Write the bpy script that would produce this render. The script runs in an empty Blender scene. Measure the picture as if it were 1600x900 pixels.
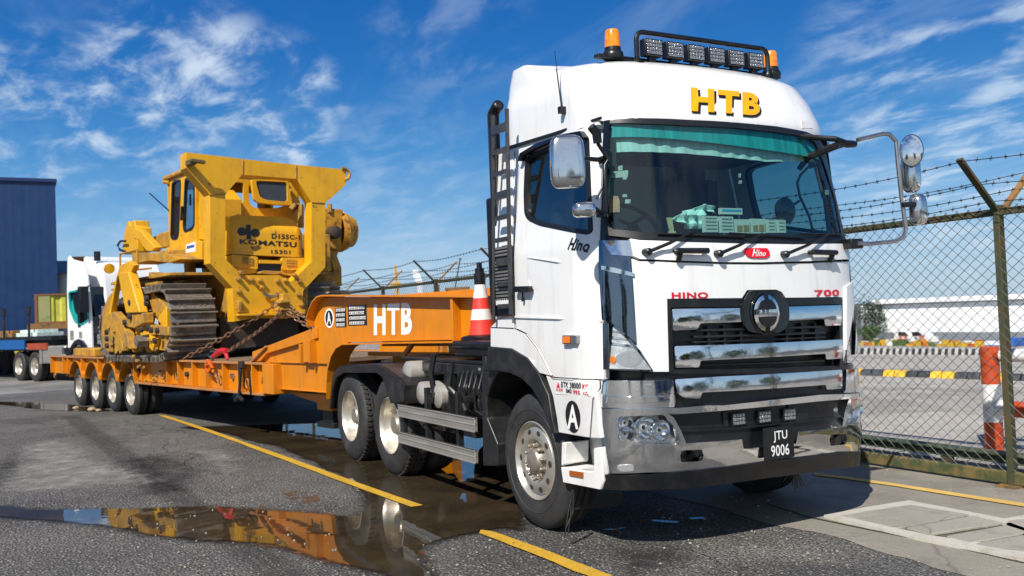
import bpy, bmesh, math, random
from mathutils import Vector, Matrix, noise
R = math.radians
PI = math.pi
scene = bpy.context.scene
COL = scene.collection
random.seed(11)

# ------------------------------------------------------------------ camera
cam_d = bpy.data.cameras.new('camera'); cam = bpy.data.objects.new('camera', cam_d); COL.objects.link(cam)
yaw, pitch, roll = 2.6422, 0.0285, -0.0408
fw = Vector((math.cos(pitch) * math.cos(yaw), math.cos(pitch) * math.sin(yaw), math.sin(pitch)))
rt = Vector((math.sin(yaw), -math.cos(yaw), 0)); up = rt.cross(fw)
r2 = rt * math.cos(roll) + up * math.sin(roll); u2 = up * math.cos(roll) - rt * math.sin(roll)
M = Matrix((r2, u2, -fw)).transposed().to_4x4(); M.translation = Vector((6.1375, -4.6726, 1.6515))
cam.matrix_world = M
cam_d.sensor_width = 36; cam_d.lens = 36 * 1428.44 / 1600; cam_d.clip_end = 5000; cam_d.clip_start = .05
cam_d.dof.use_dof = True; cam_d.dof.focus_distance = 6.9; cam_d.dof.aperture_fstop = 3.2
scene.camera = cam
# ------------------------------------------------------------------ light
SUN = Vector((.64, -.80, 1.0)).normalized()      # towards the sun
elev = math.asin(SUN.z); az = math.atan2(SUN.x, SUN.y)
scene.view_settings.view_transform = 'Standard'; scene.view_settings.look = 'None'
scene.view_settings.exposure = 0.28; scene.view_settings.gamma = 1; scene.view_settings.use_curve_mapping = False
sd = bpy.data.lights.new('sun', 'SUN'); sd.energy = 5.0; sd.angle = R(.55); sd.color = (1, .95, .87)
so = bpy.data.objects.new('sun', sd); COL.objects.link(so)
so.rotation_euler = SUN.to_track_quat('Z', 'Y').to_euler()
w = bpy.data.worlds.new('World'); scene.world = w; w.use_nodes = True
nt = w.node_tree; nt.nodes.clear(); N = nt.nodes.new; L = nt.links.new
out = N('ShaderNodeOutputWorld'); bg = N('ShaderNodeBackground'); L(bg.outputs[0], out.inputs[0])
sky = N('ShaderNodeTexSky'); sky.sky_type = 'NISHITA'; sky.sun_disc = False; sky.sun_elevation = elev; sky.sun_rotation = az
sky.air_density = 1.0; sky.dust_density = .3; sky.ozone_density = 3.0; sky.altitude = 0
bg.inputs[1].default_value = .085
hs = N('ShaderNodeHueSaturation'); hs.inputs['Saturation'].default_value = 1.28; hs.inputs['Value'].default_value = 1.0
L(sky.outputs[0], hs.inputs['Color'])
tc = N('ShaderNodeTexCoord'); sep = N('ShaderNodeSeparateXYZ'); L(tc.outputs['Generated'], sep.inputs[0])
def wm(op, a, b=None, c=None, clamp=False):
    n = N('ShaderNodeMath'); n.operation = op; n.use_clamp = clamp
    for i, v in enumerate((a, b, c)):
        if v is None: continue
        if hasattr(v, 'links') or hasattr(v, 'is_output'): L(v, n.inputs[i])
        else: n.inputs[i].default_value = v
    return n.outputs[0]
# clouds lie on a plane high above: direction divided by its height
zz = wm('MAXIMUM', sep.outputs[2], .0); zz = wm('ADD', zz, .16)
cx = wm('DIVIDE', sep.outputs[0], zz); cy = wm('DIVIDE', sep.outputs[1], zz)
cmb = N('ShaderNodeCombineXYZ'); L(cx, cmb.inputs[0]); L(cy, cmb.inputs[1])
def cloud(scale, loc, rot, sc, lo, hi, det=9, rough=.58, dist=.25):
    mp = N('ShaderNodeMapping'); mp.inputs['Location'].default_value = loc; mp.inputs['Rotation'].default_value = (0, 0, rot); mp.inputs['Scale'].default_value = sc
    L(cmb.outputs[0], mp.inputs[0])
    n = N('ShaderNodeTexNoise'); n.inputs['Scale'].default_value = scale; n.inputs['Detail'].default_value = det; n.inputs['Roughness'].default_value = rough; n.inputs['Distortion'].default_value = dist
    L(mp.outputs[0], n.inputs[0])
    m = N('ShaderNodeMapRange'); m.interpolation_type = 'SMOOTHERSTEP'; m.inputs[1].default_value = lo; m.inputs[2].default_value = hi
    L(n.outputs[0], m.inputs[0]); return m.outputs[0]
c1 = cloud(3.6, (3.7, 1.3, 0), R(-20), (1, 1.6, 1), .41, .72, 10, .60, .35)
c2 = cloud(1.6, (8.4, 5.1, 2), R(-25), (.6, 2.0, 1), .42, .78, 9, .58, .5)
c3 = cloud(1.1, (2.4, 7.1, 5), R(10), (1, 1.3, 1), .30, .55, 8, .6, .3)
# banks of cloud: where in the sky they float (direction, spread)
def bank(d, r0, r1):
    d = Vector(d).normalized(); v = N('ShaderNodeVectorMath'); v.operation = 'DOT_PRODUCT'; L(tc.outputs['Generated'], v.inputs[0]); v.inputs[1].default_value = d
    m = N('ShaderNodeMapRange'); m.interpolation_type = 'SMOOTHSTEP'; m.inputs[1].default_value = math.cos(R(r1)); m.inputs[2].default_value = math.cos(R(r0)); L(v.outputs['Value'], m.inputs[0]); return m.outputs[0]
BANKS = [((-0.959, 0.124, 0.255), 0.5, 5, 1), ((-0.950, 0.181, 0.253), 0.5, 5, 1), ((-0.941, 0.243, 0.236), 0.5, 4.5, 0.95), ((-0.928, 0.287, 0.240), 0.3, 2.5, 0.8), ((-0.975, 0.025, 0.221), 0.5, 5, 0.85), ((-0.974, 0.086, 0.209), 0.5, 5, 0.95), ((-0.964, 0.163, 0.212), 0.5, 4.5, 0.75), ((-0.945, 0.256, 0.201), 0.5, 3.6, 0.95), ((-0.982, 0.013, 0.187), 1, 6, 0.6), ((-0.563, 0.809, 0.169), 2, 10, 0.75), ((-0.601, 0.769, 0.218), 2, 7, 0.45), ((-0.515, 0.829, 0.220), 1, 7, 0.7), ((-0.983, 0.133, 0.126), 2, 9, 0.22), ((-0.923, 0.366, 0.116), 2, 9, 0.22), ((-0.861, 0.406, 0.305), 1, 6, 0.22)]
tot = None
for d, a, b, g in BANKS:
    x = wm('MULTIPLY', bank(d, a, b), g); tot = x if tot is None else wm('MAXIMUM', tot, x)
back = wm('MULTIPLY', bank((1, -.35, .22), 25, 75), c3)  # unseen pale bank behind the camera, added to whiten light on the cab front
s_ = wm('MULTIPLY', tot, c1); s_ = wm('MULTIPLY', s_, .82); s_ = wm('MAXIMUM', s_, wm('MULTIPLY', back, .6))
s_ = wm('ADD', s_, wm('MULTIPLY', c2, .14)); s_ = wm('MINIMUM', s_, .88)
# colour of the clear sky by height above the horizon, over the physical sky
rp = N('ShaderNodeValToRGB'); L(sep.outputs[2], rp.inputs[0]); e = rp.color_ramp.elements
KS = 1 / (.085 * 2 ** .3) / 10
def st(c): return tuple(v * KS for v in c) + (1,)
e[0].position = 0; e[0].color = st((.44, .62, .80)); e[1].position = 1; e[1].color = st((.004, .045, .18))
for p_, c_ in ((.05, (.38, .58, .80)), (.11, (.175, .42, .74)), (.18, (.055, .27, .64)), (.26, (.012, .165, .53)), (.36, (.003, .11, .44)), (.55, (.004, .075, .30))):
    q_ = e.new(p_); q_.color = st(c_)
rg = N('ShaderNodeVectorMath'); rg.operation = 'SCALE'; L(rp.outputs[0], rg.inputs[0]); rg.inputs['Scale'].default_value = 10
sx_ = N('ShaderNodeMix'); sx_.data_type = 'RGBA'; sx_.inputs[0].default_value = .85; L(hs.outputs[0], sx_.inputs[6]); L(rg.outputs[0], sx_.inputs[7])
mx = N('ShaderNodeMix'); mx.data_type = 'RGBA'; L(s_, mx.inputs[0]); L(sx_.outputs[2], mx.inputs[6]); mx.inputs[7].default_value = (7.2, 8.3, 9.4, 1)
L(mx.outputs[2], bg.inputs[0])

# ------------------------------------------------------------------ helpers
def V(*a): return Vector(a)
class MB:
    def __init__(s): s.bm = bmesh.new()
    def _add(s, vs, fs):
        v = [s.bm.verts.new(p) for p in vs]
        for f in fs:
            try: s.bm.faces.new([v[i] for i in f])
            except ValueError: pass
        return s
    def box(s, a, b):
        (x0, y0, z0), (x1, y1, z1) = a, b
        return s._add([(x0, y0, z0), (x1, y0, z0), (x1, y1, z0), (x0, y1, z0), (x0, y0, z1), (x1, y0, z1), (x1, y1, z1), (x0, y1, z1)],
                      [(0, 3, 2, 1), (4, 5, 6, 7), (0, 1, 5, 4), (1, 2, 6, 5), (2, 3, 7, 6), (3, 0, 4, 7)])
    def cbox(s, c, d, rot=None):
        m = (rot or Matrix.Identity(3))
        vs = []
        for z in (-1, 1):
            for x, y in ((-1, -1), (1, -1), (1, 1), (-1, 1)):
                vs.append(Vector(c) + m @ Vector((x * d[0] / 2, y * d[1] / 2, z * d[2] / 2)))
        return s._add(vs, [(0, 3, 2, 1), (4, 5, 6, 7), (0, 1, 5, 4), (1, 2, 6, 5), (2, 3, 7, 6), (3, 0, 4, 7)])
    def bar(s, p0, p1, w, h, upv=(0, 0, 1)):
        p0, p1 = Vector(p0), Vector(p1); d = (p1 - p0).normalized(); u = Vector(upv)
        if abs(d.dot(u)) > .99: u = Vector((1, 0, 0))
        sx = d.cross(u).normalized(); sy = sx.cross(d).normalized()
        vs = []
        for p in (p0, p1):
            for a, b in ((-1, -1), (1, -1), (1, 1), (-1, 1)): vs.append(p + sx * a * w / 2 + sy * b * h / 2)
        return s._add(vs, [(0, 1, 2, 3), (4, 7, 6, 5), (0, 4, 5, 1), (1, 5, 6, 2), (2, 6, 7, 3), (3, 7, 4, 0)])
    def tube(s, pts, r, seg=8, closed=False):
        pts = [Vector(p) for p in pts]; n = len(pts); rings = []
        for i, p in enumerate(pts):
            a = pts[(i - 1) % n] if (i or closed) else p; b = pts[(i + 1) % n] if (i < n - 1 or closed) else p
            d = (b - a).normalized()
            if i == 0 or True:
                u = Vector((0, 0, 1)) if abs(d.z) < .9 else Vector((1, 0, 0))
                if i and abs(prev.dot(d)) < .95: u = prev
            sx = d.cross(u).normalized(); sy = sx.cross(d).normalized(); prev = sy
            rr = r[i] if isinstance(r, (list, tuple)) else r
            rings.append([s.bm.verts.new(p + (sx * math.cos(2 * PI * k / seg) + sy * math.sin(2 * PI * k / seg)) * rr) for k in range(seg)])
        m = n if closed else n - 1
        for i in range(m):
            A, B = rings[i], rings[(i + 1) % n]
            for k in range(seg): s.bm.faces.new((A[k], A[(k + 1) % seg], B[(k + 1) % seg], B[k]))
        if not closed:
            s.bm.faces.new(list(reversed(rings[0]))); s.bm.faces.new(rings[-1])
        return s
    def lathe(s, prof, c, axis='Y', seg=32, cap=False, sx=1, sz=1):
        # prof: (offset along axis, radius)
        c = Vector(c); rings = []
        for o, r in prof:
            ring = []
            for k in range(seg):
                a = 2 * PI * k / seg; ca, sa = math.cos(a) * r * sx, math.sin(a) * r * sz
                if isinstance(axis, Matrix): p = c + axis @ Vector((ca, sa, o))
                else: p = c + (Vector((ca, o, sa)) if axis == 'Y' else Vector((o, ca, sa)) if axis == 'X' else Vector((ca, sa, o)))
                ring.append(s.bm.verts.new(p))
            rings.append(ring)
        for A, B in zip(rings, rings[1:]):
            for k in range(seg): s.bm.faces.new((A[k], A[(k + 1) % seg], B[(k + 1) % seg], B[k]))
        if cap:
            s.bm.faces.new(list(reversed(rings[0]))); s.bm.faces.new(rings[-1])
        return s
    def poly(s, loops, mapf, o0, o1, cut=None, cutaxis=0):
        # 2-D polygon (outer loop, then holes) -> plate between offsets o0 and o1, mapf(u,v,off)->xyz
        if not isinstance(loops[0][0], (tuple, list)): loops = [loops]
        b = bmesh.new(); es = []
        for lp in loops:
            v = [b.verts.new((p[0], p[1], 0)) for p in lp]
            es += [b.edges.new((v[i], v[(i + 1) % len(v)])) for i in range(len(v))]
        if len(loops) == 1 and len(loops[0]) < 5 : b.faces.new(b.verts[:])
        else: bmesh.ops.triangle_fill(b, edges=es, use_beauty=True, use_dissolve=False, normal=(0, 0, 1))
        if cut:
            for ax in ((0, 1) if cutaxis == 2 else (cutaxis,)):
                cs = [v.co[ax] for v in b.verts]; lo, hi = min(cs), max(cs)
                k = math.ceil(lo / cut) * cut
                while k < hi:
                    pl = [0, 0, 0]; pl[ax] = k; nn = [0, 0, 0]; nn[ax] = 1
                    bmesh.ops.bisect_plane(b, geom=b.verts[:] + b.edges[:] + b.faces[:], plane_co=pl, plane_no=nn, dist=1e-5); k += cut
        bmesh.ops.recalc_face_normals(b, faces=b.faces[:])
        for f in b.faces:
            if f.normal.z < 0: f.normal_flip()
        b.verts.index_update()
        nv = len(b.verts); co = [v.co.copy() for v in b.verts]
        bot = [s.bm.verts.new(mapf(c.x, c.y, o0)) for c in co]; top = [s.bm.verts.new(mapf(c.x, c.y, o1)) for c in co]
        for f in b.faces:
            ix = [v.index for v in f.verts]
            s.bm.faces.new([top[i] for i in ix])
            if abs(o1 - o0) > 1e-6: s.bm.faces.new([bot[i] for i in reversed(ix)])
        if abs(o1 - o0) > 1e-6:
            for e in b.edges:
                if len(e.link_faces) == 1:
                    i, j = e.verts[0].index, e.verts[1].index
                    s.bm.faces.new((bot[i], bot[j], top[j], top[i]))
        b.free(); return s
    def build(s, name, mat, parent=None, off=(0, 0, 0), bev=0, smooth=35, rec=True, seg=2):
        bm = s.bm; off = Vector(off)
        if rec: bmesh.ops.recalc_face_normals(bm, faces=bm.faces[:])
        if off.length:
            for v in bm.verts: v.co -= off
        me = bpy.data.meshes.new(name); bm.to_mesh(me); bm.free()
        if smooth:
            me.shade_smooth(); me.set_sharp_from_angle(angle=R(smooth))
        if isinstance(mat, (list, tuple)):
            for m in mat: me.materials.append(m)
        else: me.materials.append(mat)
        o = bpy.data.objects.new(name, me); COL.objects.link(o)
        if parent: o.parent = parent
        if bev:
            m = o.modifiers.new('bevel', 'BEVEL'); m.width = bev; m.segments = seg; m.limit_method = 'ANGLE'; m.angle_limit = R(38); m.harden_normals = False
        return o
def pXZ(u, v, o): return (u, o, v)
def pYZ(u, v, o): return (o, u, v)
def pXY(u, v, o): return (u, v, o)
def thing(name, label, cat, loc=(0, 0, 0), rz=0, group=None):
    o = bpy.data.objects.new(name, None); COL.objects.link(o); o.location = loc; o.rotation_euler = (0, 0, rz); o.empty_display_size = .2
    o['label'] = label; o['category'] = cat
    if group: o['group'] = group
    return o
def tag(o, label, cat, group=None, loc=None):
    o['label'] = label; o['category'] = cat
    if group: o['group'] = group
    return o
def struct(o): o['kind'] = 'structure'; return o
def dup(root, loc, rz=None, label=None):
    r = root.copy(); COL.objects.link(r); r.location = loc
    if rz is not None: r.rotation_euler = (0, 0, rz)
    if label: r['label'] = label
    for ch in list(root.children):
        c = ch.copy(); COL.objects.link(c); c.parent = r
        for g in ch.children:
            d = g.copy(); COL.objects.link(d); d.parent = c
    return r
_tc = {}
def text_bm(txt, bold=.02, sp=None):
    key = (txt, bold)
    cu = bpy.data.curves.new('lettering', 'FONT'); cu.body = txt; cu.size = 1; cu.offset = bold * .8; cu.space_character = (1.0 + bold * 2.2) if sp is None else sp; cu.resolution_u = 3
    o = bpy.data.objects.new('lettering', cu); COL.objects.link(o)
    bpy.context.view_layer.update()
    me = bpy.data.meshes.new_from_object(o.evaluated_get(bpy.context.evaluated_depsgraph_get()))
    bpy.data.objects.remove(o); return me
def text_into(mb, txt, box, mapf, o1, bold=.02, shear=0, quad=None, sp=None):
    """lettering as a flat sheet fitted in box=(u0,v0,u1,v1) of a mapped surface"""
    me = text_bm(txt, bold, sp); xs = [v.co.x for v in me.vertices]; ys = [v.co.y for v in me.vertices]
    x0, x1, y0, y1 = min(xs), max(xs), min(ys), max(ys); vs = []
    for v in me.vertices:
        a = (v.co.x - x0) / (x1 - x0); b = (v.co.y - y0) / (y1 - y0)
        if quad:
            p = [((1 - a) * (1 - b)) * quad[0][i] + a * (1 - b) * quad[1][i] + a * b * quad[2][i] + (1 - a) * b * quad[3][i] for i in (0, 1)]
        else: p = (box[0] + (box[2] - box[0]) * a + shear * (b - .5), box[1] + (box[3] - box[1]) * b)
        vs.append(mapf(p[0], p[1], o1))
    mb._add(vs, [tuple(p.vertices) for p in me.polygons]); bpy.data.meshes.remove(me); return mb
def arc(cx, cy, rx, ry, a0, a1, n=12): return [(cx + rx * math.cos(R(a0 + (a1 - a0) * i / n)), cy + ry * math.sin(R(a0 + (a1 - a0) * i / n))) for i in range(n + 1)]
def circ(cx, cy, rx, ry=None, n=28): return [(cx + rx * math.cos(2 * PI * i / n), cy + (ry or rx) * math.sin(2 * PI * i / n)) for i in range(n)]
def rrect(u0, v0, u1, v1, r, n=4):
    return arc(u1 - r, v0 + r, r, r, -90, 0, n) + arc(u1 - r, v1 - r, r, r, 0, 90, n) + arc(u0 + r, v1 - r, r, r, 90, 180, n) + arc(u0 + r, v0 + r, r, r, 180, 270, n)
def roundpoly(pts, r, n=4):
    out = []
    m = len(pts)
    for i in range(m):
        p = Vector(pts[i]); a = Vector(pts[i - 1]) - p; b = Vector(pts[(i + 1) % m]) - p
        d = min(r, a.length * .45, b.length * .45); A = p + a.normalized() * d; B = p + b.normalized() * d
        for k in range(n + 1):
            t = k / n; q_ = A * (1 - t) ** 2 + p * 2 * t * (1 - t) + B * t * t; out.append((q_.x, q_.y))
    return out
def jag(pts, amp, lev=4, seed=1):
    rnd = random.Random(seed); P = [Vector(p) for p in pts]
    for l in range(lev):
        Q = []
        for i, p in enumerate(P):
            b = P[(i + 1) % len(P)]; d = b - p
            Q.append(p); m = (p + b) / 2
            if d.length > .03: m += Vector((-d.y, d.x)) .normalized() * rnd.uniform(-1, 1) * amp * d.length
            Q.append(m)
        P = Q
    return [(p.x, p.y) for p in P]

def insidedist(P_, pts):
    x, y = P_; ins = False; dm = 1e9; n = len(pts)
    for i in range(n):
        (x0, y0), (x1, y1) = pts[i], pts[(i + 1) % n]
        if (y0 > y) != (y1 > y) and x < (x1 - x0) * (y - y0) / (y1 - y0) + x0: ins = not ins
        dx, dy_ = x1 - x0, y1 - y0; t = max(0, min(1, ((x - x0) * dx + (y - y0) * dy_) / (dx * dx + dy_ * dy_ + 1e-12)))
        dm = min(dm, math.hypot(x - x0 - t * dx, y - y0 - t * dy_))
    return dm if ins else -dm
# ------------------------------------------------------------------ materials
def mat(name, col, rough=.5, metal=0, coat=0, dirt=None, dcol=(.08, .06, .04), dscale=3, dlo=.5, dhi=.7, bump=0, bscale=60, var=.06, vscale=1.5, rvar=.12, spec=.5, coord='Object', ao=False, fine=0, stretch=None, film=0, rust=0, rustlo=.66, rcol=(.10, .035, .012), streak=0, scol=(.12, .07, .03)):
    m = bpy.data.materials.new(name); m.use_nodes = True; t = m.node_tree; n = t.nodes; k = t.links.new
    b = n['Principled BSDF']; b.inputs['Metallic'].default_value = metal; b.inputs['Coat Weight'].default_value = coat; b.inputs['Coat Roughness'].default_value = .06
    b.inputs['Specular IOR Level'].default_value = spec
    tcn = n.new('ShaderNodeTexCoord'); co = tcn.outputs[coord]
    if stretch:
        mp = n.new('ShaderNodeMapping'); mp.inputs['Scale'].default_value = stretch; k(co, mp.inputs[0]); co = mp.outputs[0]
    def noi(s, d=5, r=.6):
        x = n.new('ShaderNodeTexNoise'); x.inputs['Scale'].default_value = s; x.inputs['Detail'].default_value = d; x.inputs['Roughness'].default_value = r; k(co, x.inputs[0]); return x.outputs[0]
    def mr(i, a, b_, c, d):
        x = n.new('ShaderNodeMapRange'); x.inputs[1].default_value = a; x.inputs[2].default_value = b_; x.inputs[3].default_value = c; x.inputs[4].default_value = d; k(i, x.inputs[0]); return x.outputs[0]
    def mixc(f, a, b_):
        x = n.new('ShaderNodeMix'); x.data_type = 'RGBA'
        k(f, x.inputs[0])
        for i, v in ((6, a), (7, b_)):
            if isinstance(v, tuple): x.inputs[i].default_value = v + (1,)
            else: k(v, x.inputs[i])
        return x.outputs[2]
    base = mixc(mr(noi(vscale), .3, .7, 0, 1), tuple(c * (1 - var) for c in col), tuple(min(1, c * (1 + var)) for c in col))
    if fine: base = mixc(mr(noi(120, 2), .35, .65, 0, 1), base, tuple(c * (1 - fine) for c in col))
    rr = mr(noi(vscale * 4), .3, .7, max(.02, rough - rvar), min(1, rough + rvar))
    if dirt:
        f = mr(noi(dscale, 8, .7), dlo, dhi, 0, dirt); base = mixc(f, base, dcol)
        x = n.new('ShaderNodeMath'); x.operation = 'MULTIPLY_ADD'; k(f, x.inputs[0]); x.inputs[1].default_value = .4; k(rr, x.inputs[2]); x.use_clamp = True; rr = x.outputs[0]
    if rust:
        f = mr(noi(7, 9, .75), rustlo, rustlo + .04, 0, rust); base = mixc(f, base, rcol)
    if film:
        sz = n.new('ShaderNodeSeparateXYZ'); k(tcn.outputs['Object'], sz.inputs[0]); zf = mr(sz.outputs[2], .5, 1.7, film, 0); nf = mr(noi(3.5, 8, .7), .3, .62, .25, 1); mf__ = n.new('ShaderNodeMath'); mf__.operation = 'MULTIPLY'; k(zf, mf__.inputs[0]); k(nf, mf__.inputs[1]); base = mixc(mf__.outputs[0], base, (.33, .28, .21))
    if streak:
        mp = n.new('ShaderNodeMapping'); mp.inputs['Scale'].default_value = (9, 9, .7); k(tcn.outputs[coord], mp.inputs[0]); co = mp.outputs[0]
        f = mr(noi(1.5, 6, .6), .52, .74, 0, streak); base = mixc(f, base, scol)
    k(base, b.inputs['Base Color']); k(rr, b.inputs['Roughness'])
    if bump:
        bp = n.new('ShaderNodeBump'); bp.inputs['Strength'].default_value = 1; bp.inputs['Distance'].default_value = bump; k(noi(bscale, 6), bp.inputs['Height']); k(bp.outputs[0], b.inputs['Normal'])
    return m
def glass(name, tint, f0=.05, rough=.0):
    m = bpy.data.materials.new(name); m.use_nodes = True; t = m.node_tree; n = t.nodes; n.clear(); k = t.links.new
    o = n.new('ShaderNodeOutputMaterial'); mx_ = n.new('ShaderNodeMixShader'); tr = n.new('ShaderNodeBsdfTransparent'); gl = n.new('ShaderNodeBsdfGlossy'); lw = n.new('ShaderNodeLayerWeight')
    lw.inputs[0].default_value = .5
    pw = n.new('ShaderNodeMath'); pw.operation = 'POWER'; k(lw.outputs['Facing'], pw.inputs[0]); pw.inputs[1].default_value = 5
    ma = n.new('ShaderNodeMath'); ma.operation = 'MULTIPLY_ADD'; k(pw.outputs[0], ma.inputs[0]); ma.inputs[1].default_value = 1 - f0; ma.inputs[2].default_value = f0
    tr.inputs[0].default_value = tint + (1,); gl.inputs['Roughness'].default_value = rough; gl.inputs['Color'].default_value = (1, 1, 1, 1)
    k(ma.outputs[0], mx_.inputs[0]); k(tr.outputs[0], mx_.inputs[1]); k(gl.outputs[0], mx_.inputs[2]); k(mx_.outputs[0], o.inputs[0]); return m
def emis(m, col, s):
    b = m.node_tree.nodes['Principled BSDF']; b.inputs['Emission Color'].default_value = col + (1,); b.inputs['Emission Strength'].default_value = s; return m
WHITE = mat('white_paint', (.80, .80, .79), .22, coat=.6, dirt=.16, dcol=(.45, .42, .37), dscale=2.2, dlo=.5, dhi=.8, var=.015, rvar=.05, streak=.30, scol=(.42, .38, .32), film=.42)
WHITE_D = mat('white_plastic_worn', (.74, .73, .71), .4, dirt=.45, dcol=(.3, .26, .2), dscale=5, dlo=.5, dhi=.72)
CHROME = mat('chrome', (.78, .79, .80), .05, 1, dirt=.35, dcol=(.30, .28, .25), dscale=4, dlo=.52, dhi=.8, rvar=.03, bump=.0012, bscale=5)
CHROME_D = mat('dark_chrome', (.16, .19, .23), .06, 1, var=.03, rvar=.03, bump=.001, bscale=4)
BLACK = mat('black_plastic', (.007, .0075, .009), .33, dirt=.15, dcol=(.05, .05, .048), dscale=6)
BLACKM = mat('black_steel', (.011, .012, .013), .42, dirt=.35, dcol=(.07, .06, .05), dscale=5)
GLOSSB = mat('gloss_black', (.005, .005, .006), .12, coat=.5)
RUBBER = mat('tyre_rubber', (.022, .022, .023), .62, dirt=.5, dcol=(.075, .068, .058), dscale=5, dlo=.42, dhi=.75, bump=.001, bscale=90)
SEAL = mat('rubber_seal', (.01, .01, .011), .4)
RIM = mat('steel_rim', (.62, .58, .50), .38, .75, dirt=.45, dcol=(.22, .16, .10), dscale=6, dlo=.45, dhi=.75)
ALU = mat('aluminium', (.50, .48, .43), .42, .7, dirt=.5, dcol=(.18, .14, .10), dscale=5, dlo=.48, dhi=.72, stretch=(.4, 4, 4))
TANK = mat('tank_steel', (.48, .46, .42), .4, .35, dirt=.6, dcol=(.16, .13, .1), dscale=7, dlo=.42, dhi=.7)
STEEL = mat('tube_steel', (.45, .45, .46), .22, .9, dirt=.4, dcol=(.15, .13, .11), dscale=8)
ORANGE = mat('orange_paint', (.62, .205, .003), .36, coat=.15, dirt=.45, dcol=(.34, .13, .02), dscale=2.2, dlo=.45, dhi=.75, rust=.85, rustlo=.64, streak=.35, scol=(.22, .08, .02), bump=.0015, bscale=9)
ORANGE_R = mat('scuffed_orange_edge', (.50, .20, .05), .5, dirt=.7, dcol=(.22, .12, .06), dscale=6, dlo=.4, dhi=.6)
YEL = mat('machine_yellow', (.70, .36, .005), .42, dirt=.35, dcol=(.34, .16, .02), dscale=2.2, dlo=.42, dhi=.70, rust=.9, rustlo=.61, streak=.25, scol=(.20, .09, .02), bump=.002, bscale=8)
YELD = mat('dirty_yellow', (.50, .25, .015), .6, dirt=.9, dcol=(.15, .10, .05), dscale=5, dlo=.42, dhi=.66, rust=.8, rustlo=.62, bump=.004, bscale=30)
TRACK = mat('track_steel', (.25, .228, .20), .42, .5, dirt=.8, dcol=(.13, .10, .07), dscale=7, dlo=.42, dhi=.62, bump=.004, bscale=40, var=.3)
DARKIN = mat('dark_machinery', (.03, .024, .018), .7, dirt=.5, dcol=(.10, .06, .03), dscale=6)
RED = mat('red_paint', (.55, .015, .02), .3, dirt=.3, dcol=(.2, .03, .02))
REDP = mat('red_letter', (.60, .01, .03), .25)
LETY = mat('yellow_letter', (.76, .37, .005), .35)
LETW = mat('white_letter', (.82, .82, .80), .4)
LETB = mat('black_letter', (.012, .011, .012), .4)
AMBER = mat('amber_lens', (.85, .20, .01), .12, coat=.5, spec=.6)
LENS = mat('lamp_lens', (.55, .56, .56), .12, .6, bump=.003, bscale=70)
LEDS = mat('lamp_leds', (.5, .5, .5), .2, .7, bump=.004, bscale=90, fine=.5, var=.4, vscale=50)
G_WS = glass('windscreen_glass', (.56, .79, .77), .06)
G_SIDE = glass('side_glass', (.32, .44, .44), .17)
G_CLR = glass('clear_lens', (.9, .92, .93), .05)
G_DOZ = glass('cab_glass', (.40, .50, .58), .10)
INTER = mat('cab_interior', (.07, .085, .09), .6, var=.3)
SEAT = mat('seat_fabric', (.06, .065, .07), .8)
TEAL = mat('teal_shade_band', (.015, .30, .30), .7, var=.35, stretch=(1, 9, 1), vscale=3)
CURT = mat('pale_curtain', (.50, .60, .56), .8, var=.25, stretch=(1, 9, 1), vscale=3)
PAPER = mat('pale_box', (.62, .64, .58), .6, fine=.3)
CHAIN = mat('rusty_chain', (.20, .13, .09), .5, .5, dirt=.7, dcol=(.2, .07, .02), dscale=20, dlo=.4, dhi=.6)
GALV = mat('weathered_green_steel', (.045, .055, .026), .7, dirt=.8, dcol=(.11, .06, .022), dscale=4, dlo=.46, dhi=.62)
WIRE = mat('fence_wire', (.055, .06, .058), .5, .5)
RUSTY = mat('rusty_angle', (.26, .13, .04), .75, dirt=.8, dcol=(.06, .055, .03), dscale=4, dlo=.48, dhi=.62)
CONER = mat('cone_red', (.78, .045, .03), .45, dirt=.35, dcol=(.35, .05, .03))
CONEW = mat('cone_white', (.72, .70, .66), .5, dirt=.5, dcol=(.5, .2, .15), dscale=9, dlo=.55, dhi=.7)
BARR = mat('barrier_red', (.46, .055, .008), .5, dirt=.4, dcol=(.25, .05, .02))
BARW = mat('barrier_white', (.76, .76, .75), .5, dirt=.3, dcol=(.4, .38, .33))

def lerpt(t, z):
    if z <= t[0][0]: return t[0][1]
    for (a, b), (c, d) in zip(t, t[1:]):
        if z <= c: return b + (d - b) * (z - a) / (c - a)
    return t[-1][1]
HW = [(2.1, 1.24), (2.95, 1.14), (3.25, 1.13), (3.38, 1.09), (3.46, 1.02), (3.5, .88)]
def hw(z): return lerpt(HW, z)      # half width of the cab at height z
XC = [(.3, 1.27), (.5, 1.30), (.58, 1.325), (.7, 1.34), (1.0, 1.34), (1.2, 1.332), (1.5, 1.322), (2.02, 1.31), (2.15, 1.28), (2.96, 1.17), (3.05, 1.15), (3.2, 1.07), (3.38, .96), (3.46, .83), (3.5, .62)]
def frontx(y, z):   # bowed front of the cab
    u = abs(y) * 1.24 / hw(z)
    return lerpt(XC, z) - .085 * u * u - .10 * (u / 1.1) ** 8
def sidey(x, z):    # distance of the cab side from the middle
    return hw(z) - (.13 * max(0, (x - .70) / .35) ** 2 if z > 1.1 else .02 * max(0, (x - .70) / .35) ** 2)

def yardz(y): return -max(0, min(y, 130) - 9) * .05
def mF(y, z, o): return (frontx(y, z) + o, y, z)
def mD(x, z, o): return (x, -sidey(x, z) - o, z)
def mDL(x, z, o): return (x, sidey(x, z) + o, z)
def T3(th=R(11.5)): return th
TH = R(11.5); TO = Vector((-6.3, -1.36, 0)); TT = Vector((math.cos(TH), math.sin(TH), 0)); TN = Vector((-math.sin(TH), math.cos(TH), 0))
def W3(s, n, z=0): return TO + TT * s + TN * n + Vector((0, 0, z))
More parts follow.
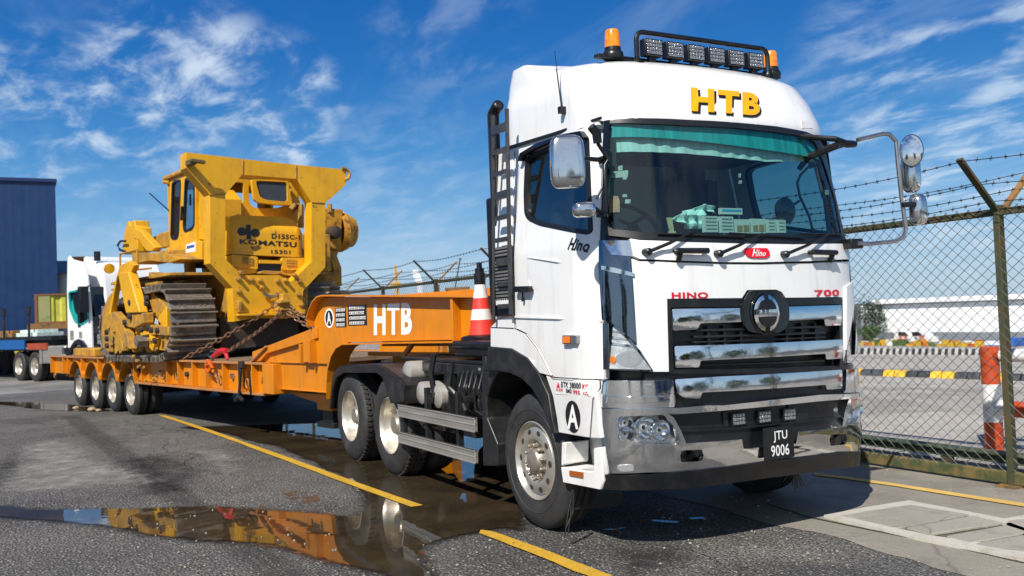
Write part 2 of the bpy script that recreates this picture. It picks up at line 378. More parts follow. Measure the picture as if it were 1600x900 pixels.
# ================================================================== TRACTOR TRUCK
truck = thing('tractor_truck', 'white tractor truck in the foreground with chrome bumper, roof light bar and plate JTU 9006', 'truck', (0, 0, 0))
P = truck
# ---- dark core behind the panels
mb = MB()
def core(z0, z1, xb, ins, ymax=1.2):
    ys = [-ymax + 2 * ymax * i / 16 for i in range(17)]
    lo = [(frontx(y, z0) - ins, y, z0) for y in ys] + [(xb, ymax, z0), (xb, -ymax, z0)]
    hi = [(frontx(y, z1) - ins, y, z1) for y in ys] + [(xb, ymax, z1), (xb, -ymax, z1)]
    n = len(lo); mb._add(lo + hi, [tuple(reversed(range(n))), tuple(range(n, 2 * n))] + [(i, (i + 1) % n, n + (i + 1) % n, n + i) for i in range(n)])
core(1.42, 2.06, -.28, .05, 1.10); core(.52, 1.42, .82, .08, 1.08)
mb.build('inner_body', BLACK, P)
# ---- side panels
door = [(0.962, 1.184), (0.97, 1.585), (0.974, 1.944), (0.968, 2.135)]
door += [(0.959, 2.697), (0.934, 2.876), (0.913, 2.956), (0.443, 2.955), (-0.202, 2.962)]
door += [(-0.102, 1.937), (-0.118, 1.639), (-0.11, 1.541), (0.06, 1.499), (0.217, 1.398), (0.325, 1.289), (0.403, 1.197), (0.43, 1.184)]
win = [(0.031, 2.414), (-0.001, 2.592), (-0.011, 2.835), (0.054, 2.879), (0.433, 2.893), (0.735, 2.897), (0.816, 2.887), (0.847, 2.854), (0.919, 2.193), (0.881, 2.179), (0.269, 2.305), (0.098, 2.362)]
winr = roundpoly(win, .05, 3)
def ring(pts, d):
    c = Vector((sum(p[0] for p in pts) / len(pts), sum(p[1] for p in pts) / len(pts))); o = []
    for i, p in enumerate(pts):
        a = Vector(pts[i - 1]); b = Vector(pts[(i + 1) % len(pts)]); t = (b - a).normalized(); nrm = Vector((t.y, -t.x))
        if nrm.dot(Vector(p) - c) < 0: nrm = -nrm
        o.append((p[0] + nrm.x * d, p[1] + nrm.y * d))
    return o
rearlow = [(-0.525, 1.552), (-0.387, 1.612), (-0.137, 1.639), (-0.133, 1.541), (0.041, 1.495), (0.196, 1.395), (0.304, 1.284), (0.385, 1.192), (0.24, 1.206), (0.075, 1.313), (-0.172, 1.381), (-0.539, 1.392)]
qp = [(-0.499, 2.977), (-0.228, 2.967)]
qp += [(-0.128, 1.938), (-0.14, 1.649), (-0.386, 1.622), (-0.464, 1.608), (-0.441, 1.955)]
lowp = [(0.315, 1.19), (0.427, 1.177), (0.951, 1.177), (0.949, 1.123), (0.982, 0.792), (0.884, 0.785), (0.465, 0.784), (0.448, 0.886), (0.405, 1.042)]
flare_o = [(-0.552, 1.389), (-0.174, 1.381), (0.074, 1.314), (0.248, 1.206), (0.383, 1.05), (0.423, 0.877), (0.464, 0.779)]
flare_i = [(0.397, 0.772), (0.36, 0.871), (0.259, 0.991), (0.143, 1.085), (-0.009, 1.155), (-0.18, 1.188), (-0.428, 1.2), (-0.633, 1.192)]
for sg, mm in ((-1, mD), (1, mDL)):
    dm = MB().poly([door, ring(winr, .004)], mm, -.045, 0, cut=.06, cutaxis=2).build('door', WHITE, P, bev=.006)
    MB().poly([ring(winr, .0), ring(winr, -.028)], mm, -.05, .006, cut=.06, cutaxis=2).build('window_seal', SEAL, dm, bev=.003)
    MB().poly(ring(winr, -.02), mm, -.018, -.018, cut=.1, cutaxis=2).build('window', G_SIDE, dm)
    MB().poly(rearlow, mm, -.045, .012, cut=.1, cutaxis=2).build('rear_corner_panel', WHITE, P, bev=.008)
    MB().poly(qp, mm, -.045, .002, cut=.1, cutaxis=1).build('quarter_panel', WHITE, P, bev=.006)
    MB().poly(lowp, mm, -.045, .004, cut=.06, cutaxis=2).build('lower_side_panel', WHITE, P, bev=.006)
    mb = MB().poly(flare_o + flare_i, mm, -.03, .03)
    n = len(flare_i); 
    for a, b in zip(flare_i, flare_i[1:]):
        vs = [mm(a[0], a[1], -.02), mm(b[0], b[1], -.02), mm(b[0], b[1], -.5), mm(a[0], a[1], -.5)]
        mb._add(vs, [(0, 1, 2, 3)])
    mb.build('fender_flare', BLACKM, P, bev=.006)
# crease above the sill and small side details
cr = [(-0.134, 1.639), (0.534, 1.616), (0.972, 1.584), (0.971, 1.571), (0.532, 1.599), (-0.126, 1.619)]
MB().poly(cr, mD, 0, .012).build('door_crease', WHITE, P, bev=.004)
cr = [(0.102, 2.077), (0.539, 2.025), (0.964, 1.959), (0.963, 1.934), (0.538, 2.008)]
MB().poly(cr, mD, 0, .010).build('door_crease', WHITE, P, bev=.004)
# weather strip over the door
g0 = [(-0.409, 2.981), (0.445, 2.953), (0.944, 2.97), (0.945, 2.99), (0.445, 2.977), (-0.408, 3.007)]
MB().poly(g0, mD, 0, .018).build('roof_gutter', SEAL, P, bev=.003)
visor = [(-0.058, 2.841), (-0.029, 2.899), (0.23, 2.932), (0.619, 2.926), (0.81, 2.91), (0.854, 2.857), (0.831, 2.845), (0.766, 2.886), (0.559, 2.904), (0.201, 2.893), (0.029, 2.871), (-0.01, 2.833)]
MB().poly(visor, mD, .006, .05).build('window_visor', GLOSSB, P, bev=.004)
# door handle
hd = [(-0.041, 1.864), (0.196, 1.856), (0.198, 1.813), (-0.039, 1.819)]
d0 = MB().poly(roundpoly(hd, .015), mD, .015, .05).build('door_handle', BLACK, P, bev=.006)
hc = [(0.105, 1.857)][0]
MB().poly(circ(hc[0], hc[1], .028, .05), mD, .001, .004).build('handle_recess', WHITE_D, d0)
kk = [(0.046, 1.784)][0]
MB().bar(mD(kk[0], kk[1] + .045, .02), mD(kk[0], kk[1] - .01, .02), .008, .012).cbox(mD(kk[0], kk[1] - .025, .02), (.022, .012, .03)).build('door_key', BLACK, d0)
# side marker lamp
sm = [(0.612, 1.487), (0.787, 1.487), (0.784, 1.429), (0.607, 1.424)]
m0 = MB().poly(roundpoly(sm, .012), mD, 0, .03).build('marker_lamp', STEEL, P, bev=.005)
sm = [(0.625, 1.478), (0.714, 1.478), (0.71, 1.432), (0.621, 1.431)]
MB().poly(sm, mD, .03, .037).build('amber_lens', AMBER, m0, bev=.004)
# weight lettering and round class badge
def word(txt, box, mapf, off, m, parent, name='lettering', bold=.02, shear=0, quad=None):
    return text_into(MB(), txt, box, mapf, off, bold, shear, quad).build(name, m, parent, smooth=0, rec=False)
pl = [(0.454, 1.157), (0.87, 1.155), (0.9, 1.071), (0.446, 1.062)]
MB().poly(pl, mD, .005, .008).build('weight_plate', WHITE_D, P)
q_ = [(0.532, 1.113), (0.783, 1.116), (0.786, 1.157), (0.536, 1.156)]
word('BTK 38000', None, mD, .0095, LETB, P, quad=q_)
q_ = [(0.796, 1.111), (0.853, 1.11), (0.855, 1.148), (0.799, 1.151)]
word('KG', None, mD, .0095, REDP, P, quad=q_)
q_ = [(0.597, 1.079), (0.673, 1.079), (0.676, 1.108), (0.599, 1.108)]
word('BMD', None, mD, .0095, LETB, P, quad=q_)
q_ = [(0.689, 1.075), (0.777, 1.076), (0.772, 1.104), (0.691, 1.106)]
word('995', None, mD, .0095, REDP, P, quad=q_)
q_ = [(0.82, 1.077), (0.885, 1.077), (0.856, 1.101), (0.807, 1.103)]
word('KG', None, mD, .0095, REDP, P, quad=q_)
q_ = [(0.459, 1.081), (0.551, 1.082), (0.554, 1.107), (0.461, 1.107)]
word('AWI', None, mD, .0095, REDP, P, quad=q_)
tri = [(0.472, 1.109), (0.516, 1.11), (0.497, 1.15)]
MB().poly(tri, mD, .008, .0095).build('triangle_mark', REDP, P)
cc = [(0.671, 0.915)][0]
bd = MB().poly(circ(cc[0], cc[1], .094, .112), mD, .004, .009).build('class_badge', LETB, P)
q_ = [(0.595, 0.821), (0.741, 0.834), (0.734, 1.003), (0.625, 0.996)]
word('A', None, mD, .0105, LETW, bd, bold=.03, quad=q_)
# script name on door
q_ = [(0.687, 2.09), (0.892, 2.057), (0.892, 2.131), (0.709, 2.17)]
word('Hino', None, mD, .004, LETB, P, 'script_lettering', bold=.035, quad=[(p[0] + (.03 if i > 1 else 0), p[1]) for i, p in enumerate(q_)])
q_ = [(0.735, 2.083), (0.887, 2.052), (0.888, 2.063), (0.735, 2.095)]
MB().poly(q_, mD, 0, .004).build('script_underline', LETB, P)
# thin dark gaps round the door and panels
def gap(pts, w_=.007):
    mb = MB()
    for a, b in zip(pts, pts[1:]):
        A, B = Vector(a), Vector(b); d = (B - A).normalized() * w_ / 2; nn = Vector((-d.y, d.x))
        mb._add([mD(*(A + nn - d), .0145), mD(*(B + nn + d), .0145), mD(*(B - nn + d), .0145), mD(*(A - nn - d), .0145)], [(0, 1, 2, 3)])
    return mb.build('panel_gap', SEAL, P, smooth=0, rec=False)
gap([(-0.099, 1.937), (-0.115, 1.639), (-0.113, 1.541), (0.051, 1.501), (0.208, 1.396), (0.316, 1.286), (0.394, 1.194), (0.424, 1.179), (0.686, 1.183), (0.958, 1.182)])
gap([(-0.511, 1.55), (-0.126, 1.54)]); gap([(0.947, 1.174), (0.946, 1.123), (0.932, 1.056), (0.88, 0.785)])
gap([(-0.191, 2.955), (-0.1, 2.821)] + [(-0.099, 2.014), (-0.099, 1.937)])
# ---- step under the door
stp = [(0.472, 0.538), (0.845, 0.554), (0.896, 0.568), (0.902, 0.72), (0.984, 0.732), (0.995, 0.513), (0.959, 0.445), (0.491, 0.431)]
s0 = MB().poly(stp, mD, -.28, .004).build('step', WHITE_D, P, bev=.008)
up_ = [(0.495, 0.716), (0.549, 0.72), (0.529, 0.566), (0.473, 0.545)]
MB().poly(up_, mD, -.2, 0).build('step_bracket', WHITE_D, s0, bev=.006)

tr_ = [(0.473, 0.548), (0.891, 0.57)]
x0, z0 = tr_[0]; x1, z1 = tr_[1]
MB().box((x0 + .01, -1.225, z0 - .03), (x1 - .02, -.98, z0 - .012)).build('step_tread', ALU, s0, bev=.003)
MB().box((x0 + .02, -1.0, z0 - .03), (x1, -.97, z0 + .22)).build('step_back', WHITE_D, s0)
am = [(0.601, 0.53), (0.773, 0.539), (0.77, 0.503), (0.598, 0.494)]
MB().poly(am, mD, .004, .012).build('amber_reflector', mat('dull_amber', (.35, .09, .01), .3), s0)
# ---- front panels
fp = [(-1.033, 1.989), (-0.993, 1.97), (-0.761, 1.955), (-0.383, 1.938), (-0.049, 1.932), (0.475, 1.936), (1.036, 1.952), (1.27, 1.83), (1.008, 1.532), (0.793, 1.198), (0.773, 1.199), (0.839, 1.666), (0.8, 1.68), (0.191, 1.687), (0.156, 1.731), (0.104, 1.749), (-0.171, 1.752), (-0.225, 1.693), (-0.806, 1.702), (-0.821, 1.689), (-0.839, 1.224), (-0.953, 1.23), (-1.036, 1.391), (-1.038, 1.584)]
MB().poly(fp, mF, -.03, 0, cut=.06).build('front_panel', WHITE, P, bev=.006)
cowl = [(-1.027, 2.125), (-0.972, 2.111), (-0.612, 2.09), (-0.179, 2.078), (0.316, 2.074), (0.986, 2.088), (1.27, 2.1), (1.045, 1.97), (0.476, 1.951), (-0.041, 1.945), (-0.376, 1.95), (-0.761, 1.968), (-0.993, 1.984), (-1.028, 2.005)]
MB().poly(cowl, mF, -.03, .012, cut=.06).build('cowl_panel', WHITE, P, bev=.008)
# raised side ribs of the front panel
rb = [(0.889, 1.756), (1.27, 1.845), (1.27, 1.823), (0.995, 1.558), (0.817, 1.28)]
MB().poly(rb, mF, 0, .02, cut=.05).build('panel_rib', WHITE, P, bev=.008)
# corner deflectors (chrome)
cd = [(-1.173, 2.129), (-1.032, 2.117), (-1.037, 1.864), (-1.036, 1.412), (-1.11, 1.506), (-1.15, 1.55), (-1.188, 1.587), (-1.189, 1.942)]
for sg in (-1, 1):
    ff = (lambda y, z, o, s=sg: mF(-y * s if s > 0 else y, z, o))
    MB().poly(cd, ff, -.02, .006, cut=.03).build('corner_deflector', CHROME_D, P, bev=.006)
cs = [(-1.189, 1.926), (-1.148, 1.904), (-1.03, 1.864), (-1.03, 1.89), (-1.135, 1.937), (-1.189, 1.955)]
MB().poly(cs, mF, .006, .014, cut=.03).build('deflector_trim', CHROME, P, bev=.003)
ct = [(-1.168, 2.124), (-1.035, 2.113), (-1.033, 2.003), (-1.14, 2.024)]
MB().poly(ct, mF, .006, .009, cut=.03).build('deflector_trim', CHROME, P)
# corner indicator lamp
ci = [(-1.179, 1.565), (-1.15, 1.55), (-1.099, 1.481), (-1.031, 1.372), (-0.959, 1.239), (-1.189, 1.256)]
for sg in (-1, 1):
    ff = (lambda y, z, o, s=sg: mF(-y if s > 0 else y, z, o))
    c0 = MB().poly(ci, ff, -.03, .004, cut=.03).build('corner_lamp', mat('lamp_bowl', (.72, .73, .73), .2, .35, var=.5, vscale=14, bump=.004, bscale=30), P)
    MB().poly([ring(ci, .006), ring(ci, -.008)], ff, -.02, .016, cut=.03).build('lamp_frame', CHROME_D, c0, bev=.002)
    for k in range(3):
        y0 = 565 + k * 26
    st = [(-1.174, 1.525), (-1.121, 1.506), (-1.11, 1.492), (-1.174, 1.509)]
    st2 = [(-1.175, 1.482), (-1.093, 1.461), (-1.082, 1.445), (-1.175, 1.463)]
    st3 = [(-1.176, 1.439), (-1.065, 1.413), (-1.056, 1.397), (-1.176, 1.421)]
    for s4 in (st, st2, st3): MB().poly(s4, ff, .004, .012, cut=.03).build('lamp_stripe', CHROME, c0)
    ab = [(-1.163, 1.318), (-1.073, 1.321)]
    MB().poly(circ(ab[0][0], ab[0][1], .012, .024), ff, .006, .016).build('amber_bulb', AMBER, c0)
    MB().poly(circ(ab[1][0] - .005, ab[1][1], .07, .055), ff, .003, .007, cut=.03).build('reflector_bowl', LENS, c0)
    MB().poly(ring(ci, -.004), ff, .02, .02, cut=.03).build('clear_cover', G_CLR, c0)
# ---- grille
gb = [(-0.821, 1.706), (-0.225, 1.693), (0.827, 1.669), (0.765, 1.117), (-0.84, 1.216)]
g = MB().poly(gb, mF, -.09, -.075, cut=.06).build('grille', BLACK, P)
gf = [(-0.826, 1.712), (-0.225, 1.698), (0.839, 1.676), (0.77, 1.11), (-0.846, 1.211)]
gfi = [(-0.803, 1.652), (-0.224, 1.637), (0.786, 1.626), (0.735, 1.157), (-0.813, 1.238)]
MB().poly([gf, gfi], mF, -.06, .006, cut=.06).build('grille_frame', BLACK, g, bev=.004)
def bulge(b, a=.005):
    zs = [p[1] for p in b]; zc = (min(zs) + max(zs)) / 2; hh = (max(zs) - min(zs)) / 2
    return lambda y, z, o: (frontx(y, z) + o + a * (1 - ((z - zc) / hh) ** 2) , y, z)
b1_ = [(-0.802, 1.642), (-0.224, 1.628), (-0.249, 1.533), (-0.598, 1.537), (-0.62, 1.497), (-0.807, 1.496)]
b2_ = [(0.182, 1.624), (0.801, 1.618), (0.781, 1.467), (0.584, 1.469), (0.566, 1.523), (0.186, 1.523)]
b3_ = [(-0.804, 1.393), (-0.097, 1.376), (0.78, 1.361), (0.761, 1.219), (0.561, 1.224), (0.556, 1.267), (-0.106, 1.277), (-0.616, 1.287), (-0.629, 1.242), (-0.808, 1.249)]
for b_ in (b1_, b2_, b3_): MB().poly(roundpoly(b_, .012, 2), bulge(b_), -.03, .014, cut=.03, cutaxis=2).build('grille_bar', CHROME, g, bev=.006)
sl = [[(-0.615, 1.497), (0.571, 1.473), (0.571, 1.455), (-0.616, 1.48)], [(-0.628, 1.454), (0.621, 1.427), (0.613, 1.41), (-0.628, 1.437)], [(-0.629, 1.417), (0.612, 1.39), (0.612, 1.38), (-0.629, 1.405)], [(-0.612, 1.26), (0.574, 1.221), (0.574, 1.206), (-0.619, 1.247)], [(-0.809, 1.229), (0.752, 1.166), (0.752, 1.152), (-0.809, 1.215)]]
for s_l in sl: MB().poly(s_l, mF, -.06, -.01, cut=.06).build('grille_slat', BLACKM, g, bev=.004)
vb = MB()
vts = [(-0.507, 1.515), (-0.374, 1.514), (-0.234, 1.513), (0.196, 1.504), (0.361, 1.501), (0.51, 1.498)]
for (y, z) in vts: vb.poly([(y - .008, z - .14), (y + .008, z - .14), (y + .008, z), (y - .008, z)], mF, -.07, -.02)
vb.build('grille_rib', BLACKM, g)
# emblem
ec = [(-0.046, 1.586)][0]
eh = [(-0.169, 1.746), (0.091, 1.743), (0.134, 1.689), (0.195, 1.633), (0.193, 1.547), (0.154, 1.475), (0.099, 1.447), (-0.025, 1.437), (-0.157, 1.453), (-0.202, 1.467), (-0.251, 1.522), (-0.262, 1.6), (-0.248, 1.658), (-0.207, 1.699)]
e0 = MB().poly(roundpoly(eh, .02), mF, -.05, .024, cut=.08).build('emblem_housing', GLOSSB, P, bev=.008, seg=3)
RX, RZ = .137, .150
def em(u, v, o): return (frontx(ec[0], ec[1]) + o - .022 + .018 * (1 - u * u - v * v) * (o > .05), ec[0] + u * RX, ec[1] + v * RZ)
MB().poly([circ(0, 0, 1.0, n=48), circ(0, 0, .90, n=48)], em, .035, .052).build('emblem_ring', GLOSSB, e0, bev=.004)
# stylised H in a ring: two side crescents joined by a curved cross bar
def lens(s):
    top = [(.62 * math.cos(R(a)), s * (.16 + .50 * math.sin(R(a)))) for a in range(0, 181, 9)]
    return top if s > 0 else top[::-1]
oc = circ(0, 0, .86, n=48)
MB().poly(oc, em, .03, .062, cut=.2, cutaxis=2).build('emblem_badge', CHROME, e0)
for s_n in (1, -1): MB().poly(lens(s_n), em, .0625, .066, cut=.2, cutaxis=2).build('badge_field', BLACK, e0)
MB().poly([(-.13, .6), (.10, .62), (.13, .95), (-.16, .95)], em, .05, .068).poly([(-.13, -.6), (.10, -.62), (.13, -.95), (-.16, -.95)], em, .05, .068).build('badge_gap', GLOSSB, e0)
q_ = [(-0.795, 1.711), (-0.511, 1.704), (-0.51, 1.747), (-0.794, 1.754)]
word('HINO', None, mF, .004, REDP, P, bold=.045, quad=q_)
q_ = [(0.508, 1.688), (0.795, 1.686), (0.804, 1.738), (0.495, 1.738)]
word('700', None, mF, .004, REDP, P, bold=.045, quad=q_)
rbdg = [(-0.181, 2.046), (0.027, 2.046), (0.044, 2.02), (0.044, 1.99), (0.011, 1.974), (-0.122, 1.975), (-0.169, 1.991), (-0.188, 2.021)]
r0 = MB().poly(roundpoly(rbdg, .01), mF, .012, .02, cut=.1).build('red_badge', mat('red_enamel', (.72, .008, .012), .25), P, bev=.003)
q_ = [(-0.124, 1.986), (-0.003, 1.988), (0.014, 2.024), (-0.101, 2.042)]
word('Hino', None, mF, .0215, LETW, r0, bold=.03, quad=q_)
# ---- bumper
bl = [(-1.207, 0.988), (-0.819, 0.978)]
bumper_o = [(-1.208, 0.987), (-1.116, 0.99), (-0.819, 0.981), (-0.606, 0.979)] + [(-0.488, 0.97), (-0.065, 0.97), (0.436, 0.968), (1.27, 0.914), (1.27, 0.862), (1.27, 0.776), (1.27, 0.643), (1.27, 0.453)] + [(0.726, 0.525), (-0.067, 0.554), (-0.725, 0.556)] + [(-1.021, 0.568), (-1.19, 0.559), (-1.203, 0.689), (-1.211, 0.889)]
hole = [(-0.908, 0.952), (-0.749, 0.947)] + [(-0.908, 0.948), (-0.463, 0.939), (-0.031, 0.935), (0.428, 0.929), (0.829, 0.92), (0.773, 0.84), (0.699, 0.716), (0.208, 0.731), (0.186, 0.649), (-0.305, 0.664), (-0.317, 0.731), (-0.764, 0.745), (-0.802, 0.833), (-0.845, 0.901), (-0.894, 0.926)]
hl_hole = [(-1.148, 0.943), (-0.914, 0.945), (-0.856, 0.891), (-0.811, 0.822), (-0.783, 0.754), (-0.842, 0.742), (-1.04, 0.763), (-1.12, 0.787), (-1.151, 0.837)]
slotL = [(-0.804, 0.699), (-0.647, 0.694), (-0.638, 0.62), (-0.804, 0.622)]
slotR = [(0.557, 0.668), (0.743, 0.66), (0.751, 0.585), (0.564, 0.59)]
hr_hole = [(0.869, 0.906), (1.27, 0.868), (1.27, 0.672), (0.731, 0.725), (0.786, 0.814)]
hole = [(-0.885, 0.949), (-0.749, 0.947)] + [(-0.908, 0.943), (-0.463, 0.939), (-0.031, 0.935), (0.428, 0.929), (0.802, 0.915), (0.741, 0.831), (0.696, 0.716), (0.208, 0.731), (0.186, 0.649), (-0.305, 0.664), (-0.317, 0.731), (-0.764, 0.745), (-0.797, 0.832), (-0.845, 0.923)]
hl_hole = [(-1.148, 0.943), (-0.914, 0.945), (-0.891, 0.92), (-0.84, 0.857), (-0.795, 0.748), (-0.842, 0.742), (-1.04, 0.763), (-1.12, 0.787), (-1.151, 0.837)]
bp_ = MB().poly([bumper_o, hole, roundpoly(hl_hole, .02, 3), roundpoly(slotL, .015, 2), roundpoly(slotR, .015, 2), hr_hole], mF, -.05, .02, cut=.035).build('bumper', CHROME, P, bev=.008)
lip = [(-1.207, 0.995), (-1.116, 0.997), (-0.819, 0.986), (-0.606, 0.987)] + [(-0.488, 0.977), (-0.058, 0.981), (0.436, 0.978), (1.27, 0.925), (1.27, 0.898), (0.428, 0.953), (-0.066, 0.954), (-0.489, 0.952)] + [(-0.607, 0.949), (-0.82, 0.949), (-1.117, 0.959), (-1.206, 0.96)]
MB().poly(lip, mF, .0, .045, cut=.035).build('bumper_lip', CHROME, bp_, bev=.012, seg=3)
ctr = [(-0.925, 0.972), (-0.748, 0.96)] + [(-0.908, 0.959), (-0.031, 0.941), (0.883, 0.927), (0.781, 0.705), (0.207, 0.706), (0.193, 0.625), (-0.305, 0.644), (-0.342, 0.704), (-0.765, 0.726), (-0.872, 0.86)]
MB().poly(ctr, mF, -.05, -.03, cut=.06).build('bumper_insert', BLACK, bp_)
MB().poly([(-0.777, 0.83), (-0.306, 0.812), (0.708, 0.795), (0.708, 0.783), (-0.307, 0.799), (-0.772, 0.817)], mF, -.03, -.01, cut=.06).build('insert_ledge', BLACK, bp_, bev=.004)
MB().poly([(0.157, 0.952), (0.363, 0.948), (0.354, 0.794), (0.164, 0.797)], mF, -.03, -.016, cut=.06).build('insert_panel', BLACKM, bp_, bev=.004); MB().poly([(-0.437, 0.923), (-0.4, 0.925), (-0.393, 0.82), (-0.429, 0.818)], mF, -.03, -.016).build('insert_panel', BLACKM, bp_, bev=.004)
skirt = [(-1.216, 0.55), (-1.12, 0.553), (-0.751, 0.56)] + [(-0.725, 0.556), (-0.067, 0.554), (0.681, 0.529), (1.27, 0.456), (1.27, 0.37), (1.27, 0.346), (0.683, 0.409), (-0.048, 0.432), (-0.719, 0.437)] + [(-0.936, 0.449), (-1.116, 0.447), (-1.217, 0.445)]
MB().poly(skirt, mF, -.25, .03, cut=.05).build('bumper_skirt', BLACK, P, bev=.012, seg=3)
# recessed headlamp clusters
def cluster(ctrs, outline, s, ff, bowl_r):
    h = MB().poly(outline, ff, -.07, -.06, cut=.05).build('headlight', mat('headlamp_back', (.45, .45, .45), .3, .5, var=.4, vscale=20), P)
    for (y, z), r in zip(ctrs, bowl_r):
        c = Vector(ff(y, z, -.03)); e = .01
        nrm = (Vector(ff(y + e, z, 0)) - Vector(ff(y - e, z, 0))).cross(Vector((0, 0, 1))).normalized()
        if nrm.x < 0: nrm = -nrm
        nrm = (nrm * .4 + Vector((1, 0, 0)) * .6).normalized()
        rot = nrm.to_track_quat('Z', 'Y').to_matrix()
        MB().lathe([(-.012, r * .40), (.004, r * .80), (.022, r * .93), (.03, r), (.026, r * 1.06), (-.03, r * 1.06)], c, rot, 28).build('lamp_ring', CHROME, h)
        MB().lathe([(.004, 0.001), (.0, r * .3), (-.01, r * .5)], c, rot, 24).build('lamp_lens', LENS, h)
        MB().lathe([(.012, 0.001), (.009, r * .14), (.0, r * .2)], c, rot, 20).build('lamp_projector', GLOSSB, h)
    return h
oh = [(-1.157, 0.963), (-0.89, 0.962), (-0.772, 0.726), (-1.133, 0.758), (-1.16, 0.823)]
chl = [(-1.11, 0.897), (-1.112, 0.822), (-1.011, 0.863), (-0.916, 0.84)]
h0 = cluster(chl, oh, -1, mF, (.052, .050, .072, .066))
MB().poly(roundpoly(hl_hole, .02, 3), mF, .011, .011, cut=.04).build('clear_cover', G_CLR, h0)
orr = [(0.81, 0.928), (1.27, 0.88), (1.27, 0.643), (0.712, 0.712)]
chr_ = [(0.801, 0.794), (0.886, 0.816), (1.023, 0.824)]
h1 = cluster(chr_, orr, 1, mF, (.06, .085, .06))
MB().poly(hr_hole, mF, .011, .011, cut=.04).build('clear_cover', G_CLR, h1)
# tow slots, fog lamp, work lamps
for sl_ in (slotL, slotR):
    f0 = MB().poly([roundpoly(sl_, .012, 2), ring(roundpoly(sl_, .012, 2), -.03)], mF, -.04, .026).build('fog_lamp', BLACK, bp_, bev=.004)
for sl_ in ([(-0.796, 0.688), (-0.669, 0.683), (-0.663, 0.629), (-0.797, 0.635)], [(0.573, 0.654), (0.724, 0.647), (0.73, 0.597), (0.58, 0.6)]): MB().poly(sl_, mF, -.05, -.02).build('lamp_glass', mat('warm_lamp_glass', (.42, .40, .34), .25, .3), bp_, bev=.004)
ol = [(-1.167, 0.616), (-1.159, 0.624), (-1.101, 0.626), (-1.09, 0.601), (-1.096, 0.574), (-1.154, 0.571), (-1.166, 0.586)]
o0 = MB().poly(ol, mF, .015, .03).build('oval_lamp', LENS, bp_, bev=.005)
for bx in ([(-0.379, 0.91), (-0.242, 0.902), (-0.245, 0.823), (-0.379, 0.827)], [(-0.149, 0.909), (-0.005, 0.899), (-0.016, 0.817), (-0.149, 0.82)], [(0.095, 0.901), (0.232, 0.895), (0.225, 0.815), (0.089, 0.819)]):
    cx_ = sum(p[0] for p in bx) / 4; cz_ = sum(p[1] for p in bx) / 4; fx_ = frontx(cx_, cz_) - .02
    wl = MB().box((fx_ - .03, cx_ - .062, cz_ - .046), (fx_ + .012, cx_ + .062, cz_ + .046)).build('work_lamp', BLACK, bp_, bev=.004)
    mb = MB()
    for i in range(4):
        for j in range(3):
            yy = cx_ - .0405 + .027 * i; z_ = cz_ - .026 + .026 * j
            mb.box((fx_ + .012, yy - .0115, z_ - .0105), (fx_ + .018, yy + .0115, z_ + .0105))
    mb.build('led_cells', LEDS, wl, bev=.002)
# number plate
npq = [(-0.217, 0.79), (0.126, 0.774), (0.129, 0.571), (-0.226, 0.583)]
fx_ = frontx(0, .65) + .035
def mP(y, z, o): return (fx_ + o, y, z)
ny0, nz0, ny1, nz1 = -.145, .565, .135, .79
np_ = MB().poly(rrect(ny0, nz0, ny1, nz1, .012), mP, 0, .012).build('number_plate', BLACK, P, bev=.002)
text_into(MB(), 'JTU', (-.058, .683, .073, .762), mP, .0135, .012).build('plate_lettering', LETW, np_, smooth=0, rec=False)
text_into(MB(), '9006', (-.085, .588, .085, .666), mP, .0135, .012).build('plate_lettering', LETW, np_, smooth=0, rec=False)
# upper corner chrome + lower intake bar
uc = [(-1.188, 1.182), (-0.832, 1.169), (-0.823, 1.14), (-0.818, 1.014), (-0.83, 0.988), (-1.205, 0.998), (-1.202, 1.062)]
MB().poly(uc, mF, -.05, .01, cut=.035).build('bumper_corner', CHROME, P, bev=.008)
MB().poly([(-1.2, 1.076), (-0.893, 1.067), (-0.865, 1.034), (-0.882, 1.027), (-1.205, 1.033)], mF, .01, .03, cut=.035).build('corner_ledge', CHROME, P, bev=.006)
ucr = [(0.812, 1.132), (1.27, 1.107), (1.27, 0.977), (1.27, 0.922), (0.747, 0.964), (0.779, 0.986)]
MB().poly(ucr, mF, -.05, .01, cut=.035).build('bumper_corner', CHROME, P, bev=.008)
ib = [(-0.819, 1.173), (-0.47, 1.17), (0.113, 1.154), (0.734, 1.138), (0.719, 0.997), (0.534, 1.006), (0.524, 1.042), (-0.056, 1.057), (-0.626, 1.073), (-0.643, 1.033), (-0.765, 1.047), (-0.809, 1.081)]
MB().poly(roundpoly(ib, .012, 2), bulge(ib), -.03, .018, cut=.03, cutaxis=2).build('intake_bar', CHROME, P, bev=.007)
ibk = [(-0.978, 1.223), (1.27, 1.148), (1.27, 0.909), (-0.488, 0.961), (-0.989, 0.985)]
MB().poly(ibk, mF, -.07, -.04, cut=.06).build('intake_panel', BLACK, P)
